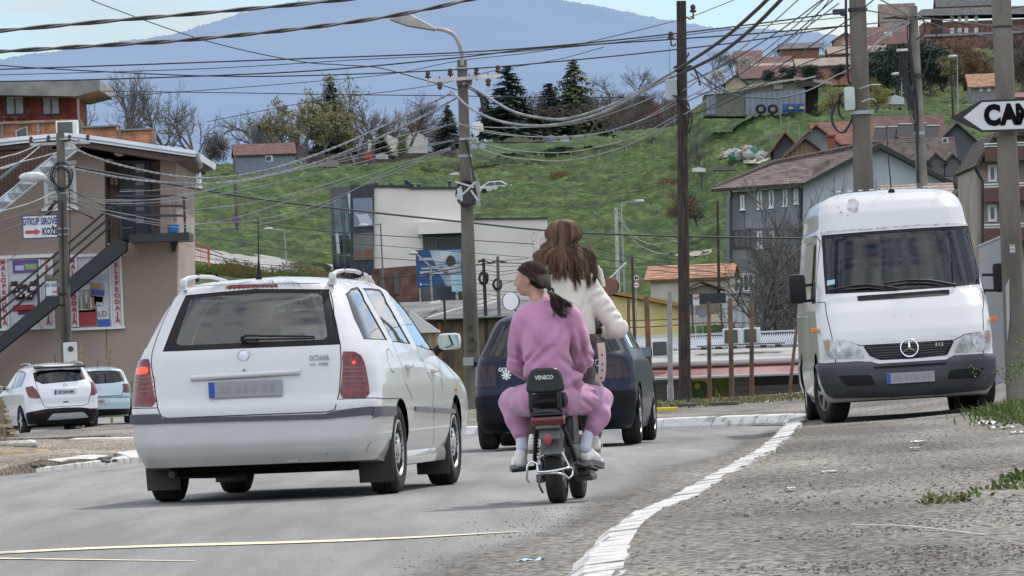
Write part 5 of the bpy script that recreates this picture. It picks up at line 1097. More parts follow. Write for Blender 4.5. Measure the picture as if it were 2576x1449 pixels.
 for i in range(420):
  th=rg.uniform(0,2*pi);ph=rg.uniform(.25,1.35);a0=Vector(w(.079*math.sin(ph)*math.cos(th),-.02+.092*math.cos(ph)if False else.07*math.cos(th*1.0)*math.sin(ph)*1.05-.01,.05+.075*math.cos(ph)))
  mid=(a0+kn)/2;out=(mid-Vector(w(0,-.02,.02))).normalized();S_.append((bez(a0,a0.lerp(mid,.5)+out*.02,mid+out*.025,kn,7),[.001,.0015,.0015,.0015,.0015,.0015,.0015,.0015][:8]))
 for i in range(260):
  e_=Vector(A(rg.choice((400,430,452,470,478,440))+rg.gauss(0,9),rg.uniform(440,525),-.16));j=Vector((rg.gauss(0,.012),rg.gauss(0,.012),rg.gauss(0,.012)))
  m1=Vector(A(398,425,-.13))+j;m2=Vector(A(425,480,-.165))+j*1.6
  if i%4==0:m2=Vector(A(405,500,-.15))+j;e_=Vector(A(rg.uniform(440,468),rg.uniform(505,525),-.15))
  if i%4==1:m2=Vector(A(450,440,-.17))+j;e_=Vector(A(rg.uniform(470,492),rg.uniform(450,480),-.15))
  S_.append((bez(kn,m1,m2,e_,9),[.002,.0028,.0028,.0026,.0024,.002,.0016,.0012,.001,.0006]))
 strands('ponytail',S_,M['hair_dark'],hp)
 tie=MB();tie.tube([kn+Vector((.016*math.cos(a),.008*math.sin(a),.02*math.sin(a)))for a in cubic(0,2*pi,12)[:-1]],.007,6,closed=True);tie.build('hair_tie',M['black'],hp)
passenger()
def driver():
 T=Th('person','driver in a cream jacket with long loose brown hair, holding the moped handlebar','person',(gp(1440,1225,0).x,41.0,0),0)
 A=lambda x,y,d=0:tuple(T.p(1182+x*.5289,523.9+y*.5289,41.0+d))
 hc=T.p(1420,603,41.02);H_,w,R3,l,f=head(T,hc,(.1,1,0),s=.98)
 hr=T.p(1527,834,41.22);hl_=T.p(1318,838,41.17)
 body=H_+[('c',w(0,-.02,-.05),A(470,330,0),.052,.055,.03),('c',A(475,345,0),A(480,600,0),.09,.10,.04),('c',A(560,370,0),A(700,560,0),.04,.034),('c',A(700,560,0),tuple(hr+Vector((.02,-.06,.03))),.032,.024),('c',A(390,380,0),A(290,560,0),.04,.034),('c',A(290,560,0),tuple(hl_+Vector((0,-.06,.03))),.032,.024),('c',A(440,820,0),A(330,900,.42),.08,.055),('c',A(330,900,.42),A(300,1090,.40),.05,.034),('c',A(520,820,0),A(600,900,.42),.08,.055),('c',A(600,900,.42),A(590,1090,.40),.05,.034),('c',A(480,600,0),A(480,800,0),.10,.12)]
 body+=hand(hr+Vector((.015,-.05,.02)),hr+Vector((.0,.01,.018)),(0,.3,-1),(-1,0,0))+hand(hl_+Vector((0,-.05,.02)),hl_+Vector((0,.01,.018)),(0,.3,-1),(1,0,0))
 B=organic('body',body,M['skin'],T.o,.006,.02,it=1);eyes(T,B,w,l,f,.98)
 lines=[(A(520,520,-.1),A(560,400,-.1),.012,.010),(A(440,520,-.12),A(520,500,-.13),.014,.008),(A(430,560,-.12),A(540,540,-.13),.013,.008),(A(480,620,-.12),A(560,590,-.12),.013,.006),(A(640,400,-.04),A(600,430,-.06),.012,.009),(A(665,440,-.05),A(630,480,-.07),.011,.010),(A(700,480,-.05),A(665,500,-.06),.010,.010),(A(690,530,-.06),A(730,520,-.05),.010,.009),(A(560,480,-.1),A(575,420,-.1),.014,.012),(A(555,400,-.1),A(620,370,-.06),.012,.006)]
 fd=creases(lines)
 jk=[('c',A(470,300,.0),A(472,360,0),.062,.10,.03),('c',A(400,375,0),A(545,360,0),.078,.075,.04),('e',A(480,440,0),(.15,.11,.15),None,.04),('e',A(492,540,0),(.135,.11,.16),None,.04),('c',A(455,585,0),A(530,590,0),.10,.088,.02),('c',A(560,372,0),A(630,470,.0),.072,.068,.02),('c',A(630,470,.0),A(704,570,.0),.066,.060,.015),('c',A(704,570,.0),A(655,586,.18),.062,.046,.02),('c',A(395,385,0),A(340,480,0),.066,.058,.02),('c',A(340,480,0),A(290,575,.03),.056,.05,.02),('c',A(290,575,.03),A(270,590,.12),.05,.042,.02)]
 zc_=A(480,612,0)[2]
 J=organic('jacket',jk,M['cream'],B,.0065,.03,fold=lambda g:.6*fd(g)+.003*noise3(g,22,3)+.005*noise3(g,9,8),it=1)
 c=MB()
 for k in range(3):c.tube([A(600+8*k,272+20*k,-.04),A(622+5*k,300+22*k,-.05),A(632+3*k,345+14*k,-.05)],[.012,.014,.010],6)
 c.build('shoulder_flap',M['cream'],J,60)
 bt=MB();bt.ball(A(733,525,-.05),.008,8,6);bt.ball(A(686,440,-.06),.006,8,6);bt.build('button',mat('brass',(.35,.25,.12),.35,.8),J)
 pr=[('c',A(480,610,0),A(485,690,0),.115,.125,.03),('c',A(520,640,-.02),A(560,640,-.02),.075,.07,.03),('c',A(440,800,0),A(330,900,.42),.10,.075,.03),('c',A(330,900,.42),A(305,1070,.40),.07,.05,.02),('c',A(520,790,0),A(600,900,.42),.10,.075,.03),('c',A(600,900,.42),A(592,1070,.40),.07,.05,.02),('c',A(485,690,0),A(480,800,0),.13,.14,.03)]
 TR=organic('trousers',pr,M['brown_cloth'],B,.008,.03,fold=lambda g:.004*noise3(g,18,3),it=1)
 bl=MB();Pb=[A(622,640,-.13),A(634,700,-.15),A(640,745,-.15),A(633,790,-.15),A(620,825,-.14)];vs=[]
 Pb=bez(*[Vector(Pb[i])for i in(0,1,3,4)],14)
 for i,p in enumerate(Pb):
  for sx in(-1,1):
   for dy in(0,.006):vs.append(p+Vector((sx*.024,dy,sx*.002)))
 bl.add(vs,[q for i in range(14)for q in((4*i,4*i+2,4*i+6,4*i+4),(4*i+1,4*i+5,4*i+7,4*i+3),(4*i,4*i+4,4*i+5,4*i+1),(4*i+2,4*i+3,4*i+7,4*i+6))]);bo=bl.build('belt',mat('pale_leather',(.52,.42,.38),.6,var=.1),B,40,fix=True)
 for i in(4,7,9,12):h=MB();h.cyl(Pb[i]+Vector((0,-.002,0)),Pb[i]+Vector((0,.001,0)),.006,10);h.build('belt_hole',M['seam'],bo)
 bu=MB();p=Vector(A(606,735,-.14));bu.tube([p+Vector((.014*math.cos(a),-.002,.02*math.sin(a)))for a in cubic(0,2*pi,12)[:-1]],.004,6,closed=True);bu.build('buckle',M['chrome'],bo)
 for x,y in((300,1105),(590,1105)):
  p=Vector(A(x,y,.38));shoe(T,B,(p.x,p.y-.04,p.z-.07),0)
 vol=[('e',w(0,-.022,.035),(.086,.10,.092),R3,.02),('e',A(437,175,-.03),(.095,.075,.11),None,.03),('e',A(470,225,-.05),(.095,.05,.09),None,.03),('e',A(385,215,-.02),(.075,.05,.08),None,.03)]
 def cutf(g):
  q=(g-np.array(tuple(hc)))@R3;return q[...,1]-.055+.9*np.clip(-.03-q[...,2],0,.2)*0
 hv=organic('hair',vol,hairmat('root_hair',(.05,.03,.02),(.13,.075,.045)),B,.006,.03,cut=cutf,fold=lambda g:.004*np.sin((g[...,0]*90+3*noise3(g,7)*2)),it=1)
 rg=random.Random(11);S1,S2=[],[]
 def crm0(P,n):
  Q=[P[0]*2-P[1]]+P+[P[-1]*2-P[-2]];out=[]
  for i in range(1,len(Q)-2):
   a,b,c,d=Q[i-1:i+3]
   for k in range(n):t=k/n;out.append(.5*((2*b)+(c-a)*t+(2*a-5*b+4*c-d)*t*t+(3*b-a-3*c+d)*t**3))
  return out+[P[-1]]
 locks=[]
 for k in range(34):
  ang=-1.42+2.84*(k+.5)/34+rg.gauss(0,.04);sx=math.sin(ang)
  if ang>0:ex=440-132*abs(sx)**.95;ey=rg.uniform(300,350)-55*abs(sx)**1.5
  else:ex=445+150*abs(sx);ey=rg.uniform(325,395)-45*abs(sx)**2
  locks.append((ang,ex+rg.gauss(0,6),ey,rg.random()<.25,rg.gauss(0,.012)))
 for i in range(1500):
  ang,ex,ey,lit,dep=rg.choice(locks);ang+=rg.gauss(0,.07);sx=math.sin(ang);cs=math.cos(ang);fl=rg.random()
  a0=Vector(w(-.02*sx+rg.gauss(0,.008),-.01-.03*fl,.130-.01*fl));o1=Vector(w(-.074*sx+rg.gauss(0,.004),-.035-.085*cs,.115-.015*abs(sx)));o2=Vector(w(-.098*sx+rg.gauss(0,.005),-.045-.092*cs,.015+rg.gauss(0,.01)))
  ex2,ey2=ex+rg.gauss(0,5.5),ey+rg.gauss(0,9);m2=Vector(A(440+(ex2-440)*.90,max(ey2-84-10*abs(sx),205),-.13+.06*abs(sx)+dep));e_=Vector(A(ex2,ey2,-.125+.05*abs(sx)+dep))
  Pt=crm0([a0,o1,o2,m2,e_],5)
  n_=len(Pt)
  for q_ in range(n_//2,n_):Pt[q_]=Pt[q_]+Vector((.0055*math.sin(q_*.75+ex*.3),0,0))
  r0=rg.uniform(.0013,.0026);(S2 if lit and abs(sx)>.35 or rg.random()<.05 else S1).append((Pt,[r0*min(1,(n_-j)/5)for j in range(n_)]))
 for i in range(26):
  sd=rg.choice((-1,1));a0=Vector(A(435+sd*rg.uniform(60,130),rg.uniform(90,260),-.05));e_=a0+Vector((sd*rg.uniform(.0,.03),0,-rg.uniform(.04,.12)))
  S2.append((bez(a0,a0+Vector((sd*.03,0,0)),e_+Vector((sd*.02,0,.03)),e_,6),[.0012]*7))
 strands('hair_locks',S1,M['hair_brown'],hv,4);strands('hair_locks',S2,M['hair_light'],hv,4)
driver()
# buildings
def bx(mb,u0,v0,u1,v1,Y,d=.1,mi=0,T=None,bev=0,yb=0):
 c=W((u0+u1)/2,(v0+v1)/2,Y)+Vector((0,yb+d/2,0));
 if T:c=T.I@c
 return mb.box(c,(px(abs(u1-u0),Y),d,px(abs(v1-v0),Y)),mi,bev=bev)
def plaster(name,col,**k):
 return mat(name,col,.92,**dict(dict(var=.18,vscale=.6,bump=.01,bscale=8,detail=10),**k))
def tilemat(name,ca,cb,row=.33,axis_z=True,ang=.5):
 m=bpy.data.materials.new(name);m.use_nodes=True;nt=m.node_tree;N=nt.nodes;L=nt.links;p=N['Principled BSDF'];p.inputs['Roughness'].default_value=.8;p.inputs['Specular IOR Level'].default_value=.3
 tc=N.new('ShaderNodeTexCoord');sx=N.new('ShaderNodeSeparateXYZ');L.new(tc.outputs['Object'],sx.inputs[0])
 dv=N.new('ShaderNodeMath');dv.operation='DIVIDE';dv.inputs[1].default_value=row*ang;L.new(sx.outputs[2],dv.inputs[0])
 fr=N.new('ShaderNodeMath');fr.operation='FRACT';L.new(dv.outputs[0],fr.inputs[0])
 r=N.new('ShaderNodeValToRGB');e=r.color_ramp.elements;e[0].position=0;e[0].color=(.22,.22,.22,1);e[1].position=1;e[1].color=(1.25,1.25,1.25,1);k=e.new(.25);k.color=(.75,.75,.75,1);L.new(fr.outputs[0],r.inputs[0])
 nz=N.new('ShaderNodeTexNoise');nz.inputs['Scale'].default_value=1.6;nz.inputs['Detail'].default_value=8;L.new(tc.outputs['Object'],nz.inputs['Vector'])
 c=N.new('ShaderNodeValToRGB');c.color_ramp.elements[0].position=.36;c.color_ramp.elements[1].position=.64;c.color_ramp.elements[0].color=(*ca,1);c.color_ramp.elements[1].color=(*cb,1);L.new(nz.outputs['Fac'],c.inputs[0])
 x=N.new('ShaderNodeMixRGB');x.blend_type='MULTIPLY';x.inputs[0].default_value=1;L.new(c.outputs[0],x.inputs[1]);L.new(r.outputs[0],x.inputs[2]);L.new(x.outputs[0],p.inputs['Base Color'])
 b=N.new('ShaderNodeBump');b.inputs['Distance'].default_value=.06;L.new(fr.outputs[0],b.inputs['Height']);L.new(b.outputs[0],p.inputs['Normal']);return m
def brickmat(name,c1,c2,mortar,scale=3.,bw=.5,rh=.25,msize=.03):
 m=bpy.data.materials.new(name);m.use_nodes=True;nt=m.node_tree;N=nt.nodes;L=nt.links;p=N['Principled BSDF'];p.inputs['Roughness'].default_value=.9
 tc=N.new('ShaderNodeTexCoord');sx=N.new('ShaderNodeSeparateXYZ');cx=N.new('ShaderNodeCombineXYZ');L.new(tc.outputs['Object'],sx.inputs[0])
 ad=N.new('ShaderNodeMath');ad.operation='ADD';L.new(sx.outputs[0],ad.inputs[0]);L.new(sx.outputs[1],ad.inputs[1]);L.new(ad.outputs[0],cx.inputs[0]);L.new(sx.outputs[2],cx.inputs[1])
 b=N.new('ShaderNodeTexBrick');b.inputs['Scale'].default_value=scale;b.inputs['Brick Width'].default_value=bw;b.inputs['Row Height'].default_value=rh;b.inputs['Mortar Size'].default_value=msize;b.inputs['Bias'].default_value=-.2
 b.inputs['Color1'].default_value=(*c1,1);b.inputs['Color2'].default_value=(*c2,1);b.inputs['Mortar'].default_value=(*mortar,1);L.new(cx.outputs[0],b.inputs['Vector'])
 nz=N.new('ShaderNodeTexNoise');nz.inputs['Scale'].default_value=1.3;nz.inputs['Detail'].default_value=8;L.new(tc.outputs['Object'],nz.inputs['Vector']);r=N.new('ShaderNodeValToRGB');r.color_ramp.elements[0].color=(.55,.55,.55,1);r.color_ramp.elements[1].color=(1.35,1.3,1.3,1);r.color_ramp.elements[0].position=.35;r.color_ramp.elements[1].position=.65;L.new(nz.outputs['Fac'],r.inputs[0])
 x=N.new('ShaderNodeMixRGB');x.blend_type='MULTIPLY';x.inputs[0].default_value=1;L.new(b.outputs['Color'],x.inputs[1]);L.new(r.outputs[0],x.inputs[2]);L.new(x.outputs[0],p.inputs['Base Color']);return m
def ribmat(name,ca,cb,pitch=.2,axis=0,rough=.5,metal=.2):
 m=bpy.data.materials.new(name);m.use_nodes=True;nt=m.node_tree;N=nt.nodes;L=nt.links;p=N['Principled BSDF'];p.inputs['Roughness'].default_value=rough;p.inputs['Metallic'].default_value=metal
 tc=N.new('ShaderNodeTexCoord');sx=N.new('ShaderNodeSeparateXYZ');L.new(tc.outputs['Object'],sx.inputs[0]);a=N.new('ShaderNodeMath');a.operation='MULTIPLY';a.inputs[1].default_value=2*pi/pitch;L.new(sx.outputs[axis],a.inputs[0])
 s_=N.new('ShaderNodeMath');s_.operation='SINE';L.new(a.outputs[0],s_.inputs[0]);mr=N.new('ShaderNodeMapRange');mr.inputs[1].default_value=-1;L.new(s_.outputs[0],mr.inputs[0])
 nz=N.new('ShaderNodeTexNoise');nz.inputs['Scale'].default_value=.9;nz.inputs['Detail'].default_value=7;L.new(tc.outputs['Object'],nz.inputs['Vector']);ad=N.new('ShaderNodeMath');ad.operation='MULTIPLY_ADD';ad.inputs[1].default_value=.55;L.new(mr.outputs[0],ad.inputs[0]);
 n2=N.new('ShaderNodeMath');n2.operation='MULTIPLY';n2.inputs[1].default_value=.7;L.new(nz.outputs['Fac'],n2.inputs[0]);L.new(n2.outputs[0],ad.inputs[2])
 x=N.new('ShaderNodeMixRGB');x.inputs[1].default_value=(*ca,1);x.inputs[2].default_value=(*cb,1);L.new(ad.outputs[0],x.inputs[0]);L.new(x.outputs[0],p.inputs['Base Color'])
 b=N.new('ShaderNodeBump');b.inputs['Distance'].default_value=.03;L.new(mr.outputs[0],b.inputs['Height']);L.new(b.outputs[0],p.inputs['Normal']);return m
TL={'red':tilemat('red_tiles',(.15,.06,.045),(.25,.115,.085)),'dark':tilemat('brown_tiles',(.075,.058,.052),(.17,.135,.12)),'maroon':tilemat('maroon_tiles',(.11,.055,.05),(.17,.09,.08)),'orange':tilemat('orange_tiles',(.24,.12,.07),(.40,.21,.12)),'grey':tilemat('grey_tiles',(.07,.07,.08),(.13,.13,.14)),'pale':tilemat('faded_tiles',(.22,.16,.13),(.34,.27,.23))}
M['win_glass']=mat('window_glass',(.03,.04,.05),.08,spec=.9,coat=.6)
M['win_pale']=mat('pale_curtained_glass',(.45,.47,.48),.3,var=.2,vscale=2)
M['frame_white']=mat('white_frame',(.7,.7,.68),.5);M['frame_dark']=mat('anthracite_frame',(.035,.04,.047),.5)
def window(T,u0,v0,u1,v1,Y,frame=None,glass=None,bars=1,sill=True,tw=.1,label=None):
 fm,gm=frame or M['frame_white'],glass or M['win_glass'];f=MB();wpx=tw/px(1,Y)
 bx(f,u0,v0,u1,v0+wpx,Y,.12,0,T,yb=-.05);bx(f,u0,v1-wpx,u1,v1,Y,.12,0,T,yb=-.05);bx(f,u0,v0+wpx,u0+wpx,v1-wpx,Y,.12,0,T,yb=-.05);bx(f,u1-wpx,v0+wpx,u1,v1-wpx,Y,.12,0,T,yb=-.05)
 for k in range(bars):um=u0+(u1-u0)*(k+1)/(bars+1);bx(f,um-wpx*.4,v0+wpx,um+wpx*.4,v1-wpx,Y,.1,0,T,yb=-.045)
 o=f.build('window',fm,T);g=MB();bx(g,u0+wpx,v0+wpx,u1-wpx,v1-wpx,Y,.02,0,T,yb=-.03);g.build('pane',gm,o)
 if sill:s=MB();bx(s,u0-wpx*.6,v1,u1+wpx*.6,v1+wpx*.7,Y,.16,0,T,yb=-.12);s.build('sill',M['frame_white'],o)
 return o
def gable(name,label,cat,u0,u1,vb,ve,vr,Y,dep,ridge,wall,roof,yaw=0,over=.35,group=None,wins=(),chimney=None,ru=None,gablem=None,th=.16):
 b=W((u0+u1)/2,vb,Y);T=Th(name,label,cat,(b.x,Y,b.z),yaw,group);w=px(u1-u0,Y);he=px(vb-ve,Y);hr=px(vb-vr,Y);h=w/2;wl=MB();rf=MB()
 if ridge=='x':
  P=[(-h,0,0),(-h,dep,0),(-h,dep,he),(-h,dep/2,hr-.1),(-h,0,he)];wl.prism(P,(w,0,0));o=over
  for sy,yb_ in((1,0),(-1,dep)):
   ye=yb_-sy*o;ze=he-(hr-he)*o/(dep/2)
   rf.prism([(-h-o,ye,ze),(-h-o,dep/2,hr),(-h-o,dep/2,hr+th),(-h-o,ye,ze+th)],(w+2*o,0,0))
 else:
  rx=0 if ru is None else px(ru-(u0+u1)/2,Y)
  P=[(-h,0,0),(h,0,0),(h,0,he),(rx,0,hr-.1),(-h,0,he)];wl.prism(P,(0,dep,0));o=over
  for s_ in(-1,1):
   sl=(hr-he)/abs(s_*h-rx);xe=s_*(h+o);ze=he-sl*o
   rf.prism([(xe,-o,ze),(rx,-o,hr),(rx,-o,hr+th),(xe,-o,ze+th)],(0,dep+2*o,0))
 wl.build('wall',wall,T,fix=True);r_=rf.build('roof',roof,T,fix=True)
 if chimney:c=MB();cu_,ct=chimney;p=T.p(cu_,ct,Y);c.box((p.x,dep*.35,(p.z+he)/2),(.55,.55,p.z-he+.2));c.box((p.x,dep*.35,p.z+.05),(.75,.75,.12));c.build('chimney',flat((.3,.12,.08),.9),r_)
 for wd in wins:window(T,*wd[:4],Y,*(wd[4:]if len(wd)>4 else()),tw=max(.08,.08))
 return T
def acunit(label,u0,v0,u1,v1,Y,side=True,group=None,name='air_conditioner'):
 b=W((u0+u1)/2,v1,Y);T=Th(name,label,'air conditioner',(b.x,Y,b.z),0,group);w,h=px(u1-u0,Y),px(v1-v0,Y)
 m=MB();m.box((0,.2,h/2),(w,.4,h),bev=.02);m.build('casing',flat((.62,.63,.6),.5,var=.1),T)
 g=MB();g.box((-w*.08,-.004,h*.52),(w*.7,.012,h*.78));g.build('coil_grille',flat((.06,.07,.065),.7,var=.3),T)
 s=MB();s.box((w*.38,-.005,h*.5),(w*.12,.01,h*.8));s.build('panel',flat((.5,.5,.48),.5),T);return T
def shop():
 Y=175;b=W(200,965,Y)
 T=Th('shop_building','brown plastered shop with posters in its windows, white roof edge and outside metal stair','building',(b.x,Y,-.5),0)
 wallm=mat('brown_plaster',(.31,.245,.198),.92,var=.12,vscale=.5,bump=.006,bscale=14,detail=10);A=lambda u,v,y=0:T.p(u,v,Y)+Vector((0,y,0))
 w=MB();B=lambda mb,*a,**k:bx(mb,*a,T=T,**k)
 def wpoly(pts,d,yb=0):w.prism([A(u,v,yb)for u,v in pts],(0,d,0))
 wpoly([(-330,985),(269,962),(262,398),(170,372),(-330,400)],10)
 wpoly([(269,962),(449,955),(444,607),(269,612)],10)
 wpoly([(403,607),(444,606),(443,402),(403,402)],10)
 w.build('wall',wallm,T,fix=True)
 r=MB();r.prism([A(267,612,1.6),A(405,606,1.6),A(403,402,1.6),A(262,398,1.6)],(0,8,0));r.build('porch_wall',mat('shaded_brown_plaster',(.27,.20,.165),.92,var=.12),T,fix=True)  # recess shade put into a darker copy of the plaster colour
 rf=MB();top=[(-340,372),(-60,361),(60,347),(170,338),(215,341),(497,382)];bot=[(495,398),(215,358),(170,354),(60,364),(-60,378),(-340,392)]
 rf.prism([A(u,v,-1.2)for u,v in top+bot],(0,12,0));ro=rf.build('roof',mat('white_sheet_edge',(.72,.74,.78),.4,var=.12,vscale=1.2),T,fix=True)
 l2=MB();l2.prism([A(u,v-0,-1.24)for u,v in[(-340,381),(-60,370),(60,356),(170,346),(215,350),(496,391),(496,393),(215,352),(170,348),(60,358),(-60,372),(-340,383)]],(0,.05,0));l2.build('flashing',flat((.25,.26,.28),.5),ro)
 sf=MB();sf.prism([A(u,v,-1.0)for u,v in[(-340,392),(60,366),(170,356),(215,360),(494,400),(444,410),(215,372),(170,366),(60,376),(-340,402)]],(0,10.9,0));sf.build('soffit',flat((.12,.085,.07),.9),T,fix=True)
 gt=MB();gt.tube([A(499,388,-.9),A(500,400,-.9),A(506,412,-.7),A(505,421,-.5)],.07,10);gt.build('downpipe',M['steel'],T,60)
 d=MB();B(d,300,404,337,604,Y+1.45,d=.08);B(d,366,404,380,604,Y+1.45,d=.08);dr=d.build('door',flat((.025,.03,.04),.4),T)
 for k,v in enumerate((438,470,502,534,566)):
  h=MB();B(h,302,v+6,334,v+8,Y+1.4,d=.03);h.build('door_strip',M['steel'],dr)
  if k<5:g=MB();B(g,341,v-26,362,v-4,Y+1.44,d=.05);g.build('door_pane',flat((.28,.32,.36),.15),dr)
 g=MB();B(g,337,404,366,604,Y+1.5,d=.05);g.build('door_panel',flat((.05,.06,.075),.3),dr)
 e=MB();B(e,276,431,285,466,Y+.9,d=.5,bev=.02);B(e,287,433,295,466,Y+.9,d=.5,bev=.02);e.build('meter_cabinet',flat((.28,.22,.13),.6),T)
 l=MB();l.ball(A(299,384,.2),(.16,.16,.10),14,8);l.build('ceiling_lamp',flat((.6,.58,.52),.4),T,60)
 window(T,110,405,192,523,Y,flat((.6,.6,.58),.5),ribmat('shutter_slats',(.38,.38,.36),(.55,.55,.53),.12,2),0)
 def strip(par,u0,u1,v0,v1,txt,bigger=15.2,top=652):
  s=MB();B(s,u0,v0,u1,v1,Y-.10,d=.03);o=s.build('sign_strip',flat((.62,.62,.6),.5,var=.1),par);t=MB()
  for i,ch in enumerate(txt):text_mb(t,ch,.165,facing(A((u0+u1)/2+i*.5,top+i*bigger,-.12)),bold=.008,sx=1.05,depth=.006)
  t.build('lettering',flat((.42,.03,.045),.5),o)
 f1=MB();B(f1,-120,643,135,652,Y-.14,d=.16);B(f1,-120,826,135,832,Y-.14,d=.16);B(f1,16,652,20,826,Y-.14,d=.16);B(f1,100,652,104,826,Y-.14,d=.16);B(f1,131,652,135,826,Y-.14,d=.16);fa=f1.build('window',M['frame_white'],T)
 p_=MB();B(p_,20,652,100,826,Y-.06,d=.03);pa=p_.build('poster',mat('poster_white',(.55,.56,.56),.4,var=.08),fa)
 strip(fa,1,15,652,826,'MALOPRODAJA',15.2,660);strip(fa,105,131,652,826,'VELEPRODAJA',15.4,658)
 bl=MB();B(bl,-120,652,0,826,Y-.06,d=.03);bl.build('pane',M['win_glass'],fa)
 q=MB();B(q,32,654,96,686,Y-.10,d=.03,mi=0);B(q,60,664,92,678,Y-.12,d=.02,mi=1);B(q,38,668,62,680,Y-.12,d=.02,mi=2)
 for k in range(5):
  uu=32+k*12;vv=722+(k%2)*8+(8 if 0<k<4 else 0);c=A(uu+5,vv,-.14);q.lathe([(.0001,-.17),(.10,-.17),(.12,-.1),(.12,.06),(.09,.09),(.09,.15),(.0001,.15)],12,'z',c,3);q.box(c+Vector((0,-.125,-.04)),(.17,.02,.10),4)
 B(q,32,767,86,782,Y-.10,d=.03,mi=5);B(q,45,780,90,790,Y-.10,d=.03,mi=3)
 q.build('product_picture',[flat((.13,.07,.28),.5,var=.3,vscale=4),flat((.25,.38,.12),.5),flat((.5,.5,.6),.5),flat((.05,.02,.015),.3),flat((.6,.58,.55),.5),flat((.30,.02,.025),.4)],pa)
 f2=MB();B(f2,174,638,312,645,Y-.14,d=.16);B(f2,172,823,314,829,Y-.18,d=.2);B(f2,191,645,195,823,Y-.14,d=.16);B(f2,277,645,281,823,Y-.14,d=.16);B(f2,303,645,308,823,Y-.14,d=.16);fb=f2.build('window',M['frame_white'],T)
 p_=MB();B(p_,195,645,277,823,Y-.06,d=.03);pb=p_.build('poster',mat('poster_white2',(.58,.60,.62),.4,var=.08),fb)
 strip(fb,176,190,645,823,'MALOPRODAJA',15.4,656);strip(fb,282,302,645,823,'VELEPRODAJA',15.4,652)
 q=MB();rt=Matrix.Rotation(-.14,3,'Y');Rb=lambda u,v,w_,h_,mi,a=0,y=-.12:q.box(A(u,v,y),(px(w_,Y),.03,px(h_,Y)),mi,Matrix.Rotation(a,3,'Y'))
 Rb(246,740,34,40,1,.14);Rb(246,722,30,20,0,.14,-.15);Rb(243,718,22,12,2,.14,-.18);Rb(247,736,33,14,3,.14,-.16);Rb(247,695,38,12,1,.14)
 Rb(214,716,26,26,4);Rb(220,800,46,40,5);Rb(220,781,42,8,4);Rb(222,768,40,20,6,.1);
 for k in range(6):Rb(206+k*6,762-(k==2)*14,4,30,2 if k%2 else 4,0,-.16)
 Rb(260,796,28,50,4);Rb(262,812,30,18,7,0,-.15);Rb(243,756,32,22,8,.14)
 q.build('product_picture',[flat((.30,.30,.36),.5),flat((.42,.42,.50),.5),flat((.38,.24,.10),.5),flat((.07,.07,.24),.5),flat((.62,.62,.62),.5),flat((.33,.03,.04),.5),flat((.22,.20,.22),.5),flat((.03,.10,.38),.5),flat((.48,.50,.58),.5)],pb)
 t=MB();text_mb(t,'Smoki',.13,facing(A(213,712,-.16)));text_mb(t,'LD',.2,facing(A(259,790,-.18)));t.build('lettering',M['ink'],pb)
 aw=MB();aw.prism([A(-150,640,-2.2),A(-150,480,-2.2),A(60,385,-2.2),A(150,372,-2.2),A(120,410,-2.2),A(0,520,-2.2)],(0,.1,0));aw.build('awning',ribmat('rusty_corrugated',(.035,.018,.013),(.13,.07,.055),.1,0,.8,0),T,fix=True)
 gi=MB();a0,a1=A(-90,610,-2.5),A(205,372,-2.5);dv=(a1-a0).normalized();nv=Vector((-dv.z,0,dv.x))*px(13,Y);n=11
 for k in range(n):
  p0,p1=a0.lerp(a1,k/n),a0.lerp(a1,(k+1)/n-.004);c=(p0+p1)/2+Vector((0,-.14,0));q4=[p0+nv,p1+nv,p1-nv,p0-nv]
  for j in range(4):gi.add([q4[j],q4[(j+1)%4],c],[(0,1,2)])
 gi.tube([a0+nv,a1+nv],.03,5);gi.tube([a0-nv,a1-nv],.03,5);gi.build('lattice_girder',mat('silver_sheet',(.42,.45,.47),.35,.5,var=.25),T,1)
 pi_=MB();pi_.tube([A(-60,520,-2.6),A(72,415,-2.6)],.05,8);pi_.build('awning_pipe',flat((.12,.15,.16),.5),T)
 st=flat((.018,.02,.024),.5,var=.2)
 s=MB();B(s,325,587,475,607,Y-1.5,d=2.6,mi=0);deck=s.build('balcony_deck',st,T)
 br=MB();br.prism([A(428,607,-.1),A(448,607,-.1),A(440,634,-.1),A(434,634,-.1)],(0,.15,0));br.build('bracket',st,T)
 sg=MB()
 for yb in(-1.5,-.55):
  sg.prism([A(325,611,yb),A(300,603,yb),A(-120,957,yb),A(-92,965,yb),A(325,632,yb)][::1],(0,.08,0))
 sg.build('stringer',st,T)
 for k in range(19):
  u=300-k*19.6;v=600+k*16.4;t_=MB();B(t_,u-11,v,u+11,v+3,Y-1.45,d=.95);t_.build('tread',st,T)
 hr_=[]
 for dz in(0,23,46):
  h=MB();h.tube([A(300,514+dz,-1.5),A(0,770+dz,-1.5),A(-100,856+dz,-1.5)],.032,6);h.build('handrail',st,T,60)
  h=MB();h.tube([A(300,497+dz*1.05,-1.5),A(464,497+dz*1.05,-1.5),A(464,497+dz*1.05,.6)],.035,6);h.build('handrail',st,T,60)
 for u,v0,v1 in((464,496,590),(303,498,600),(383,500,590),(96,690,776)):q_=MB();B(q_,u-3,v0,u+3,v1,Y-1.52,d=.08);q_.build('rail_post',st,T)
 k=MB();c=A(441,586,-.9);k.lathe([(.13,0),(.16,.2),(.165,.2),(.15,.0),(.0001,.01)],20,'z',c-T.I@Vector(T.o.location)*0,0);o=k.build('bucket',flat((.02,.16,.42),.4),None,60);o.location=T.o.location;tag(o,'blue plastic bucket standing on the black balcony of the shop','bucket')
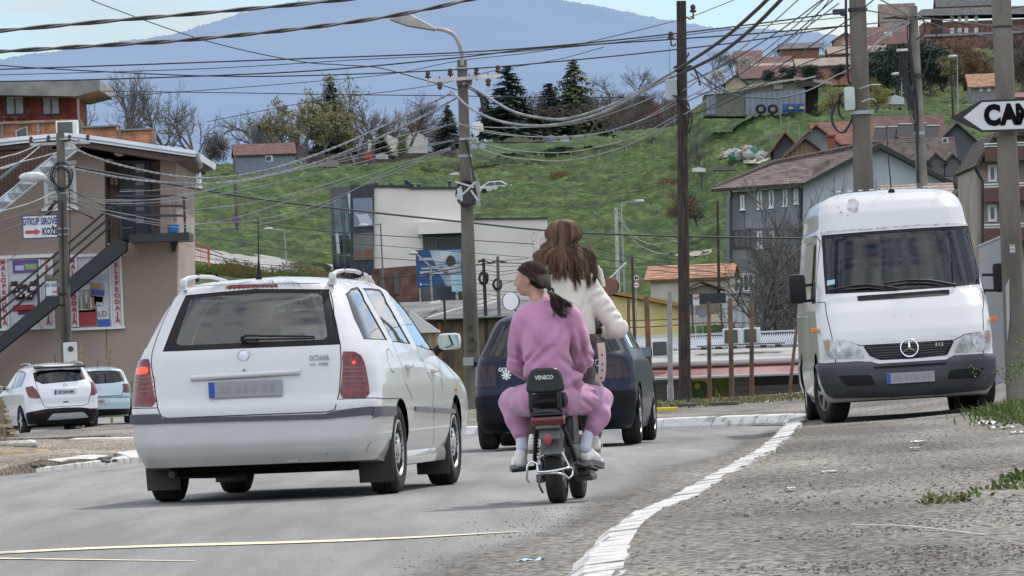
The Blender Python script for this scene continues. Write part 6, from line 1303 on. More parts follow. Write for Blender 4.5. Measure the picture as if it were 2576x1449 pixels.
 k=MB();k.tube([A(438,575,-.8),A(427,500,-.5)],.016,6);k.box(A(438,582,-.8),(.25,.06,.1));o=k.build('broom',flat((.35,.32,.27),.7),None);o.location=T.o.location;tag(o,'broom leaning on the balcony rail above the blue bucket','broom')
shop()
acunit('white outdoor air conditioning unit on the white roof edge of the brown shop',141,303,196,345,176,name='air_conditioner')
def brickhouse():
 Y=400;b=W(60,420,Y);T=Th('brick_house','unfinished red block house with grey concrete roof slab and two dark windows, upper left','house',(b.x,Y,W(60,420,Y).z-6),0)
 A=lambda u,v,y=0:T.p(u,v,Y)+Vector((0,y,0));B=lambda mb,*a,**k:bx(mb,*a,T=T,**k)
 red=brickmat('red_blocks',(.30,.065,.045),(.22,.05,.038),(.13,.085,.075),1.,1.1,.42,.03);org=brickmat('orange_blocks',(.52,.22,.12),(.45,.19,.105),(.30,.17,.11),1.,.9,.38,.03);con=mat('raw_concrete',(.24,.235,.22),.95,var=.25,vscale=.8)
 w=MB();B(w,-400,237,197,460,Y,d=9);w.build('wall',red,T);w=MB();B(w,-400,310,204,760,Y-2.5,d=6);w.build('lower_wall',org,T);w=MB();B(w,204,318,300,760,Y-2.5,d=5);B(w,300,325,389,760,Y-2.5,d=5);w.build('lower_wall',org,T)
 s=MB();s.prism([A(-400,214,-3),A(258,207,-3),A(259,232,-3),A(200,247,-3),A(-400,237,-3)],(0,13,0));s.build('roof_slab',con,T,fix=True)
 c=MB()
 for u0,v0,u1,v1 in((194,232,199,330),(92,308,100,360),(203,311,210,372),(298,317,304,372),(383,323,391,372),(4,310,8,360)):B(c,u0,v0,u1,v1,Y-2.62,d=.3)
 for u0,u1,v in((-100,204,307),(204,301,316),(301,391,323)):B(c,u0,v,u1,v+4,Y-2.7,d=.5)
 B(c,386,358,360,368,Y-2.6,d=.3);c.build('concrete_frame',con,T)
 for u0,u1 in((12,62),(104,152)):window(T,u0,239,u1,290,Y,M['frame_dark'],M['win_pale'],1,False,.11);s=MB();B(s,u0+4,240,u1-4,247,Y-.12,d=.05);s.build('blind_box',M['frame_white'],T)
 for u in(12,40):v=MB();v.tube([A(u,308,-.3),A(u,298,-.3)],.12,8);v.box(A(u,296,-.3),(.4,.4,.12));v.build('vent',flat((.18,.13,.11),.8),T)
 g=MB();g.prism([A(50,352,-2.6),A(48,333,-2.6),A(75,322,-2.6),A(77,352,-2.6)],(0,.1,0));g.build('odd_window',M['win_glass'],T);g=MB();g.tube([A(49,352,-2.65),A(48,333,-2.65),A(75,322,-2.65),A(77,352,-2.65)],.04,4);g.build('odd_window_frame',M['frame_white'],T)
 r=MB()
 for u in(158,166,172,181):r.tube([A(u,210,0),A(u+.5,199,0)],.02,4)
 r.build('rebar',M['rust'],T)
brickhouse()
def hill_box(name,label,cat,u0,u1,vb,ve,vr,Y,**k):return gable(name,label,cat,u0,u1,vb,ve,vr,Y,**k)
g1=gable('small_house','small blue-grey hillside house with maroon tiled roof and an air conditioner','house',597,740,455,388,362,716,5,'x',mat('bluegrey_plaster',(.19,.22,.26),.9,var=.15),TL['maroon'],yaw=.08,wins=[(617,400,626,428)])
acunit('small outdoor air conditioner on the wall of the blue-grey hillside house',668,392,686,406,713)
gable('small_house','small white-walled house with brown tiles just right of the shop roof','house',430,502,480,432,404,600,5,'x',plaster('white_wall_a',(.55,.55,.53)),TL['maroon'],wins=[(470,436,490,470,M['frame_dark'])])
def modern():
 Y=520;b=W(1100,960,Y);T=Th('office_building','white modern block with dark glass corner and black roof edge','building',(b.x,Y,-2),0)
 A=lambda u,v,y=0:T.p(u,v,Y)+Vector((0,y,0));B=lambda mb,*a,**k:bx(mb,*a,T=T,**k)
 wh=mat('white_render',(.72,.665,.61),.9,var=.06,vscale=.25,detail=8);dk=mat('anthracite_panel',(.028,.033,.045),.5,var=.2)
 w=MB();w.prism([A(940,676),A(1165,666),A(1165,476),A(940,471)],(0,14,0));w.prism([A(1165,800,.0),A(1377,790),A(1377,550),A(1165,552)],(0,16,0));w.prism([A(1051,590,-1.2),A(1166,586,-1.2),A(1166,556,-1.2),A(1054,560,-1.2)],(0,2,0));w.build('wall',wh,T,fix=True)
 p=MB();p.prism([A(936,471,-.2),A(936,465,-.2),A(1030,465,-.2),A(1031,470,-.2),A(1166,470,-.2),A(1166,476,-.2),A(1030,476,-.2),A(1029,472,-.2)],(0,14,0));p.prism([A(1165,549,-.2),A(1378,547,-.2),A(1378,551,-.2),A(1165,553,-.2)],(0,16,0));p.build('parapet',dk,T,fix=True)
 f=MB();f.prism([A(881,690,-.3),A(941,690,-.3),A(941,464,-.3),A(881,466,-.3)],(0,6,0));f.build('corner_frame',dk,T,fix=True)
 g=MB();B(g,889,498,938,570,Y-.45,d=.1);o=g.build('window',mat('mirror_pane',(.10,.15,.22),.05,coat=1.,spec=1.),T);cl=MB();cl.prism([A(892,536,-.5),A(905,540,-.5),A(925,538,-.5),A(936,556,-.5),A(936,568,-.5),A(906,567,-.5),A(902,550,-.5)],(0,.03,0));cl.build('reflected_cloud',flat((.45,.50,.56),.3),o)  # cloud reflection drawn as a flat pale shape on the pane
 g=MB();B(g,889,586,940,654,Y-.45,d=.1);o=g.build('window',mat('lower_pane',(.10,.11,.105),.1,coat=.8,var=.3,vscale=.4),T);g=MB();B(g,893,628,910,652,Y-.5,d=.05);B(g,916,626,938,652,Y-.5,d=.05);g.build('reflected_brick',flat((.17,.07,.045),.4),o)  # brick reflection drawn as flat brown boxes on the pane
 dx=px(-75,Y);a=Vector((A(881,0).x,-.3,0));e=a+Vector((dx,5.5,0))
 zb,zt=A(881,700).z,A(881,466).z;zt2=A(881,495).z
 q=MB();q.add([(a.x,a.y,zt2),(e.x,e.y,zt2),(e.x,e.y,zt),(a.x,a.y,zt)],[(0,1,2,3)]);q.add([(a.x,a.y,zt),(e.x,e.y,zt),(e.x+2.2,e.y+6,zt),(a.x+2.2,a.y+6,zt)],[(0,1,2,3)]);q.build('top_panel',mat('brownish_panel',(.085,.08,.09),.6),T)
 n=8
 for k in range(n):
  p0,p1=a.lerp(e,k/n),a.lerp(e,(k+.93)/n)
  for z0,z1,m_ in((zb,zb+(zt2-zb)*.14,0),(zb+(zt2-zb)*.15,zb+(zt2-zb)*.52,1),(zb+(zt2-zb)*.535,zt2-.05,2)):
   q=MB();q.add([(p0.x,p0.y,z0),(p1.x,p1.y,z0),(p1.x,p1.y,z1),(p0.x,p0.y,z1)],[(0,1,2,3)]);q.build('glass_panel',[flat((.045,.05,.06),.3),mat('curtain_glass',random.choice([(.05,.06,.08),(.09,.11,.14),(.13,.15,.17)]),.08,coat=.8,var=.4,vscale=.6),mat('curtain_glass',random.choice([(.07,.10,.15),(.16,.20,.25),(.11,.14,.19)]),.08,coat=.8,var=.4,vscale=.6)][m_],T)
 for k,zf in((2,.32),(6,.32),(2,.8)):
  p0,p1=a.lerp(e,k/n),a.lerp(e,(k+.93)/n);z0=zb+(zt2-zb)*zf;q=MB();q.add([(p0.x,p0.y-.05,z0+1.6),(p1.x,p1.y-.05,z0+1.6),(p1.x+.1,p1.y-.5,z0),(p0.x+.1,p0.y-.5,z0)],[(0,1,2,3)]);q.build('open_vent',flat((.45,.5,.53),.3),T)
 m=MB();m.add([(a.x,a.y+.08,zb),(e.x,e.y+.08,zb),(e.x,e.y+.08,zt2),(a.x,a.y+.08,zt2)],[(0,1,2,3)]);m.build('mullions',flat((.02,.022,.025),.5),T)
 r=MB();B(r,1064,588,1163,628,Y-.25,d=.2);o=r.build('window',mat('dark_loggia',(.03,.032,.035),.5,var=.3),T)
 for k in range(4):s=MB();B(s,1068+k*8,590,1073+k*8,628,Y-.3,d=.06);s.build('slat',flat((.08,.08,.075),.7),o)
 br=brickmat('brown_brick',(.17,.07,.05),(.13,.055,.045),(.13,.1,.09),2.);w=MB();w.prism([A(935,960,-.5),A(1060,960,-.5),A(1060,667,-.5),A(935,677,-.5)],(0,12,0));w.prism([A(1060,960),A(1377,960),A(1377,785),A(1060,785)],(0,12,0));w.build('ground_floor',br,T,fix=True)
 for u0,u1,v0,v1 in((991,1004,686,740),(955,962,700,745),(1062,1160,722,754)):s=MB();B(s,u0,v0,u1,v1,Y-.62,d=.1);s.build('window',M['win_glass'],T)
 for u,v0 in((945,458),(983,460),(1020,452),(1027,456),(1035,462),(1053,463),(1130,455)):c=MB();c.cyl(A(u,470,2),A(u,v0,2),.12,8);c.lathe([(.2,-.08),(.2,.04),(.0001,.12)],8,'z',A(u,v0,2));c.build('roof_vent',M['frame_dark'],T)
modern()
def billboard():
 Y=460;b=W(1105,760,Y);T=Th('billboard','blue advertising billboard with white lettering and a medical scanner picture','billboard',(b.x,Y,-1),0);B=lambda mb,*a,**k:bx(mb,*a,T=T,**k);A=lambda u,v,y=0:T.p(u,v,Y)+Vector((0,y,0))
 m=MB();B(m,1047,627,1163,722,Y,d=.25);pn=m.build('panel',flat((.015,.07,.20),.5,var=.15),T)
 m=MB();m.prism([A(1080,630,-.03),A(1160,629,-.03),A(1160,719,-.03),A(1122,720,-.03),A(1098,672,-.03)],(0,.02,0));m.build('picture',mat('scanner_picture',(.20,.26,.36),.5,col2=(.50,.55,.62),vscale=.9),pn,fix=True)
 m=MB();m.ball(A(1134,660,-.08),(.35,.04,.5),12,8,0);m.ball(A(1136,676,-.08),(.6,.04,.35),12,8,1);m.ball(A(1122,682,-.1),(.2,.04,.14),10,6,2);m.build('pictured_person',[flat((.04,.035,.035),.7),flat((.42,.44,.48),.6),flat((.35,.19,.15),.6)],pn,60)
 t=MB();text_mb(t,'DR SKENER',.24,facing(A(1072,652,-.05)),bold=.01,sx=.8);text_mb(t,'MAGNETNA',.27,facing(A(1081,674,-.05)),bold=.015,sx=.8);text_mb(t,'REZONANCA',.29,facing(A(1085,686,-.05)),bold=.015,sx=.9);B(t,1058,693,1092,694,Y-.04,d=.02);B(t,1056,713,1061,718,Y-.04,d=.02);B(t,1064,715,1080,716,Y-.04,d=.02);t.build('lettering',flat((.6,.62,.66),.5),pn)
 p=MB();B(p,1056,722,1060,800,Y+.05,d=.2);p.build('leg',M['steel'],T);p=MB();B(p,1150,722,1154,800,Y+.05,d=.2);p.build('leg',M['steel'],T)
 s=Th('billboard','small pale blue poster board hanging under the blue billboard','billboard',(W(1147,730,448).x,448,-1),0);m=MB();bx(m,1136,691,1162,733,448,d=.1,T=s);pp=m.build('panel',mat('pale_poster',(.25,.48,.62),.5,col2=(.55,.6,.62),vscale=1.),s);m=MB();bx(m,1147,733,1150,800,448,d=.12,T=s);m.build('leg',M['steel'],s)
billboard()
def lowroofs():
 Y=300;T=Th('shed','long low shed with sagging grey felt roof below the white block','shed',(W(1150,900,Y).x,Y,-2.4),0);A=lambda u,v,y=0:T.p(u,v,Y)+Vector((0,y,0));B=lambda mb,*a,**k:bx(mb,*a,T=T,**k)
 r=MB();r.add([A(1000,806,-.5),A(1420,790,-.5),A(1420,742,8),A(1000,758,8)],[(0,1,2,3)]);r.add([A(1000,809,-.5),A(1420,793,-.5),A(1420,790,-.5),A(1000,806,-.5)],[(0,1,2,3)]);ro=r.build('roof',mat('grey_felt',(.10,.105,.11),.85,var=.3,vscale=.8,stretch=(.4,1,1),bump=.03,bscale=3),T)
 for pts in(((1075,808),(1150,783)),((1150,785),(1230,762)),((1200,780),(1260,760)),((1080,770),(1105,763)),((1190,772),(1245,755)),((1040,790),(1100,782))):
  l=MB();a,b_=A(*pts[0],.3),A(*pts[1],3.5);l.tube([a+Vector((0,0,.12)),b_+Vector((0,0,.12))],.07,4);l.build('batten',flat((.55,.54,.5),.7),ro)
 e=MB();B(e,1000,756,1262,759,Y+8,d=.3);e.build('ridge_cap',flat((.45,.45,.44),.6),ro)
 w=MB();w.prism([A(1000,960),A(1420,960),A(1420,792),A(1000,808)],(0,8,0));w.build('wall',mat('stained_boards',(.07,.055,.04),.9,col2=(.16,.12,.06),vscale=1.2),T,fix=True)
 for u,c_ in((1105,(.25,.08,.03)),(1128,(.05,.05,.05)),(1180,(.09,.08,.07))):p=MB();B(p,u,812,u+7,960,Y-.2,d=.15);p.build('post',flat(c_,.8),T)
 c=Th('canopy','pale pitched canopy behind the door mirror of the estate car','canopy',(W(1095,900,200).x,200,-.6),0);m=MB();P=lambda u,v,y=0:c.p(u,v,200)+Vector((0,y,0))
 m.prism([P(1030,780),P(1105,832),P(1105,836),P(1030,838)],(0,2.5,0));m.build('roof',flat((.52,.53,.5),.7),c,fix=True);m=MB();m.prism([P(1040,838,.2),P(1100,836,.2),P(1100,900,.2),P(1040,900,.2)],(0,2,0));m.build('wall',ribmat('tan_boards',(.18,.12,.07),(.32,.24,.16),.2,0,.8,0),c,fix=True)
 gable('yellow_building','yellow rendered building with orange eaves boards, behind the rusty posts','building',1380,1714,930,778,733,330,9,'y',plaster('yellow_render',(.72,.58,.27)),flat((.36,.20,.07),.8),ru=1520,over=.5,th=.2)
 gable('house','small beige house with weathered orange tiles, left of the grey house','house',1640,1838,820,702,670,400,6,'x',plaster('beige_render',(.46,.40,.34)),TL['orange'],yaw=-.1)
 b=Th('signboard','long dark blank signboard on posts below the orange-tiled house','sign',(W(1790,800,300).x,300,-2.4),0);m=MB();bx(m,1735,738,1826,764,300,d=.3,T=b);m.build('panel',flat((.022,.025,.03),.6),b)
 for u in(1742,1815):m=MB();bx(m,u,764,u+4,930,300,d=.15,yb=.05,T=b);m.build('leg',M['frame_dark'],b)
 b=Th('signboard','small red and white upright board beside the dark signboard','sign',(W(1750,800,296).x,296,-2.4),0);m=MB();bx(m,1743,741,1759,768,296,d=.1,T=b);q=m.build('panel',flat((.6,.6,.6),.5),b);m=MB();bx(m,1744,743,1757,752,296,d=.03,yb=-.04,T=b);t=m.build('lettering',flat((.5,.04,.05),.5),q);m=MB();text_mb(m,'ER',.16,facing(b.p(1750,747,296)+Vector((0,-.06,0))));m.build('lettering',M['white'],q)
 m=MB();bx(m,1749,768,1752,930,296,d=.08,T=b);m.build('leg',M['steel'],b)
 s=Th('shed','white sheet-metal shed beside the bare bush and the dark signboard','shed',(W(1860,800,310).x,310,-2.4),0);m=MB();bx(m,1827,737,1895,930,310,d=3,T=s);m.build('wall',ribmat('white_sheet',(.45,.46,.47),(.6,.62,.64),.3,0),s);m=MB();bx(m,1824,733,1898,738,310,d=3.4,yb=-.2,T=s);m.build('roof',flat((.5,.52,.55),.5),s)
 gable('lean_to','low dark red tiled lean-to under the beige house wall','shed',1728,1812,790,728,712,380,3,'y',flat((.2,.17,.14),.9),TL['maroon'],th=.1)
lowroofs()
def market():
 Y=192;T=Th('market_building','low market building with corrugated roof, red awning and roller doors behind the posts','building',(W(1810,1000,Y).x,Y,-2.4),0);A=lambda u,v,y=0:T.p(u,v,Y)+Vector((0,y,0));B=lambda mb,*a,**k:bx(mb,*a,T=T,**k)
 w=MB();w.prism([A(1560,1110),A(2160,1110),A(2160,905),A(1560,918)],(0,9,0));w.build('wall',mat('grey_panels',(.20,.19,.18),.8,var=.15),T,fix=True)
 r=MB();r.add([A(1560,915,-1.3),A(2160,893,-1.3),A(2160,868,3.0),A(1560,886,3.0)],[(0,1,2,3)]);r.add([A(1560,919,-1.3),A(2160,897,-1.3),A(2160,893,-1.3),A(1560,915,-1.3)],[(0,1,2,3)]);r.build('lower_roof',mat('grey_roofing',(.27,.27,.26),.85,var=.25,vscale=1.4,stretch=(.3,1,1),bump=.02,bscale=5),T)
 r=MB();n=150;a0,a1,b0_,b1=A(1560,888,3.0),A(2020,868,3.0),A(1590,854,8.5),A(2050,838,8.5);vs=[]
 for k in range(n*2+1):
  t=k/(n*2);h=Vector((0,0,.05*(1 if k%4 in(1,2)else-1)));vs+=[a0.lerp(a1,t)+h,b0_.lerp(b1,t)+h]
 r.add(vs,[(2*k,2*k+2,2*k+3,2*k+1)for k in range(n*2)]);r.build('corrugated_roof',mat('white_corrugated',(.42,.45,.50),.45,.1,var=.25,vscale=1.),T)
 g=MB();g.tube([A(1560,921,-1.45),A(2160,900,-1.45)],.10,8);g.build('gutter',flat((.38,.36,.34),.5),T,60);rr=MB();B(rr,1600,836,2060,841,Y+8.6,d=.3);rr.build('ridge_cap',flat((.5,.52,.55),.5),T)
 aw=MB();aw.add([A(1560,930,-1.2),A(2160,908,-1.2),A(2160,932,-3.2),A(1560,954,-3.2)],[(0,1,2,3)]);aw.build('awning',mat('faded_red_cloth',(.17,.06,.06),.85,col2=(.27,.14,.14),vscale=.7,stretch=(1.5,.2,.2)),T)
 f=MB();f.tube([A(1560,955,-3.2),A(2160,933,-3.2)],.05,6);f.build('awning_rail',flat((.35,.35,.34),.6),T)
 for u0,u1,c_ in((1643,1690,(.19,.18,.17)),(1838,1890,(.20,.19,.175)),(1897,2030,(.21,.205,.19))):d=MB();B(d,u0,950,u1,1108,Y-.12,d=.1);d.build('roller_door',ribmat('roller_slats',tuple(x*.8 for x in c_),c_,.16,2,.7,0),T)
 d=MB();B(d,1893,944,2035,968,Y-.2,d=.1);d.build('shutter_box',flat((.035,.033,.03),.8),T)
 m=MB();B(m,1738,946,1836,1095,Y-.15,d=.05);mu=m.build('mural',mat('mural_green',(.05,.09,.02),.7,col2=(.20,.22,.05),vscale=1.8),T);m=MB();B(m,1742,962,1790,1000,Y-.2,d=.03,mi=0);B(m,1741,950,1788,958,Y-.2,d=.03,mi=1);rg=random.Random(2)
 for k in range(46):m.ball(A(rg.uniform(1741,1834),rg.uniform(1002,1035)if k%2 else rg.uniform(950,1030),-.19),(rg.uniform(.04,.12),.02,rg.uniform(.04,.12)),8,5,rg.choice((1,2,3,2)))if not(k%2==0 and rg.random()<.5)else None
 m.build('mural_fruit',[flat((.04,.10,.035),.7),flat((.45,.36,.05),.6),flat((.40,.08,.04),.6),flat((.07,.16,.03),.6)],mu,60)
market()
acunit('outdoor air conditioning unit on a pallet on the market roof, left one of the pair',1820,826,1868,869,193,group=None)
acunit('outdoor air conditioning unit on a pallet on the market roof, right one of the pair',1870,824,1914,867,193.3)
pl=Th('pallet','dark wooden pallet under the air conditioners on the market roof','pallet',tuple(W(1865,873,193)),0);m=MB();
for k in range(6):m.box((-1.1+k*.44,.25,.0),(.16,.6,.08))
m.box((0,0,.07),(2.6,.12,.03));m.box((0,.25,.07),(2.6,.12,.03));m.box((0,.5,.07),(2.6,.12,.03));m.build('boards',M['wood_old'],pl)
acunit('tall grey outdoor unit standing on the market roof, left of the wooden pole',1640,856,1690,900,190)
def greyhouse():
 Y=455;T=Th('apartment_house','three-storey grey rendered house with brown tiled roof behind the van','house',(W(2100,950,Y).x,Y,-2.4),0);A=lambda u,v,y=0:T.p(u,v,Y)+Vector((0,y,0));B=lambda mb,*a,**k:bx(mb,*a,T=T,**k)
 gr,lg=plaster('mid_grey_render',(.17,.17,.175)),plaster('pale_grey_render',(.40,.42,.45),var=.06)
 w=MB();w.prism([A(1838,960),A(2012,960),A(2012,470),A(1838,484)],(0,9,0));w.build('wall',gr,T,fix=True)
 w=MB();w.prism([A(1875,575,-.12),A(2013,575,-.12),A(2013,471,-.12),A(1875,481,-.12)],(0,.1,0));w.build('pale_wall',plaster('light_band',(.21,.22,.235)),T,fix=True)
 w=MB();w.prism([A(2012,960,-.25),A(2462,960,-.25),A(2410,478,-.25),A(2205,372,-.25),A(2020,470,-.25)],(0,9,0));w.build('gable_wall',lg,T,fix=True)
 r=MB();th=Vector((0,0,.22))
 L1=[A(1788,476,-1.0),A(2022,460,-1.0),A(2212,360,-1.0),A(2155,366,4.5),A(1955,405,4.5)]
 r.add([Vector(p)for p in L1]+[Vector(p)-th for p in L1],[(0,1,2,3,4),(9,8,7,6,5)]+[(k,5+k,5+(k+1)%5,(k+1)%5)for k in range(5)]);
 L2=[A(2212,360,-1.0),A(2432,478,-1.0),A(2432,466,9),A(2208,352,9)]
 r.add([Vector(p)for p in L2]+[Vector(p)-th for p in L2],[(0,1,2,3),(7,6,5,4)]+[(k,4+k,4+(k+1)%4,(k+1)%4)for k in range(4)]);ro=r.build('roof',TL['dark'],T,fix=True)
 e=MB();e.prism([A(2010,474,-1.08),A(2020,462,-1.08),A(2212,361,-1.08),A(2432,477,-1.08),A(2430,488,-1.08),A(2212,374,-1.08)],(0,.12,0));e.prism([A(1788,478,-1.08),A(2020,462,-1.08),A(2018,470,-1.08),A(1800,484,-1.08)],(0,.12,0));e.build('eaves_board',flat((.035,.03,.028),.7),ro,fix=True)
 rd=MB();rg=random.Random(3)
 for a,b_,n in((A(1955,405,4.4),A(2155,366,4.4),26),(A(1800,474,-.6),A(1955,405,4.4),22),(A(2155,366,4.4),A(2212,360,-.9),8)):
  for k in range(n):p=a.lerp(b_,k/n);q_=a.lerp(b_,(k+.8)/n);rd.tube([p+Vector((0,0,.14)),q_+Vector((0,0,.08))],[.13,.10],6)
 rd.build('ridge_tiles',flat((.14,.11,.10),.8),ro)
 c=MB();B(c,2083,342,2100,372,Y+2.5,d=.8);B(c,2080,338,2103,343,Y+2.3,d=1.2);c.build('chimney',flat((.25,.075,.05),.9),ro)
 p=MB();p.tube([A(1838,478,-.4),A(1840,492,-.3),A(1838,500,-.2),A(1838,960,-.2)],.09,6);p.build('downpipe',M['frame_dark'],T);p=MB();p.tube([A(2008,466,-.5),A(2014,480,-.4),A(2013,500,-.4),A(2013,900,-.4)],.08,6);p.build('downpipe',M['frame_dark'],T)
 for u0,v0,u1,v1 in((1862,490,1873,527),(1905,481,1917,525),(1934,478,1947,522),(1969,475,1981,518),(1997,474,2008,512),(1905,582,1918,623),(1935,582,1948,620)):window(T,u0,v0,u1,v1,Y-.12,M['frame_white'],M['win_glass'],0,True,.12)
 window(T,1845,578,1890,624,Y-.1,M['frame_dark'],M['win_glass'],2,False,.12);window(T,1856,688,1898,735,Y-.1,M['frame_white'],M['win_glass'],2,False,.14);window(T,1935,688,1965,740,Y-.1,M['frame_white'],M['win_glass'],0,False,.14)
 window(T,2380,489,2405,525,Y-.4,M['frame_white'],M['win_glass'],0)
greyhouse()
RG=[('small_house','red-tiled cottage at the left end of the roofs behind the grey house',1948,2010,440,375,336,520,'y','red',(.08,.08,.085)),('small_house','house with a grey gable and small attic window between red roofs',1995,2120,440,372,318,500,'y','red',(.20,.20,.195)),('house','wide red-tiled roof directly left of the thick concrete pole',2060,2200,430,360,308,512,'x','red',(.2,.2,.2)),('small_house','house with a bare wooden gable beside the red chimney',1968,2090,450,402,350,485,'y','dark',(.22,.14,.08)),('house','long maroon roof right of the thick concrete pole, with solar panels',2180,2370,440,345,293,520,'x','maroon',(.2,.2,.2)),('house','dark grey gabled house with a balcony arch under the arrow sign',2330,2500,520,395,312,500,'y','dark',(.09,.095,.11)),('house','brown-tiled roof with dormers right of the thinner concrete pole',2230,2400,520,420,350,480,'x','dark',(.2,.2,.2))]
for nm,lb,u0,u1,vb,ve,vr,Y,rd_,rk,wc in RG:gable(nm,lb,'house',u0,u1,vb,ve,vr,Y,6,rd_,plaster('wall_'+rk,wc)if 'wooden' not in lb else ribmat('planks',(.13,.085,.05),(.27,.18,.11),.35,0,.85,0),TL[rk],over=.45)
for k,(u,v)in enumerate(((2310,405),(2350,400),(2392,402))):gable('dormer',('left','middle','right')[k]+' of the three small tiled dormers on the brown roof','dormer',u-14,u+26,v+40,v+8,v-12,470,2,'y',flat((.1,.1,.11),.8),TL['dark'],over=.25)
sp=Th('solar_panels','row of dark tilted solar panels on the maroon roof','solar panels',tuple(W(2260,345,512)),0)
for k,(u,v)in enumerate(((2195,330),(2225,329),(2255,322),(2290,320),(2325,326))):m=MB();a=sp.p(u,v+22,511);b_=sp.p(u+34,v+22,511);m.prism([a,b_,b_+Vector((.3,1.2,px(34,511))),a+Vector((.3,1.2,px(34,511)))],(0,.06,.02));m.build('panel',flat((.022,.022,.025),.75),sp,fix=True);m=MB();m.tube([a+Vector((.3,1.2,px(34,511))),b_+Vector((.3,1.2,px(34,511)))],.05,4);m.build('panel_edge',M['white'],sp)
acunit('white outdoor air conditioner on the brown roof near the arrow sign',2372,347,2386,360,468)
def edgeblock():
 Y=240;T=Th('apartment_block','beige apartment block with brown balconies at the right edge behind the pole','building',(W(2540,950,Y).x,Y,-2.4),0);B=lambda mb,*a,**k:bx(mb,*a,T=T,**k);A=lambda u,v,y=0:T.p(u,v,Y)+Vector((0,y,0))
 w=MB();w.prism([A(2466,960),A(2760,960),A(2760,330),A(2500,342),A(2456,415)],(0,10,0));w.build('wall',plaster('beige_wall',(.33,.27,.225)),T,fix=True)
 r=MB();r.prism([A(2448,420,-.8),A(2500,336,-.8),A(2780,322,-.8),A(2780,332,-.8),A(2503,346,-.8),A(2455,424,-.8)],(0,11,0));r.build('roof',TL['dark'],T,fix=True)
 for v in(368,470,572):b_=MB();B(b_,2478,v,2700,v+34,Y-1.0,d=.9);o=b_.build('balcony',flat((.10,.055,.045),.8),T);q=MB();B(q,2476,v-12,2700,v-9,Y-1.0,d=.05);B(q,2476,v-5,2700,v-3,Y-1.0,d=.05);q.build('balcony_rail',M['chrome'],o)
 for v in(400,500):window(T,2485,v+14,2508,v+58,Y-.06,M['frame_white'],M['win_glass'],0,False)
 p=MB();p.tube([A(2452,425,-.3),A(2470,455,-.2),A(2472,960,-.2)],.06,6);p.build('downpipe',M['frame_dark'],T)
 gable('house','dark red brick shed wall beside the van roof on the right','house',2400,2475,960,520,480,300,5,'y',brickmat('darkred_brick',(.14,.045,.035),(.10,.035,.03),(.1,.08,.07)),TL['dark'])
 gable('house','small tiled porch roof peeping over the van roof','house',2255,2405,960,500,468,330,3,'x',flat((.30,.27,.24),.9),TL['pale'])
 f=Th('sheet_fence','grey corrugated metal fence between the van and the rightmost pole','fence',(W(2500,1000,92).x,92,.2),0);m=MB();pr=[f.p(2462,620,92),f.p(2530,592,86),f.p(2530,1010,86),f.p(2462,990,92)];m.add(pr,[(0,1,2,3)]);m.build('panel',ribmat('grey_corrugated',(.19,.2,.22),(.30,.31,.33),.18,0,.5,.3),f);m=MB();m.tube([pr[0]-Vector((0,.03,0)),pr[1]-Vector((0,.03,0))],.02,6);m.build('top_rail',M['steel'],f)
edgeblock()
def barn():
 Y=700;z=W(1900,292,Y).z;T=Th('barn','long metal-clad farm shed with pale roof on the hillside','barn',(W(1920,292,Y).x,Y,z),0);A=lambda u,v,y=0:T.p(u,v,Y)+Vector((0,y,0));B=lambda mb,*a,**k:bx(mb,*a,T=T,**k)
 w=MB();w.prism([A(1772,292),A(1880,292),A(1880,228),A(1772,238)],(0,7,0));w.prism([A(1850,235,-.1),A(2030,232,-.1),A(2024,222,-.1),A(1996,203,-.1),A(1872,226,-.1)],(0,7,0));w.build('wall',mat('olive_render',(.155,.16,.125),.9,var=.15),T,fix=True)
 w=MB();w.prism([A(1876,288,-.25),A(2026,284,-.25),A(2026,224,-.25),A(1876,236,-.25)],(0,.2,0));w.build('cladding',ribmat('blue_grey_sheet',(.12,.14,.18),(.23,.26,.31),.6,0),T,fix=True)
 w=MB();w.prism([A(1776,288,-.2),A(1802,288,-.2),A(1802,238,-.2),A(1776,242,-.2)],(0,.2,0));w.build('side_door',ribmat('blue_grey_sheet2',(.14,.16,.20),(.22,.25,.3),.5,0),T,fix=True)
 r=MB();r.prism([A(1757,234,-.8),A(2002,197,-.8),A(2004,202,-.8),A(1757,238,-.8)],(0,8,.25));r.prism([A(1998,203,-.5),A(2052,190,-.5),A(2052,194,-.5),A(1998,207,-.5)],(0,7,.2));r.build('roof',mat('pale_asbestos',(.36,.36,.33),.7,var=.15),T,fix=True)
 d=MB();d.prism([A(2002,200,-.6),A(2098,214,-.6),A(2090,222,-.6),A(2010,216,-.6)],(0,6,.6));d.prism([A(2028,290,3),A(2062,288,3),A(2062,215,3),A(2028,215,3)],(0,.2,0));d.build('lean_to',flat((.05,.04,.035),.9),T,fix=True)
 h=MB();B(h,1946,212,1970,224,Y-.3,d=.2);h.build('hatch',flat((.32,.29,.24),.8),T)
barn()
proto=None
for k,u in enumerate((1915,1945)):
 b=W(u,286,697);t=Th('tractor_tyre',('left' if k==0 else 'right')+' of two large black tyres leaning on the farm shed','tyre',tuple(b),0,'large tyres by the farm shed');m=MB();m.lathe([(.28,-.2),(.5,-.22),(.58,0),(.5,.22),(.28,.2),(.28,-.2)],24,'y',(0,0,.5),0,Matrix.Rotation(.15,3,'X'));m.build('tread',M['rubber'],t,50,fix=True)
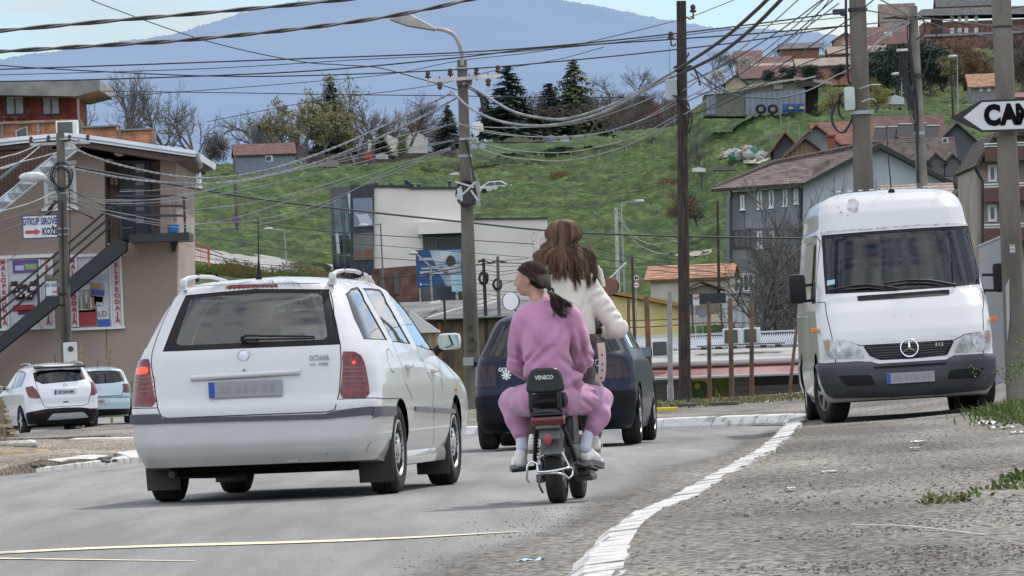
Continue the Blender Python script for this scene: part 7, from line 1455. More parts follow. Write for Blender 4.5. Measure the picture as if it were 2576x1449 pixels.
for k,(u,c_)in enumerate(((1976,0),(1990,1),(2004,0),(2018,1))):
 b=W(u,283-k*.4,697);t=Th('oil_barrel',('plain blue barrel, leftmost by the farm shed','blue barrel with yellow label, second from the left','plain blue barrel between two yellow-labelled ones','blue barrel with yellow label, rightmost by the farm shed')[k],'barrel',tuple(b),0,'barrels by the farm shed');m=MB();m.lathe([(.28,0),(.29,.02),(.28,.3),(.295,.32),(.28,.34),(.28,.6),(.295,.62),(.28,.64),(.29,.9),(.27,.9),(.0001,.88)],16,'z');m.build('drum',flat((.02,.09,.28),.5,var=.2),t,50)
 if c_:m=MB();m.lathe([(.3,.36),(.3,.58)],16,'z');m.v=[v for v in m.v];m.build('label_band',flat((.55,.42,.05),.6),t)
HS=[('brown-roofed house farthest left on the hill skyline',1855,1915,165,150,127,1050,'x','maroon',(.2,.1,.08)),('dark-roofed brick house on the skyline with white gable end',1968,2062,140,122,107,1040,'x','grey',(.22,.10,.06)),('house with long faded red roof below the skyline houses',1868,1990,190,165,143,980,'x','maroon',(.25,.12,.09)),('wide grey-roofed house with low pitch in the upper village',1900,2060,195,168,157,940,'x','pale',(.2,.17,.15)),('house with broad dark red roof above the farm shed',1868,1984,215,195,165,880,'x','maroon',(.3,.25,.2)),('pale gabled cottage with beige wall above the farm shed',1826,1880,225,210,190,840,'y','grey',(.42,.34,.22)),('house with white trim and a tall gable left of the thick pole',2100,2160,130,100,82,1100,'y','pale',(.35,.2,.15)),('pink-roofed house just left of the thick concrete pole',2010,2150,190,165,145,900,'x','pale',(.3,.14,.10)),('house with broad pale hipped roof behind the thick pole',2090,2230,160,133,115,1000,'x','pale',(.24,.10,.08)),('maroon-roofed house right of the thick pole on the slope',2170,2290,130,110,80,1080,'x','maroon',(.24,.09,.07)),('brick house under the big unfinished block, left part',2185,2290,120,88,66,1180,'x','maroon',(.24,.09,.07)),('pale tall house on the skyline right of the thick pole',2222,2305,110,62,8,1220,'x','pale',(.3,.26,.24)),('red-roofed cottage near the rightmost pole',2445,2505,240,217,185,760,'x','orange',(.2,.2,.2)),('low red-roofed cottage at the right edge of the hill',2540,2640,260,245,232,740,'x','red',(.3,.27,.24))]
for lb,u0,u1,vb,ve,vr,Y,rd_,rk,wc in HS:gable('hillside_house',lb,'house',u0,u1,vb+25,ve,vr,Y,7,rd_,flat(wc,.9,var=.2),TL[rk],over=.4,wins=[((u0*2+u1)/3,ve+3,(u0*2+u1)/3+7,ve+11),((u0+u1*2)/3,ve+3,(u0+u1*2)/3+7,ve+11)]if vb-ve>20 else())
def bigblock():
 Y=1150;T=Th('apartment_block','large unfinished red brick block with rows of white windows on the hilltop','building',(W(2430,150,Y).x,Y,W(2430,190,Y).z),0);B=lambda mb,*a,**k:bx(mb,*a,T=T,**k);A=lambda u,v,y=0:T.p(u,v,Y)+Vector((0,y,0))
 w=MB();B(w,2325,48,2760,180,Y,d=12);w.build('wall',brickmat('block_brick',(.19,.085,.065),(.16,.075,.06),(.2,.14,.12),.8),T);s=MB();s.prism([A(2318,24,-1.5),A(2780,8,-1.5),A(2780,32,-1.5),A(2318,40,-1.5)],(0,14,0));B(s,2325,78,2760,84,Y-.4,d=.5);s.build('concrete_slab',flat((.26,.25,.25),.9,var=.2),T,fix=True)
 g=gable('hillside_house','grey-roofed attic house above the big unfinished block','house',2360,2500,30,14,-14,1160,7,'x',flat((.3,.12,.08),.9),TL['grey'])
 for u in(2391,2410,2427,2452):
  for v in(38,70):window(T,u,v,u+9,v+17,Y-.1,M['frame_white'],M['win_pale'],0,False,.15)
 for v in(42,74):d=MB();B(d,2342,v,2372,v+22,Y-.15,d=.2);d.build('open_bay',flat((.06,.04,.035),.9),T)
bigblock()
# poles and what hangs on them
def pole(name,label,top,bot,Y,wt,wb,m,n=12,zb=None,cat='utility pole',group=None,seg=10):
 a=W(*bot,Y);zb=a.z if zb is None else zb;T=Th(name,label,cat,(a.x,Y,zb),0,group);t=T.I@W(*top,Y);q=T.I@a
 mb=MB();P=[q.lerp(t,k/seg)for k in range(seg+1)];P[0].z=-.3
 mb.tube(P,[px(wb+(wt-wb)*k/seg,Y)/2*(1+random.uniform(-.02,.02))for k in range(seg+1)],n);mb.build('shaft',m,T,60);return T
def PT(T,Y):return lambda u,v,y=0:T.p(u,v,Y)+Vector((0,y,0))
def insul(T,p,up=1,s=1.):
 m=MB();m.lathe([(.012*s,-.10*s*up),(.012*s,0),(.05*s,.01*up*s),(.055*s,.04*s*up),(.035*s,.06*s*up),(.045*s,.09*s*up),(.03*s,.13*s*up),(.0001,.14*s*up)],10,'z',p);m.build('insulator',M['insul'],T,50,fix=True)
def coil(T,c,r,n=4,th=.012,name='cable_coil',m=None,seed=0,flat_=.35):
 rg=random.Random(seed);mb=MB()
 for k in range(n):
  rr=r*rg.uniform(.75,1.1);o=Vector((rg.uniform(-.15,.15)*r,rg.uniform(-.1,.1),rg.uniform(-.2,.2)*r));ph=rg.uniform(0,.5)
  P=[Vector(c)+o+Vector((rr*math.cos(a)*rg.uniform(.93,1.05),.12*math.sin(a+ph)*flat_,rr*1.25*math.sin(a)))for a in cubic(0,2*pi,18)[:-1]];mb.tube(P,th,5,closed=True)
 mb.build(name,m or M['cable'],T,60)
def bundle(T,pts,n,th,spread,seed=0,m=None,name='cable_bundle'):
 rg=random.Random(seed);mb=MB()
 for k in range(n):
  j=[Vector((rg.gauss(0,spread),rg.gauss(0,spread*.5),rg.gauss(0,spread*.4)))for _ in pts];mb.tube(crm([Vector(p)+q for p,q in zip(pts,j)],4),th,4)
 mb.build(name,m or M['cable'],T,60)
def crm(P,n=6):
 P=[Vector(p)for p in P];out=[]
 Q=[P[0]*2-P[1]]+P+[P[-1]*2-P[-2]]
 for i in range(1,len(Q)-2):
  a,b,c,d=Q[i-1:i+3]
  for k in range(n):
   t=k/n;out.append(.5*((2*b)+(c-a)*t+(2*a-5*b+4*c-d)*t*t+(3*b-a-3*c+d)*t**3))
 return out+[P[-1]]
con=M['concrete']
L1=pole('utility_pole','concrete pole in front of the brown shop, with street lamp, cable coils and two signs',(151,335),(171,1010),162,21,30,con,zb=-.4);A=PT(L1,162)
m=MB();m.box((A(113,363)+A(188,358))/2,(.9*.0+px(150,162),.09,.07),0,Matrix.Rotation(0,3,'Y'));m.build('crossarm',M['steel'],L1)
for u,v in((78,358),(100,366),(122,355),(175,354),(198,360),(221,353)):insul(L1,A(u,v),-1 if v>358 else 1,1.1)
m=MB();m.tube([A(146,485,-.1),A(132,462,-.5),A(118,456,-.8)],.03,6);m.build('lamp_arm',M['steel'],L1,60)
m=MB();c=A(88,448,-1.0);m.ball(c,(.33,.16,.13),16,10);m.box(c+Vector((.27,0,-.03)),(.2,.12,.08),bev=.02);m.build('lamp_head',M['lamp_white'],L1,60)
coil(L1,A(155,445,-.2),.26,6,.014,seed=1);bundle(L1,[A(142,505,-.2),A(133,520,-.25),A(126,541,-.2)],9,.016,.035,2);bundle(L1,[A(160,505,-.18),A(163,700,-.18),A(166,860,-.18)],3,.013,.02,5)
bundle(L1,[A(172,440,-.2),A(177,560,-.16),A(176,720,-.17)],2,.012,.02,6)
for v in(486,350,575,590,740,768):m=MB();m.lathe([(.145,-.02),(.145,.02)],14,'z',A(160,v));m.build('pole_band',M['steel']if v<600 else M['black'],L1,60)
m=MB();m.box(A(178,887,-.2),(.33,.2,.5),bev=.02);o=m.build('meter_box',flat((.55,.55,.53),.5,var=.1),L1);m=MB();m.lathe([(.07,-.015),(.07,.0),(.0001,.0)],14,'y',A(180,878,-.3));m.build('dial',M['frame_dark'],o,fix=True)
def signbox(name,label,u0,v0,u1,v1,Y,frame,face,d=.05,yaw=0):
 c=W((u0+u1)/2,(v0+v1)/2,Y);T=Th(name,label,'sign',tuple(c),yaw);w,h=px(u1-u0,Y),px(v1-v0,Y);m=MB();m.box((0,0,0),(w,d,h));o=m.build('panel',frame,T);m=MB();m.box((0,-d/2-.004,0),(w-.05,.008,h-.05));f=m.build('face',face,o);return T,o,w,h
T,o,w,h=signbox('sign','white sign with blue and black lettering and a red arrow on the left pole',56,541,145,600,161.2,flat((.04,.05,.12),.5),mat('sign_white',(.60,.61,.63),.45,var=.06))
t=MB();text_mb(t,'OTKUP SIROVE',.24,facing((.0,-.04,h*.22)),bold=.006,sx=.52,depth=.006);t.build('lettering',flat((.03,.045,.20),.5),o)
t=MB();text_mb(t,'KOŽE',.24,facing((w*.28,-.04,-h*.22)),bold=.008,sx=.62,depth=.006);t.build('lettering',flat((.02,.025,.05),.5),o)
t=MB();t.prism([(-w*.42,-.045,-h*.28),(-w*.42,-.045,-h*.14),(-w*.14,-.045,-h*.14),(-w*.14,-.045,-h*.06),(.02,-.045,-h*.21),(-w*.14,-.045,-h*.36),(-w*.14,-.045,-h*.28)],(0,.008,0));t.build('arrow',flat((.42,.06,.07),.5),o,fix=True)
T,o,w,h=signbox('sign','small weathered white sign with a tiny red arrow strapped low on the left pole',112,692,145,746,161.3,flat((.10,.10,.09),.6),mat('sign_weathered',(.45,.48,.50),.6,var=.2),yaw=.15)
t=MB();t.box((0,-.04,h*.36),(w*.95,.01,h*.25));t.build('heading_band',flat((.06,.055,.045),.6),o)
t=MB();text_mb(t,'OTKUP',.12,facing((0,-.05,h*.36)),sx=.8);t.build('lettering',flat((.3,.26,.15),.6),o);t=MB();text_mb(t,'KOZE · KRZNA',.09,facing((0,-.04,h*.02)),sx=.7,bold=.004);t.build('lettering',flat((.15,.18,.25),.6),o);t=MB();t.prism([(.03,-.04,-h*.32),(.03,-.04,-h*.24),(.12,-.04,-h*.24),(.12,-.04,-h*.2),(.18,-.04,-h*.28),(.12,-.04,-h*.36),(.12,-.04,-h*.32)],(0,.01,0));t.build('arrow',flat((.4,.05,.05),.5),o)
P2=pole('utility_pole','tall concrete pole at centre with curved lamp arm, crossarm of insulators and cable box',(1162,150),(1191,1015),150,25,43,con,zb=-.4);A=PT(P2,150)
m=MB();m.tube(crm([A(1163,165,-.1),A(1160,128,-.1),A(1145,92,-.1),A(1122,77,-.1),A(1099,73,-.1)],6),[.045]*25,8);m.build('lamp_arm',mat('weathered_arm',(.30,.28,.25),.6,.2,var=.3),P2,60)
m=MB();q=[A(1100,72,-.1),A(1024,32,-.1),A(992,37,-.1),A(979,50,-.1),A(1026,66,-.1),A(1098,77,-.1)]
m.prism([p+Vector((0,-.13,0))for p in q],(0,.32,0));o=m.build('lamp_head',mat('lamp_shell',(.36,.35,.33),.5,var=.2),P2,fix=True);bv=o.modifiers.new('b','BEVEL');bv.width=.04;bv.segments=2
m=MB();m.prism([A(981,51,-.2),A(1026,67,-.2),A(1095,78,-.2),A(1094,73,-.2),A(1028,60,-.2),A(992,49,-.2)],(0,.3,0));m.build('lamp_glass',flat((.07,.07,.065),.3),o,fix=True)
m=MB();c0,c1=A(1074,205,-.2),A(1259,191,-.2);m.tube([c0,c1],.055,4);m.build('crossarm',mat('white_arm',(.5,.48,.45),.7,var=.25),P2,30)
for u,v,k in((1077,198,1),(1133,192,1),(1199,189,1),(1253,184,1),(1106,207,-1),(1155,202,-1),(1181,200,-1),(1228,199,-1)):insul(P2,A(u,v,-.2),k,1.3)
for v in(173,210,350,392):m=MB();m.lathe([(.15,-.03),(.15,.03)],14,'z',A(1162+(v-150)*.033,v));m.build('pole_band',M['steel'],P2,60)
bundle(P2,[A(1180,218,-.2),A(1205,232,-.2),A(1216,262,-.2),A(1216,284,-.2)],7,.018,.03,3);bundle(P2,[A(1172,350,-.22),A(1180,400,-.24),A(1190,460,-.25)],3,.014,.03,4)
m=MB();rg=random.Random(8)
for k in range(7):a_=A(1188+rg.uniform(0,20),306+rg.uniform(0,16),-.2);m.add([a_,a_+Vector((.12,0,.03)),a_+Vector((.1+rg.uniform(0,.1),-.05,-.16)),a_+Vector((.0,0,-.12-rg.uniform(0,.15)))],[(0,1,2,3)])
m.build('plastic_rag',flat((.62,.62,.60),.6),P2)
for u,v in((1158,352),(1150,372)):m=MB();m.box(A(u-10,v,-.3),(.12,.14,.14),bev=.03);m.build('clamp',M['cable'],P2)
m=MB();m.box(A(1177,492,-.3),(.34,.22,.48),bev=.05);m.build('splice_box',flat((.035,.035,.032),.6),P2);m=MB();m.box(A(1160,492,-.34),(.2,.14,.34),bev=.05);m.build('white_box',flat((.6,.62,.6),.5),P2)
for a0,a1 in(((1145,458),(1192,472)),((1197,458),(1152,502)),((1185,480),(1203,506)),((1148,505),(1160,470))):m=MB();m.tube([A(*a0,-.42),A(*a1,-.42)],.028,4);m.build('bracket_arm',flat((.5,.52,.5),.5),P2)
coil(P2,A(1174,488,-.3),.23,5,.014,seed=3);m=MB();m.box(A(1202,488,.0),(.1,.2,.55));m.box(A(1176,350,-.25),(.5,.05,.05));m.build('bracket',flat((.4,.41,.4),.6),P2)
g=MB();
for pts in([(1176,832),(1184,820),(1188,824)],[(1178,862),(1190,850),(1200,866),(1192,880),(1180,880)],[(1186,902),(1200,912),(1188,926)]):g.tube(crm([A(u,v,-.205)for u,v in pts],5),.02,4)
g.build('painted_mark',flat((.05,.045,.045),.9),P2)
P3=pole('utility_pole','dark weathered wooden pole left of the parked van, with hook insulators',(1714,2),(1723,1012),125,25,32,M['wood_old'],zb=-.12,seg=14);A=PT(P3,125)
for u,v,sd in((1744,36,1),(1688,104,-1),(1732,132,1)):
 b=1714+sd*13;m=MB();m.tube([A(b,v+6,0),A((b+u)/2,v+12,0),A(u,v+6,0),A(u,v,0)],.018,6);m.build('hook',M['rust'],P3,60);insul(P3,A(u,v-4),1,1.2)if v<120 else None
m=MB();m.box(A(1689,226,0),(.22,.22,.40),bev=.03);m.build('fuse_box',flat((.36,.40,.42),.5,var=.1),P3);bundle(P3,[A(1700,240,-.15),A(1722,262,-.18),A(1736,300,-.18),A(1727,340,-.16)],4,.014,.04,7);bundle(P3,[A(1706,168,-.15),A(1712,172,-.18),A(1728,170,-.18)],8,.02,.04,9)
m=MB();m.tube([A(1735,165),A(1745,168),A(1755,190),A(1762,215)],.02,6);m.build('loose_wire',M['cable'],P3)
P4=pole('utility_pole','thick concrete pole behind the van with a pale green junction box and hanging cable loop',(2155,-70),(2190,985),113,41,62,con,zb=0);A=PT(P4,113)
m=MB();m.box(A(2137,249,-.1),(px(27,113),.22,px(60,113)),bev=.05);m.build('junction_box',flat((.42,.50,.45),.5,var=.1),P4,40)
def loop(T,P,th=.022):m=MB();m.tube(crm(P,6),th,6);m.build('cable_loop',M['cable'],T,60)
loop(P4,[A(2128,-20),A(2130,100),A(2134,200),A(2146,212),A(2154,240),A(2144,275),A(2118,260),A(2112,235),A(2110,280),A(2124,300)]);loop(P4,[A(2125,230),A(2100,265),A(2093,300),A(2104,325),A(2122,332),A(2138,312),A(2148,285),A(2155,250),A(2150,218)]);loop(P4,[A(2130,-30),A(2127,60),A(2133,170)],.018)
for v in(24,283):m=MB();m.lathe([(.17+(v>100)*.035,-.03),(.17+(v>100)*.035,.03)],16,'z',A(2158+(v-24)*.038,v));m.build('pole_band',M['steel']if v>100 else M['cable'],P4,60)
m=MB();m.tube(crm([A(2160,225,-.3),A(2190,215,-.3),A(2215,214,-.1)],5),.012,5);m.tube(crm([A(2165,258,-.3),A(2190,250,-.3),A(2204,256,-.1)],5),.014,5);m.build('tie_wire',M['steel'],P4)
m=MB();m.box(A(2112,30,-.1),(.25,.08,.1),bev=.03);m.box(A(2122,32,-.1),(.12,.1,.12),bev=.03);m.build('clamp',M['cable'],P4)
P5=pole('utility_pole','thinner concrete pole right of the thick one, with a thick black cable bundle',(2297,15),(2345,960),165,22,36,mat('pale_concrete',(.19,.178,.15),.9,var=.3,vscale=2),zb=-1);A=PT(P5,165)
bundle(P5,[A(2270,128,-.3),A(2272,180,-.3),A(2282,230,-.3),A(2290,275,-.3)],22,.022,.055,11);bundle(P5,[A(2285,60,-.2),A(2286,120,-.25),A(2296,190,-.25),A(2302,280,-.22),A(2308,460,-.22)],5,.022,.03,12);bundle(P5,[A(2292,260,-.2),A(2294,285,-.25),A(2305,330,-.2)],4,.014,.04,14)
bundle(P5,[A(2230,46),A(2255,44),A(2282,48)],7,.02,.03,15);bundle(P5,[A(2276,60),A(2260,72),A(2238,86)],4,.02,.02,16,M['cable_lit']);m=MB();m.box(A(2268,127,-.35),(.28,.1,.06));m.box(A(2235,86),(.2,.1,.12),bev=.03);m.build('clamp',M['lamp_white'],P5)
loop(P5,[A(2296,40,-.2),A(2318,45,-.2),A(2326,65,-.2),A(2322,85,-.2),A(2306,100,-.2)],.02);loop(P5,[A(2370,62,-.2),A(2350,100,-.2),A(2328,175,-.2),A(2316,195,-.2),A(2300,192,-.2)],.02)
for v in(190,335):m=MB();m.lathe([(.14,-.04),(.14,.04)],14,'z',A(2297+(v-15)*.05,v));m.build('pole_band',M['steel']if v>200 else M['cable'],P5,60)
P6=pole('utility_pole','concrete pole at the right edge beside the van, carrying the black and white arrow sign',(2517,-60),(2560,1020),69.3,49,57,mat('edge_concrete',(.11,.098,.08),.92,col2=(.20,.182,.15),vscale=3,stretch=(1,1,.3),bump=.02,bscale=35),zb=.25,seg=16);A=PT(P6,69.3)
m=MB();m.lathe([(.113,-.012),(.113,.012)],18,'z',A(2523,67));m.build('pole_band',M['cable'],P6,60);m=MB();m.box(A(2545,626,-.112),(.055,.004,.09),0,Matrix.Rotation(.05,3,'Z'));m.build('paper_notice',flat((.5,.5,.48),.8),P6)
for k in range(3):m=MB();m.box(A(2545,618+k*9,-.115),(.035,.003,.014));m.build('notice_line',flat((.2,.2,.2),.8),P6)
m=MB();m.prism([A(2528,720,-.115),A(2537,700,-.116),A(2538,800,-.118),A(2532,860,-.118),A(2530,800,-.117)],(0,.01,0));m.build('paint_smear',flat((.33,.35,.36),.8),P6)
SG=Th('arrow_sign','black and white arrow-shaped road sign pointing left with large black letters','sign',tuple(W(2540,290,69.1)),0);A=PT(SG,69.05)
o5=[(2389,297),(2468,252),(2790,240),(2792,322),(2470,333)];m=MB();m.prism([A(u,v)for u,v in o5],(0,.03,0));o=m.build('panel',flat((.012,.012,.013),.4),SG,fix=True)
m=MB();m.prism([A(u,v,-.004)for u,v in[(2424,295),(2471,257),(2784,246),(2786,317),(2472,327)]],(0,.006,0));f=m.build('face',mat('sign_face',(.60,.61,.61),.4,var=.05),o,fix=True)
t=MB();text_mb(t,'CA',.285,facing(A(2517,291,-.009),0)@Matrix.Rotation(R(.3),4,'Z'),bold=.017,sx=.84,depth=.006,spacing=1.12);text_mb(t,'M',.285,facing(A(2577,289,-.009),0),bold=.017,sx=.82,depth=.006);t.build('lettering',flat((.006,.006,.007),.9,spec=.1),f)
m=MB();m.tube([A(2524,262,.05),A(2546,262,.05)],.01,5);m.tube([A(2524,322,.05),A(2546,322,.05)],.01,5);m.build('clamp',M['steel'],SG)
pole('utility_pole','small concrete pole in front of the blue-grey hillside house',(589,395),(598,625),560,7.5,10,M['concrete'],8,cat='pole')
c=Th('road_sign','round blue no-parking sign seen edge-on below the small concrete pole','sign',tuple(W(592,552,556)),0);m=MB();m.lathe([(.32,-.02),(.32,.02),(.0001,.02)],18,'y',(0,0,0));m.build('disc',flat((.10,.08,.28),.5),c,fix=True);m=MB();m.lathe([(.33,-.05),(.27,-.05)],18,'y',(0,0,0));m.build('rim',flat((.3,.05,.08),.5),c)
def lamp(label,pt,pb,Y,tip,w=4,col=(.30,.32,.34)):
 T=pole('street_lamp',label,pt,pb,Y,w*.7,w,flat(col,.5),8,cat='street lamp',seg=3);A=PT(T,Y);sd=1 if tip[0]>pt[0]else-1
 m=MB();m.tube([A(pt[0],pt[1]+2),A(*tip)],px(w*.3,Y),5);m.build('lamp_arm',flat(col,.5),T);m=MB();c=A(tip[0]+sd*7,tip[1]-1);m.ball(c,(px(13,Y),px(5,Y),px(4.5,Y)),12,7);m.build('lamp_head',flat((.42,.43,.43),.4),T,60)
lamp('small street lamp leaning over the climbing street, left of the office block',(715,578),(721,668),470,(682,577),4);lamp('street lamp in front of the white office block',(957,562),(967,770),470,(921,568),5,(.14,.145,.16));lamp('curved street lamp in front of the blue billboard',(1082,668),(1092,840),330,(1046,638),6,(.30,.29,.27));lamp('grey street lamp on the slope left of the wooden pole',(1563,508),(1572,760),420,(1602,507),5)
lamp('small street lamp on the hill by the dark conifers, right',(2268,188),(2269,246),760,(2262,187),2.5);lamp('low street lamp peeking over the white block beside the central pole',(1200,436),(1202,480),600,(1150,440),3);lamp('street lamp among the trees near the thinner pole',(2408,145),(2411,290),700,(2404,143),3)
pole('utility_pole','concrete pole standing next to the grey street lamp on the slope',(1549,522),(1556,760),418,8,11,mat('light_concrete',(.42,.41,.38),.9,var=.2),8,cat='pole');pole('utility_pole','slim dark pole left of the grey house',(1805,505),(1809,745),380,6,8,M['wood_old'],8,cat='pole')
pole('utility_pole','short dark pole near the hilltop trees on the right',(2392,150),(2398,290),690,4,6,M['wood_old'],6,cat='pole');pole('utility_pole','thin pole beside the white antenna mast behind the wooden pole',(1683,112),(1686,200),800,2,3,M['steel'],6,cat='pole')
for k,(a,b,Y,w)in enumerate((((1216,650),(1220,745),300,9),((1252,645),(1254,745),300,9),((1113,712),(1118,760),290,6))):
 T=pole('utility_pole',('left','right','small')[k]+' of the distant poles with coiled cables beside the blue billboard' if k<2 else 'small cable pole in front of the blue billboard',a,b,Y,w*.8,w,M['concrete']if k==1 else M['wood_old'],8,zb=-2.4,cat='pole')
 if k<2:coil(T,T.p((a[0]+b[0])/2-2,700+k*15,Y),.2,5,.03,seed=k+20);bundle(T,[T.p(a[0]-15,660,Y),T.p(a[0],655,Y),T.p(a[0]+20,662,Y)],5,.02,.06,k)
RP=[((1581,752),(1582,1000),120,9,'rusty'),((1626,746),(1637,1017),122,15,'rusty'),((1684,735),(1687,1017),123,14,'grey'),((1783,760),(1785,1010),121,11,'rusty'),((1837,751),(1841,1020),120,13,'rusty'),((1891,753),(1891,1014),121,12,'rusty'),((2004,822),(1984,1004),121,9,'rusty')]
LB=['short rusty post just behind the moped driver','rusty post right of the blue car roof, tilted slightly','grey painted steel post next to the wooden pole','rusty post first to the right of the wooden pole','rusty post second to the right of the wooden pole, in front of the air conditioners','rusty post third to the right of the wooden pole','leaning rusty post propped beside the van']
for(a,b,Y,w,k),lb in zip(RP,LB):pole('steel_post',lb,a,b,Y,w*.85,w,M['rust']if k=='rusty' else mat('grey_paint_post',(.26,.25,.25),.7,var=.25),8,cat='post',group='steel posts along the verge' if k=='rusty' else None,seg=5)
T=pole('steel_post','thin dark steel mast left of the speed limit signs',(1590,647),(1597,880),118,6,8,mat('dark_rust',(.06,.035,.03),.85),8,cat='post',seg=4)
def disc(label,u,v,Y,r,face,rim,txt=None,bar=False):
 T=Th('road_sign',label,'sign',tuple(W(u,v,Y)),0);m=MB();m.lathe([(r,-.01),(r,.02),(.0001,.02)],22,'y',(0,0,0));o=m.build('disc',rim,T,fix=True);m=MB();m.lathe([(r*.8,-.02),(.0001,-.02)],22,'y',(0,0,0));m.build('face',face,o)
 if txt:t=MB();text_mb(t,txt,r*1.05,facing((0,-.03,0)),bold=.01);t.build('lettering',M['ink'],o)
 if bar:t=MB();t.box((0,-.03,0),(r*1.1,.01,r*.3));t.build('symbol',flat((.3,.03,.03),.5),o)
 return T
disc('round speed limit 50 sign, upper of the pair by the thin mast',1601,699,250,.125,M['white'],flat((.4,.04,.05),.5),'50');disc('round no-overtaking sign, lower of the pair by the thin mast',1601,717,250,.125,M['white'],flat((.4,.04,.05),.5),bar=True);disc('back of a round grey-blue road sign near the parked white van',1767,788,240,.17,flat((.16,.19,.22),.6),flat((.14,.17,.2),.6))
pole('sign_post','thin steel post carrying the back-facing round sign',(1768,796),(1770,1000),240.3,3.5,4,M['steel'],6,cat='post',seg=2);pole('sign_post','thin steel post carrying the speed limit signs',(1600,690),(1602,960),250.3,2.5,3,M['steel'],6,cat='post',seg=2)
for k,(u,v0,v1)in enumerate(((206,868,925),(276,862,925))):pole('steel_post',('left','right')[k]+' of two short cream and rust posts in front of the brown shop wall',(u,v0),(u,v1),171,6,7,mat('cream_rust',(.40,.34,.20),.8,col2=(.15,.07,.04),vscale=5),8,zb=-.4,cat='post',seg=4)
c=Th('meter_pedestal','small white pedestal at the foot of the grey steel post','pedestal',tuple(W(1687,1000,123.5)),0);m=MB();m.box((0,0,.1),(.12,.12,.28),bev=.02);m.build('box',flat((.5,.51,.5),.5),c)
# overhead cables
def cable(label,pts,Y0,Y1,r,m='cable',twist=0,group=None,Ys=None,cat='cable'):
 n=len(pts);L_=[0]
 for a,b in zip(pts,pts[1:]):L_.append(L_[-1]+math.dist(a,b))
 P=crm([W(u,v,(Ys[i]if Ys else Y0+(Y1-Y0)*L_[i]/L_[-1]))for i,(u,v)in enumerate(pts)],10);mb=MB();c=P[0].copy()
 if twist:
  Q=[];D=0;pitch=twist
  fine=[]
  for a,b in zip(P,P[1:]):k=max(1,int((b-a).length/(pitch/7)));fine+=[a.lerp(b,i/k)for i in range(k)]
  for s_ in range(2):
   S=[];D=0
   for i,p in enumerate(fine):
    if i:D+=(p-fine[i-1]).length
    t=(fine[min(i+1,len(fine)-1)]-fine[max(i-1,0)]).normalized();x=t.cross(Vector((0,0,1))).normalized();y=x.cross(t);a=D/pitch*2*pi+s_*pi
    S.append(p+(x*math.cos(a)+y*math.sin(a))*r*.9)
   mb.tube(S,r,5)
 else:mb.tube(P,r,5)
 o=mb.build('overhead_cable',M[m],None,180,origin=c);tag(o,label,cat,group)
X=cable
X('thick black bundled cable across the top, the upper one',[(-80,84),(300,50),(600,24),(920,-8),(1200,-50)],55,62,.0115,twist=1.6)
X('thick black bundled cable across the top, the lower one',[(-80,134),(250,114),(480,99),(800,66),(1020,33),(1230,-12)],55,62,.0115,twist=1.3)
X('pale twisted cable sagging between the central and the wooden pole, upper one',[(1176,212),(1215,236),(1290,280),(1370,298),(1440,296),(1560,255),(1700,178)],150,125,.018,'cable_lit',.45)
X('twisted cable climbing from the wooden pole out of the top, upper one',[(1700,178),(1800,112),(1870,55),(1960,-30),(2050,-125)],125,80,.017,'cable',.4)
X('pale twisted cable sagging between the central and the wooden pole, lower one',[(1135,228),(1180,270),(1250,303),(1330,316),(1410,312),(1520,282),(1640,218),(1706,188)],150,125,.018,'cable_lit',.45)
X('twisted cable climbing from the wooden pole out of the top, lower one',[(1706,188),(1800,142),(1880,82),(1960,4),(2060,-110)],125,80,.017,'cable',.4)
X('pale twisted cable from the left pole to the central pole, upper one',[(160,357),(230,393),(330,422),(450,444),(560,446),(700,420),(850,368),(1000,300),(1140,232)],162,150,.016,'cable_lit',.5)
X('pale twisted cable from the left pole to the central pole, lower one',[(152,416),(230,434),(340,452),(470,462),(580,458),(720,432),(870,382),(1020,315),(1160,240)],162,150,.016,'cable_lit',.5)
X('thick black cable from the left pole running right across the white block',[(190,420),(340,446),(480,472),(650,500),(820,521),(1000,541),(1165,558),(1380,580),(1600,591),(1850,597),(2060,600)],162,230,.032)
LL=[('high thin cable across the mountain, topmost of the set from the left edge',[(-60,176),(300,164),(767,147),(1130,133),(1400,115),(1700,84),(1900,60),(2112,32)],120,.013),('thin cable just under the topmost one across the mountain',[(-60,190),(500,173),(900,150),(1130,139),(1350,126),(1700,90),(1900,66),(2130,42)],125,.008),('dark cable rising gently from the left edge behind the central pole',[(-60,206),(300,198),(767,179),(1130,147),(1350,122),(1700,98),(1900,84),(2140,64)],122,.013),('dark cable dipping from the left edge to meet the others near the bare trees',[(-60,160),(150,174),(494,190),(767,190),(1160,174),(1450,150),(1704,124),(1900,100),(2142,62)],124,.012),('level dark cable behind the central pole at crossarm height',[(258,229),(500,232),(894,238),(1160,241),(1400,246),(1650,243)],180,.013),('steep thin cable from the top edge down to the central pole',[(180,-26),(260,12),(511,100),(740,152),(860,163),(950,170),(1050,196),(1165,230)],140,.011),('thin cable rising from the brick house over the bare trees',[(205,248),(520,226),(822,202),(1000,183),(1160,152),(1400,122),(1700,52),(1800,18),(1880,-15)],160,.009),('thin cable rising from behind the shop to the far right',[(520,306),(767,258),(900,240),(1095,213),(1250,176),(1400,150),(1520,118)],170,.009),('long thin cable dropping to the right of the central pole over the grass',[(1200,388),(1290,425),(1400,468),(1500,487),(1600,482),(1712,450)],145,.008)]
for lb,p,Y,r in LL:X(lb,p,Y,Y-8,r)
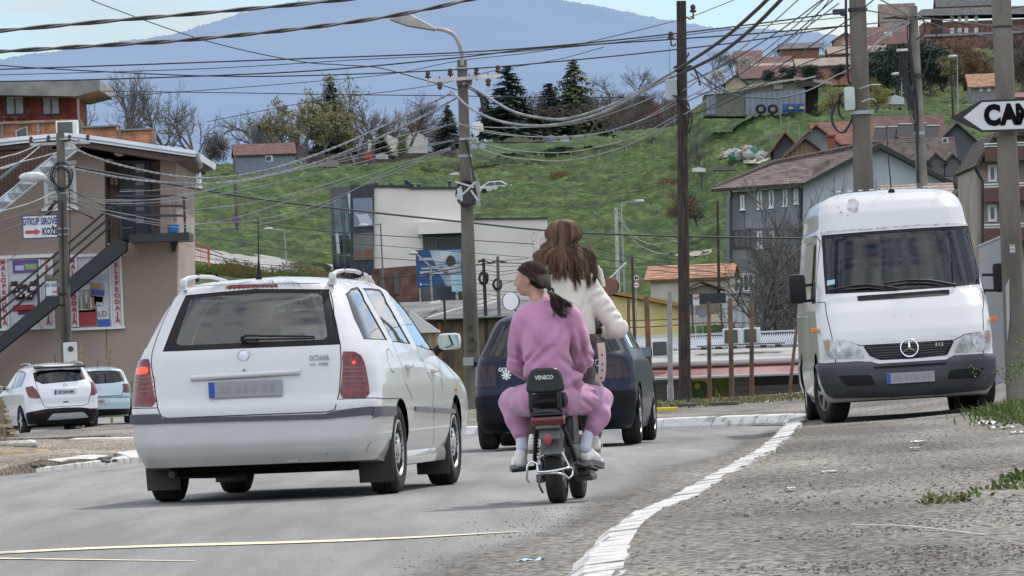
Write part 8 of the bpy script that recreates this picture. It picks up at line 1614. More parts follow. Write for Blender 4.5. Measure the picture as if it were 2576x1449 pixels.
SR=[((1145,305),(1180,316),(1290,321),(1450,310),(1600,262),(1704,214)),((1146,308),(1200,324),(1330,343),(1470,342),(1600,307),(1704,250)),((1148,309),(1230,334),(1350,344),(1500,336),(1620,300),(1706,258)),((1165,348),(1230,358),(1300,360),(1420,348),(1580,318),(1706,280)),((1170,350),(1260,372),(1350,383),(1450,380),(1590,346),(1708,288)),((1175,358),(1250,388),(1340,402),(1440,402),(1560,372),(1640,335),(1708,296))]
for k,p in enumerate(SR):X(('topmost','second','third','fourth','fifth','lowest')[k]+' of the pale thin cables sagging from the central to the wooden pole',p,150,125,.0095,'cable_lit' if k not in(3,)else 'cable')
SRr=[((1716,214),(1830,158),(1960,78),(2080,-10)),((1716,252),(1850,180),(1980,82),(2085,-12)),((1718,260),(1840,200),(1980,100),(2100,-5)),((1718,290),(1850,205),(1990,98),(2110,8)),((1720,305),(1880,215),(2020,128),(2160,30),(2240,-40)),((1716,230),(1830,150),(1940,60),(2040,-30))]
for k,p in enumerate(SRr):X(('first','second','third','fourth','fifth','sixth')[k]+' thin cable of the fan rising right from the wooden pole',p,125,100,.011,'cable_lit' if k%2 else 'cable')
X('dark cable sagging in front of the farm shed to the thick concrete pole',[(1735,165),(1800,215),(1856,240),(1920,246),(1970,245),(2040,225),(2100,192),(2142,168),(2230,85),(2280,55)],125,160,.02)
X('cable from the wooden pole along the farm shed roof to the thick pole',[(1722,290),(1800,270),(1900,222),(2010,165),(2140,118)],125,115,.011);X('short slack cable from the wooden pole towards the farm shed',[(1738,186),(1780,215),(1830,235),(1870,248)],125,140,.012)
X('steep thin cable from the top right to the grass below the farm shed',[(2090,-5),(1980,130),(1880,232),(1820,300)],110,300,.009)
for k,(p,Y0,Y1,r)in enumerate([([(2140,64),(2200,58),(2290,50)],113,165,.014),([(2160,22),(2230,34),(2290,42)],113,165,.013),([(2160,104),(2220,75),(2290,52)],113,165,.014),([(2305,42),(2420,56),(2522,68)],165,70,.013),([(2176,-20),(2240,12),(2290,44)],113,165,.014),([(2545,70),(2600,76),(2680,84)],69,60,.008),([(2305,48),(2350,60),(2400,78),(2520,96)],165,90,.010),([(2165,140),(2230,92),(2290,58)],113,165,.016),([(2545,20),(2600,12),(2700,0)],69,60,.007)]):X(('short cable joining the thick and thinner right poles, nearly level','short cable from the top of the thick pole dropping right','short cable rising from the thick pole to the thinner one','black cable from the thinner pole to the band on the rightmost pole','steep cable from the top edge to the thinner pole head','cable leaving the rightmost pole to the right, lower','fine cable below the black one between the two right poles','lowest cable rising from the thick pole to the thinner pole head','cable leaving the rightmost pole to the right, upper')[k],p,Y0,Y1,r)
MF=[((1150,350),(1000,378),(850,408),(640,450),(440,497),(300,503),(168,497)),((1150,352),(980,390),(800,435),(600,480),(440,505),(290,512),(170,500)),((1145,366),(950,432),(800,480),(600,545),(470,565),(300,545),(176,506)),((1143,368),(960,440),(800,525),(640,566),(480,574),(320,552),(178,508)),((1142,372),(940,455),(790,518),(620,556),(450,560),(300,535),(178,512)),((1140,310),(960,372),(800,415),(600,460),(400,500),(250,506),(170,502)),((1138,312),(980,350),(830,400),(640,445),(430,475),(300,482))]
for k,p in enumerate(MF):X(('first','second','third','fourth','fifth','sixth','seventh')[k]+' thin pale cable from the central pole down left to the shop pole',p,150,162,.009,'cable_lit')
LW=[('low cable from the shop pole passing behind the estate car, upper',[(172,505),(300,545),(447,580),(620,612),(804,638),(1000,652),(1213,666)],162,300,.018),('low cable from the shop pole passing behind the estate car, lower',[(170,520),(300,575),(447,614),(613,662),(760,690)],162,280,.02),('thin dark cable crossing the white block at mid height',[(640,560),(767,577),(960,592),(1163,603),(1345,614)],300,300,.02),('thin dark cable crossing the white block at window level',[(820,610),(960,618),(1163,634),(1330,648)],300,300,.014),('dark cable from the far cable poles towards the moped riders',[(960,700),(1060,690),(1216,664),(1300,662),(1360,668)],300,300,.022),('cable running right from the slope pole across to the grey house',[(1556,560),(1640,585),(1700,612),(1800,640),(1830,644)],300,330,.018),('pale cable sagging right of the slope lamp',[(1556,535),(1590,590),(1640,615),(1700,605)],300,300,.02,'cable_lit'),('second pale cable sagging right of the slope lamp',[(1556,545),(1600,610),(1660,638),(1700,632)],300,300,.018,'cable_lit'),('pale short cable rising from the red mirror to the slope lamp',[(1520,710),(1545,690),(1575,660)],260,280,.03,'cable_lit'),('dark level cable in front of the orange-tiled house, upper',[(1500,650),(1600,662),(1720,676),(1840,690)],300,300,.018),('dark level cable in front of the orange-tiled house, lower',[(1500,672),(1650,680),(1760,692),(1850,688)],300,300,.016),('cable across the slope between wooden pole and grey house, third one',[(1500,624),(1620,652),(1760,668),(1850,660)],310,310,.014),('dark cable in front of the yellow building, upper',[(1560,806),(1640,805),(1720,802)],150,150,.012),('dark cable in front of the yellow building, lower',[(1560,824),(1640,822),(1780,812),(1900,812),(2010,808)],150,150,.012),('thin dark cable on the left wall below the sign',[(-40,690),(20,656),(55,632),(150,600)],150,161,.011),('thin cable from the left edge to the shop pole above the sign',[(-40,570),(20,550),(80,530),(142,508)],140,162,.012,'cable'),('pale thin cable from the left edge to the shop pole',[(-40,540),(30,524),(90,505),(142,480)],140,162,.012,'cable_lit'),('pale cable from the left edge up to the shop pole crossarm, upper',[(-40,408),(20,392),(50,384),(100,362)],130,162,.014,'cable_lit'),('pale cable from the left edge up to the shop pole crossarm, lower',[(-40,432),(20,420),(60,400),(100,368)],130,162,.014,'cable_lit'),('pale cable from the left edge to the pole below its crossarm',[(-40,436),(40,410),(90,398),(145,383)],130,162,.013,'cable_lit'),('cable to the shop pole crossing just over the sign',[(-40,598),(40,568),(100,545),(145,520)],140,162,.012),('dark cable from the shop pole down across the stair landing',[(176,478),(240,508),(330,545),(430,588),(560,640)],162,200,.016),('fine pale cable across the slope above the street',[(447,532),(560,520),(661,505),(800,470),(893,440)],170,160,.011,'cable_lit'),('fine dark cable along the street behind the shop',[(470,640),(560,655),(700,668),(830,672)],300,320,.018)]
for l_ in LW:X(l_[0],l_[1],l_[2],l_[3],l_[4],*(l_[5:6]))
rg=random.Random(21)
for k in range(9):
 v=655+k*12+rg.uniform(-3,3);s_=rg.uniform(-14,14);X('one of the tangled thin wires before the blue billboard',[(1060,v+14+s_),(1120,v+8+s_*.5),(1216,v),(1254,v+3),(1330,v-8+rg.uniform(-12,16))],300,300,.013,group='tangled wires by the billboard')
# trees, shrubs, hedges and small things
def bark(name,a,b):return mat(name,a,.95,col2=b,vscale=3)
M['bark']=bark('grey_bark',(.07,.065,.06),(.14,.13,.12));M['bark_brown']=bark('brown_bark',(.075,.058,.05),(.14,.11,.095));M['bark_far']=bark('hazy_bark',(.10,.10,.115),(.17,.17,.185))  # bark_far has distance haze put into a paler, bluer colour
def leafm(name,a,b):m=mat(name,a,.8,col2=b,vscale=.8,detail=3,spec=.2);return m
M['lf_con']=leafm('conifer_needles',(.018,.034,.026),(.042,.068,.048));M['lf_pine']=leafm('pine_needles',(.06,.08,.035),(.12,.14,.065));M['lf_olive']=leafm('spring_leaves',(.15,.145,.06),(.32,.30,.15));M['lf_green']=leafm('fresh_leaves',(.06,.09,.02),(.15,.19,.05));M['lf_blossom']=leafm('blossom',(.30,.29,.24),(.55,.54,.48));M['lf_rust']=leafm('rusty_twigs',(.09,.055,.03),(.19,.12,.06));M['lf_yellow']=leafm('forsythia',(.16,.14,.03),(.34,.29,.08));M['lf_dark']=leafm('purple_twigs',(.07,.055,.05),(.13,.10,.095))
def branchy(h,seed,spread=.55,lv=5,r0=.16,gnarl=.18,first=.25,kids=(3,4,4,3,3),up=.25,decay=.66):
 rg=random.Random(seed);tr,tw,tips=MB(),MB(),[]
 def grow(p,d,ln,r,k):
  n=3 if k<3 else 2;P=[p];D=d.copy()
  for i in range(n):D=(D+Vector((rg.gauss(0,gnarl),rg.gauss(0,gnarl),rg.gauss(0,gnarl*.6)+up*.12))).normalized();P.append(P[-1]+D*ln/n)
  e=r*.58;(tr if k<2 else tw).tube(P,[r+(e-r)*i/n for i in range(n+1)],6 if k<2 else 3,cap=False)
  if k>=lv:tips.append(P[-1]);return
  m=kids[min(k,len(kids)-1)]
  for j in range(m+(1 if k==0 else 0)):
   t=rg.uniform(first if k==0 else.3,1)if j else 1;q=P[min(int(t*n),n-1)].lerp(P[min(int(t*n)+1,n)],(t*n)%1)if t<1 else P[-1]
   a=rg.uniform(0,2*pi);x=D.orthogonal().normalized();y=D.cross(x);o=(x*math.cos(a)+y*math.sin(a));sp=spread*rg.uniform(.6,1.3)*(1 if j else.4)
   grow(q,(D+o*sp*1.5+Vector((0,0,up*.3))).normalized(),ln*decay*rg.uniform(.8,1.15),max(r*.55*(1 if j else 1.15),.012),k+1)
 grow(Vector((0,0,-.3)),Vector((rg.gauss(0,.05),rg.gauss(0,.05),1)).normalized(),h*.34,r0*h/7,0);return tr,tw,tips
def leaves(mb,pts,n,sz,sp,rg,flat_=1.):
 for _ in range(n):
  c=rg.choice(pts)+Vector((rg.gauss(0,sp),rg.gauss(0,sp),rg.gauss(0,sp*flat_)));a=Vector((rg.gauss(0,1),rg.gauss(0,1),rg.gauss(0,1))).normalized();b=a.orthogonal().normalized()*sz*rg.uniform(.4,1.2);a=a.cross(b).normalized()*sz*rg.uniform(.4,1.2)
  mb.add([c-a,c+b*.8,c+a,c-b*.8],[(0,1,2,3)])
def place(T,u,vb,vt,Y,loc):pass
def normtree(kind,seed,**k):
 rg=random.Random(seed*7+1);H=8.
 if kind=='con':
  tr,lf=MB(),MB();tr.tube([(0,0,-.3),(0,0,H*.5),(0,0,H)],[.2,.12,.02],6)
  for i in range(30):
   t=i/29;z=H*(.07+.92*t);r=(1-t)**.8*H*k.get('w',.28)+.1;n=int(14-8*t)
   for j in range(n):
    a=rg.uniform(0,2*pi);rr=r*rg.uniform(.7,1.12);e=Vector((math.cos(a)*rr,math.sin(a)*rr,z-rr*.35+rg.uniform(-.1,.1)));s=Vector((0,0,z));
    for q in range(7):
     c=s.lerp(e,.25+.8*q/7)+Vector((rg.gauss(0,.07),rg.gauss(0,.07),-.05));L_=.3+.35*(1-t);d=(e-s).normalized();x=d.cross(Vector((0,0,1))).normalized()
     lf.add([c-x*L_*.3,c+d*L_*.7+Vector((0,0,-.10)),c+x*L_*.3,c+Vector((0,0,-L_*.8))-d*.05],[(0,1,2),(0,2,3)])
  return tr,None,lf
 if kind=='pine':
  tr,tw,tips=branchy(H,seed,.8,3,.13,.15,.35,(7,4,4),.3,.5);lf=MB();leaves(lf,tips,6000,.11,.40,rg,.4);return tr,tw,lf
 if kind=='round':
  tr,tw,tips=branchy(H,seed,.7,4,.15,.2,.2,(5,4,4,3),.2,.6);lf=MB();leaves(lf,tips,k.get('n',2600),k.get('s',.16),.35,rg);return tr,tw,lf
 tr,tw,tips=branchy(H,seed,k.get('sp',.62),k.get('lv',5),.15,.2,.2,k.get('kids',(4,3,3,3,3)),.28,.68);lf=None
 if k.get('n'):lf=MB();leaves(lf,tips,k['n'],k.get('s',.12),.12,rg)
 return tr,tw,lf
PR={}
def tree(name,label,proto,u,vb,vt,Y,wx=1.,bk='bark',lf='lf_con',group=None,hill=None,yaw=None,cat='tree'):
 key=(proto[0],proto[1],bk,lf)
 b=W(u,vb,Y);h=px(vb-vt,Y);kw=proto[2]if len(proto)>2 else{}
 if key not in PR:
  T=Th(name,label,cat,tuple(b),0,group);tr,tw,lv=normtree(proto[0],proto[1],**kw);mx=max((v[2]for m_ in(tr,tw,lv)if m_ for v in m_.v),default=8)
  tr.build('trunk',M[bk],T,60)
  if tw and lv:
   o=tw.build('branches',M[bk],T);lv.build('crown',M[lf],T)
  elif lv:lv.build('crown',M[lf],T)
  else:tw.build('crown',M[bk],T)
  PR[key]=(T.o,mx);o=T.o
 else:o=copy_thing(PR[key][0],tuple(b),0,label);
 s=h/PR[key][1];o.location=b;o.scale=(s*wx,s*wx,s);o.rotation_euler=(0,0,random.uniform(0,6.28)if yaw is None else yaw)
 if group:o['group']=group
 elif 'group' in o:del o['group']
 o['label']=label;o.name=name;return o
D6=dict(lv=6,kids=(5,4,3,3,3,2))
BA,BB,BC,BD=('bare',3,D6),('bare',8,D6),('bare',15),('bare',22)
DN=dict(n=4200,s=.12,lv=5,kids=(5,4,3,3,3))
T_=tree
T_('bare_tree','tall bare tree right of the brick house, left of the pair against the mountain',BA,358,440,166,455,.78,yaw=.5);T_('bare_tree','tall bare tree right of the brick house, right of the pair against the mountain',BB,432,440,190,460,.8,yaw=1.5);T_('bare_tree','bare tree with drooping crown near the shop roof corner',BC,487,450,232,470,.85)
T_('bare_tree','small bare tree right behind the brick house wall',BD,208,340,248,420,.7);T_('shrub','dark leafless thicket above the shop roof corner',('round',5,dict(n=4500,s=.1)),520,425,330,640,1.2,'bark','lf_dark',cat='shrub')
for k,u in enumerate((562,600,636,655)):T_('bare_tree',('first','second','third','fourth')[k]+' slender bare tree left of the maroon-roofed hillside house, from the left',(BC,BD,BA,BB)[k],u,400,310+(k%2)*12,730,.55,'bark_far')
T_('conifer','small dark conifer just behind the maroon-roofed hillside house',('con',2,dict(w=.3)),655,390,312,760,1.0);T_('tree','tree with pale green spring leaves over the maroon-roofed hillside house',('bare',31,DN),705,400,238,765,.95,'bark','lf_olive')
T_('tree','spring-green tree beside the tall conifer top, left side',('bare',33,DN),762,400,226,790,.95,'bark','lf_olive');T_('tree','dense olive-brown tree below the conifer top',('bare',33,DN),815,400,255,770,1.1,'bark','lf_olive');T_('conifer','narrow dark conifer rising among the olive trees left of centre',('con',5,dict(w=.2)),838,380,190,800,1.5)
T_('bare_tree','large budding tree with crooked trunk left of the central pole',('bare',8,dict(n=900,s=.09)),888,402,176,775,.95,'bark','lf_olive',yaw=2.2);T_('bare_tree','thin bare tree between the large budding tree and the dark purple tree',BC,940,400,230,790,.8,'bark_brown')
T_('tree','dark purple-brown dense tree left of the central pole',BB,1032,362,224,820,1.3,'bark_brown');T_('conifer','dark conifer half hidden by the central pole',('con',2,dict(w=.3)),1130,370,262,850,1.6);T_('conifer','low dark conifer cluster under the purple tree',('con',2,dict(w=.3)),960,395,318,830,1.7)
T_('shrub','small light green tree in front of the white tarpaulin',('round',14,dict(n=4000,s=.10)),1004,405,326,760,.9,'bark','lf_green');T_('conifer','largest dark spruce right of the central pole',('con',9,dict(w=.27)),1283,340,164,880,2.2);T_('conifer','second dark spruce, lower, right of the largest one',('con',5,dict(w=.2)),1385,335,208,920,3.)
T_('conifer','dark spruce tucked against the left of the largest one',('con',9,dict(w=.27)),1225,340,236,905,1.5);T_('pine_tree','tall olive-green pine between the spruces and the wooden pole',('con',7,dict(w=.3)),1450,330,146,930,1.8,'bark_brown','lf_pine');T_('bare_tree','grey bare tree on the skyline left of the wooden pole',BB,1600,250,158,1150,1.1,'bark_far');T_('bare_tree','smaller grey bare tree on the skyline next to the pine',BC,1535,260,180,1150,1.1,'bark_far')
rg=random.Random(16)
for k in range(16):
 u=660+k*31+rg.uniform(-9,9);T_('bare_tree','one of the bare trees crowded along the crest left of the central pole',(BC,BD,BB)[k%3],u,408-(u-660)*.06,268+rg.uniform(-22,30),880+rg.uniform(-30,50),1.15,'bark_brown',group='bare trees along the crest')
rg=random.Random(17)
for k in range(20):
 u=1320+k*20+rg.uniform(-8,8);T_('bare_tree','one of the brown leafless trees massed behind the hilltop fence',(BB,BD,BA)[k%3],u,345-(u-1330)*.10,238+rg.uniform(-15,22)-(u-1330)*.03,900+rg.uniform(-20,40),1.25,'bark_brown',group='brown trees behind the hilltop fence')
T_('bare_tree','slim bare tree on the slope just right of the wooden pole',BD,1765,462,292,640,.6);T_('shrub','dry tan bush on the slope left of the grey house',('round',14,dict(n=4000,s=.10)),1715,560,470,560,1.3,'bark_brown','lf_rust',cat='shrub');T_('shrub','dark bush behind the wooden pole on the slope',('round',14,dict(n=4000,s=.10)),1755,565,480,570,1.2,'bark_brown','lf_con',cat='shrub')
T_('blossom_tree','white blossoming tree above the farm shed, left',('bare',41,dict(n=1900,s=.14)),1800,240,170,860,1.3,'bark_far','lf_blossom');T_('blossom_tree','white blossoming tree between the hillside roofs',('bare',41,dict(n=1900,s=.14)),1868,200,140,950,1.3,'bark_far','lf_blossom')
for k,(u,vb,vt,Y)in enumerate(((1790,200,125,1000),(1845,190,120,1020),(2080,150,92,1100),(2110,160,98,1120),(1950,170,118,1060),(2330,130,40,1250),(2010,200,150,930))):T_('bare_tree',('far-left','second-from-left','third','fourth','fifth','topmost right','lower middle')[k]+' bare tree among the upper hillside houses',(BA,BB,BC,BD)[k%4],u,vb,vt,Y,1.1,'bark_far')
for k,(u,vb,vt,Y,w)in enumerate(((2215,250,140,820,1.2),(2255,245,100,840,1.3),(2290,245,108,850,1.2),(2345,240,105,830,1.3),(2375,245,118,840,1.2),(1990,215,165,860,1.1),(2040,215,158,850,1.3),(1935,218,172,870,1.0),(2110,210,160,850,1.1))):T_('conifer',('dark pine left of the black cable bundle, lowest','broad dark pine left of the black cable bundle','dark pine right behind the black cable bundle','broad dark pine right of the thinner pole','lower dark pine right of the thinner pole','small dark conifer above the farm shed, middle','small dark conifer above the farm shed, right','small dark conifer above the farm shed, left','dark conifer just left of the thick pole')[k],('pine',6),u,vb,vt,Y,w,'bark','lf_con')
for k,(u,vb,vt,Y,w,l_)in enumerate(((2405,240,120,800,1.,'lf_olive'),(2440,240,112,790,1.,'lf_rust'),(2480,235,100,800,1.,'lf_rust'),(2425,215,95,880,1.1,'lf_rust'),(2360,190,98,900,1.1,'lf_rust'),(2470,215,120,850,1.,'lf_olive'),(2520,240,95,810,1.1,'lf_dark'),(2570,240,110,800,1.1,'lf_dark'),(2500,170,70,950,1.2,'lf_dark'))):T_('tree',('olive budding tree right of the dark pines','rust-brown tree right of the dark pines','rust-brown tree nearest the rightmost pole','upper rust-brown tree below the brick block','leftmost rust-brown tree under the brick block','olive tree between the rust-brown ones','dark bare tree behind the rightmost pole','dark bare tree at the right edge of the hill','dark bare tree below the brick block, right')[k],(('bare',33,DN),('round',12,dict(n=5000,s=.09)))[k%2],u,vb,vt,Y,w,'bark_brown',l_)
T_('shrub','yellow flowering bush right of the farm shed',('round',14,dict(n=4000,s=.10)),2090,292,205,690,1.3,'bark','lf_yellow',cat='shrub');T_('shrub','yellow flowering bush partly behind the thick pole',('round',14,dict(n=4000,s=.10)),2140,292,190,700,1.2,'bark','lf_yellow',cat='shrub');T_('shrub','yellowish bush just right of the thick pole',('round',14,dict(n=4000,s=.10)),2205,285,190,710,.9,'bark','lf_yellow',cat='shrub')
for k,(u,vb,vt,w)in enumerate(((1925,915,560,.95),(1985,915,500,.9),(2050,915,430,.8),(2110,930,420,.8),(1955,915,640,1.1),(2215,930,440,.7))):T_('bare_tree',('leftmost','second','third','fourth','lowest','rightmost')[k]+' of the bare twiggy trees in front of the grey house',(('bare',52,dict(lv=5,kids=(5,4,3,3,3),sp=.75)),('bare',57,dict(lv=5,kids=(5,4,3,3,3),sp=.75)))[k%2],u,vb,vt,300+k*4,w,'bark')
def scrub(name,label,pts,n,sz,m,lo=430,h=1.2,seed=1,kind=None):
 rg=random.Random(seed);mb=MB();c0=None
 P=[hillpt(u,v,lo)for u,v in pts]
 for _ in range(n):
  i=rg.randrange(len(P)-1);p=P[i].lerp(P[i+1],rg.random())+Vector((rg.gauss(0,.4),rg.gauss(0,1.2),0));hh=h*rg.uniform(.15,1)*(.7+.6*abs(math.sin(p.x*.7)));p.z-=.12*h;q=p+Vector((rg.gauss(0,.25),rg.gauss(0,.25),hh));s=Vector((rg.uniform(-1,1),0,rg.uniform(-1,1))).normalized()*sz
  if name!='scrub_leafy':mb.add([p+Vector((rg.gauss(0,.3),0,hh*.3)),q,q+s*.35],[(0,1,2)])
  mb.add([q-s,q+Vector((s.z,0,-s.x))*.6,q+s],[(0,1,2)])
 o=mb.build(name,m,None,None,origin=P[0]);return tag(o,label,'shrub' if not kind else None,kind=kind)
scrub('hedge','dark leafless hedge along the crest behind the maroon-roofed house',[(770,425),(900,420),(1020,405),(1140,398)],6000,.12,M['lf_dark'],600,1.6,2)
scrub('hedge','brown leafless thicket behind the hilltop fence',[(1235,358),(1400,350),(1560,338),(1700,322)],9000,.15,M['lf_dark'],880,5.5,8);scrub('hedge','grey-brown undergrowth beneath the trees on the left crest',[(650,405),(800,405),(960,398),(1130,384)],6500,.14,M['lf_dark'],800,3.6,9)
scrub('hedge','low scrubby green bank beside the climbing street',[(430,682),(540,690),(640,700),(780,716)],3600,.16,M['lf_green'],425,.7,3);scrub('shrub','dry twiggy plants behind the roof of the estate car',[(560,700),(700,706),(800,714),(900,720)],1800,.07,M['lf_rust'],425,1.3,4)
for k,(u,v)in enumerate(((1408,452),(1690,470))):scrub('shrub',('dark brown bramble patch high on the grass','bramble patch left of the wooden pole')[k],[(u-14,v),(u+14,v-2)],420,.10,M['lf_rust'],500,.8,5+k)
for k in range(15):
 u=1205+k*35;Y=880;p=on_hill(u,Y);m=MB();m.tube([(0,0,-.2),(.03,0,1.5)],.09,5);T=Th('fence_post','one of the pale wooden fence posts along the hilltop field','fence post',tuple(p),0,'fence posts along the hilltop field');m.build('shaft',flat((.28,.26,.23),.9),T)
for k,(u,v)in enumerate(((1985,330),(2012,345),(1965,320),(1925,345),(2070,330),(1940,360))):p=hillpt(u,v,560);T=Th('fence_post','one of the thin posts on the grass below the farm shed','fence post',tuple(p),0,'posts on the grass below the farm shed');m=MB();m.tube([(0,0,-.2),(0,0,1.4)],.07,5);m.build('shaft',flat((.25,.24,.2),.9),T)
def lump(name,label,cat,u0,v0,u1,v1,Y,m,d=3,roof=None):
 T=Th(name,label,cat,tuple(W((u0+u1)/2,v1,Y)),0);mb=MB();a=PT(T,Y);mb.prism([a(u0,v1),a(u1,v1),a(u1,v0+(v1-v0)*.3),a((u0+u1)/2,v0),a(u0,v0+(v1-v0)*.3)],(0,d,0));mb.build('cover',m,T,fix=True);return T
lump('tarpaulin','white plastic-covered stack left of the small light green tree','tarpaulin',926,332,1000,392,850,flat((.55,.53,.46),.6,var=.15));lump('tarpaulin','white plastic cover right of the small light green tree','tarpaulin',1020,330,1075,385,850,flat((.5,.49,.43),.6,var=.15));lump('crate','red-orange crate on the hill crest','crate',915,380,940,400,800,flat((.42,.08,.04),.7));lump('shed','small grey hut on the crest beside the maroon-roofed house','shed',800,398,850,420,790,flat((.25,.22,.20),.9));lump('canopy','small white-roofed stall on the crest','canopy',945,384,975,400,800,flat((.45,.47,.5),.6))
for k in range(9):T=lump('cold_frame','one of the pale glazed cold frames lined up on the hilltop field','cold frame',1030+k*22,370-k*1.2,1046+k*22,383-k*1.2,860,flat((.33,.42,.48),.3),1.2);T.o['group']='cold frames on the hilltop field'
for k,(u0,u1)in enumerate(((1370,1400),(1410,1432))):lump('greenhouse',('left','right')[k]+' of two pale glass panels on the field right of the spruces','greenhouse',u0,338,u1,358,880,flat((.38,.42,.46),.3),2)
lump('greenhouse','long low olive polytunnel on the hilltop field','greenhouse',1240,340,1390,357,905,flat((.17,.18,.10),.7,var=.2),4);lump('trailer','white tank trailer at the foot of the dark pines','trailer',2232,238,2275,262,740,flat((.45,.48,.5),.5));lump('container','small red hut on the field left of the wooden pole','hut',1640,266,1662,290,900,flat((.25,.05,.05),.7))
T=Th('rubbish_heap','heap of white plastic rubbish bags on the slope below the farm shed','rubbish',tuple(hillpt(1870,410,560)),0);rg=random.Random(5)
for k in range(34):
 p=T.I@hillpt(1818+rg.uniform(0,112),408-rg.random()*22*(1-abs(k-17)/30),560);m=MB();r_=rg.uniform(.3,.9);m.ball((0,0,0),(r_,r_*.7,r_*.7),7,5);m.v=[tuple(Vector(v)*rg.uniform(.7,1.2)+p+Vector((0,-.8,.5)))for v in m.v];m.build('bag',flat(rg.choice([(.36,.36,.35),(.28,.28,.28),(.42,.4,.4),(.3,.16,.10),(.05,.16,.09),(.25,.22,.2)]),.7),T)
lump('stone_stack','low grey stack with a flat slab lid beneath the rubbish heap','stack',1796,418,1852,428,575,flat((.15,.13,.11),.9));lump('rubbish_bag','white litter by the foot of the slim bare tree','litter',1742,420,1775,432,580,flat((.6,.6,.58),.7),1)
c=hillpt(1250,487,560);T=Th('parked_car','white car half hidden in the grass on the hill','car',(c.x,c.y,c.z),0)
m=MB();pr=[(-2.2,.2),(-2.2,.75),(-1.6,.88),(-.9,1.32),(.5,1.38),(1.3,.95),(2.1,.85),(2.25,.5),(2.2,.2)];m.prism([(x,-.85,z)for x,z in pr],(0,1.7,0));o=m.build('body',M['white_paint'],T,fix=True);bv=o.modifiers.new('b','BEVEL');bv.width=.12;bv.segments=3
m=MB();m.prism([(x,-.87,z)for x,z in[(-1.35,.9),(-.8,1.25),(-.25,1.27),(-.25,.9)]],(0,.02,0));m.build('window',M['win_glass'],T);m=MB();m.prism([(x,-.87,z)for x,z in[(-.15,.9),(-.15,1.27),(.42,1.29),(1.05,.92)]],(0,.02,0));m.build('window',M['win_glass'],T)
for x in(-1.4,1.4):m=MB();m.lathe([(.0001,-.1),(.3,-.1),(.32,0),(.3,.1)],16,'y',(x,-.78,.3));m.build('wheel',M['rubber'],T)
T=Th('safety_net','orange plastic safety netting beside the climbing street','barrier',tuple(hillpt(490,650,425)),0);m=MB();a=PT(T,440)
for k in range(14):u=452+k*5.8;m.tube([a(u,602+k*1.6),a(u,650+k*1.2)],.02,4)
for k in range(10):m.tube([a(450,604+k*5),a(490,602+k*5),a(527,622+k*4.6)],.02,4)
m.build('netting',flat((.6,.13,.06),.7),T);m=MB();m.tube([a(524,618),a(526,672)],.06,5);m.build('stake',flat((.5,.12,.07),.7),T)
def twin(src,loc,yaw,label,s=1):return copy_thing(src,loc,yaw,label,s)
vanobj=[o for o in bpy.data.objects if o.name.startswith('panel_van')][0];p=W(1785,850,235);o=twin(vanobj,(p.x,235,-1.9),R(100),'white van seen from the side behind the market roof, right of the wooden pole',.82);o.rotation_euler=(0,0,R(78));p=W(1622,880,228);c2=twin(gT.o,(p.x,228,-.05),R(20),'dark car roof showing above the corrugated roof, in front of the yellow building',.9)
# small things near the road
def grassclump(name,label,c,n,h,sp,cols,seed,kind='stuff',lean=.5,wd=.006,cat=None):
 rg=random.Random(seed);mb=MB();c=Vector(c)
 for _ in range(n):
  p=Vector((rg.gauss(0,sp[0]),rg.gauss(0,sp[1]),0));p.z=float(gz(np.array(c.x+p.x),np.array(c.y+p.y)))-c.z-.01;L_=h*rg.uniform(.4,1.1);d=Vector((rg.gauss(0,lean),rg.gauss(0,lean),1)).normalized();q=p+d*L_*.6;e=q+(d+Vector((rg.gauss(0,.5),rg.gauss(0,.5),-.5)))*L_*.4;s=Vector((wd*rg.uniform(.6,1.4),0,0))
  mb.add([p-s,p+s,q+s*.8,q-s*.8,e],[(0,1,2,3),(3,2,4)])
 return tag(mb.build(name,cols,None,None,origin=None),label,cat,kind=kind)if False else _fin(mb,name,cols,c,label,cat,kind)
def _fin(mb,name,m,c,label,cat,kind):o=mb.build(name,m);o.location=c;return tag(o,label,cat,kind=kind)
GM=mat('verge_grass',(.035,.06,.014),.85,col2=(.12,.16,.04),vscale=3);DM=mat('dry_grass',(.10,.10,.04),.9,col2=(.2,.19,.09),vscale=3)
for k,(u,Y,sx,n)in enumerate(((1760,118,1.6,900),(1960,118,1.8,900),(1880,120,1.2,500),(1700,121,.8,350))):p=W(u,1015,Y);grassclump('grass',None,(p.x,Y,float(gz(np.array(p.x),np.array(Y)))),n,.15,(sx*.6,2.5),DM,30+k,wd=.012)
for k,(u,Y,sx,n,h)in enumerate(((2565,66,.4,600,.2),(2610,62,.5,500,.22),(2485,69,.25,160,.12),(2650,58,.6,300,.2))):p=W(u,1000,Y);grassclump('grass',None,(p.x,Y,float(gz(np.array(p.x),np.array(Y)))),n,h,(sx*.5,1.5),GM,40+k,wd=.007)
for k,(u,v,n,h,sx)in enumerate(((2345,1258,26,.10,.03),(2395,1256,34,.11,.05),(2430,1246,30,.08,.05),(2545,1228,60,.09,.08),(2572,1210,50,.12,.06))):
 q=gp(u,v,.13);q=Vector((q.x,q.y,float(gz(np.array(q.x),np.array(q.y)))));grassclump('weed',('leafy weed rosette in the gravel, leftmost','leafy weed rosette in the gravel, middle','low grassy weed right of the two rosettes','weed tuft at the right edge of the gravel','tall weed tuft at the right edge')[k],q,n,h,(sx,sx*3),DM if k<2 else GM,60+k,None,.9,.009,'weed')
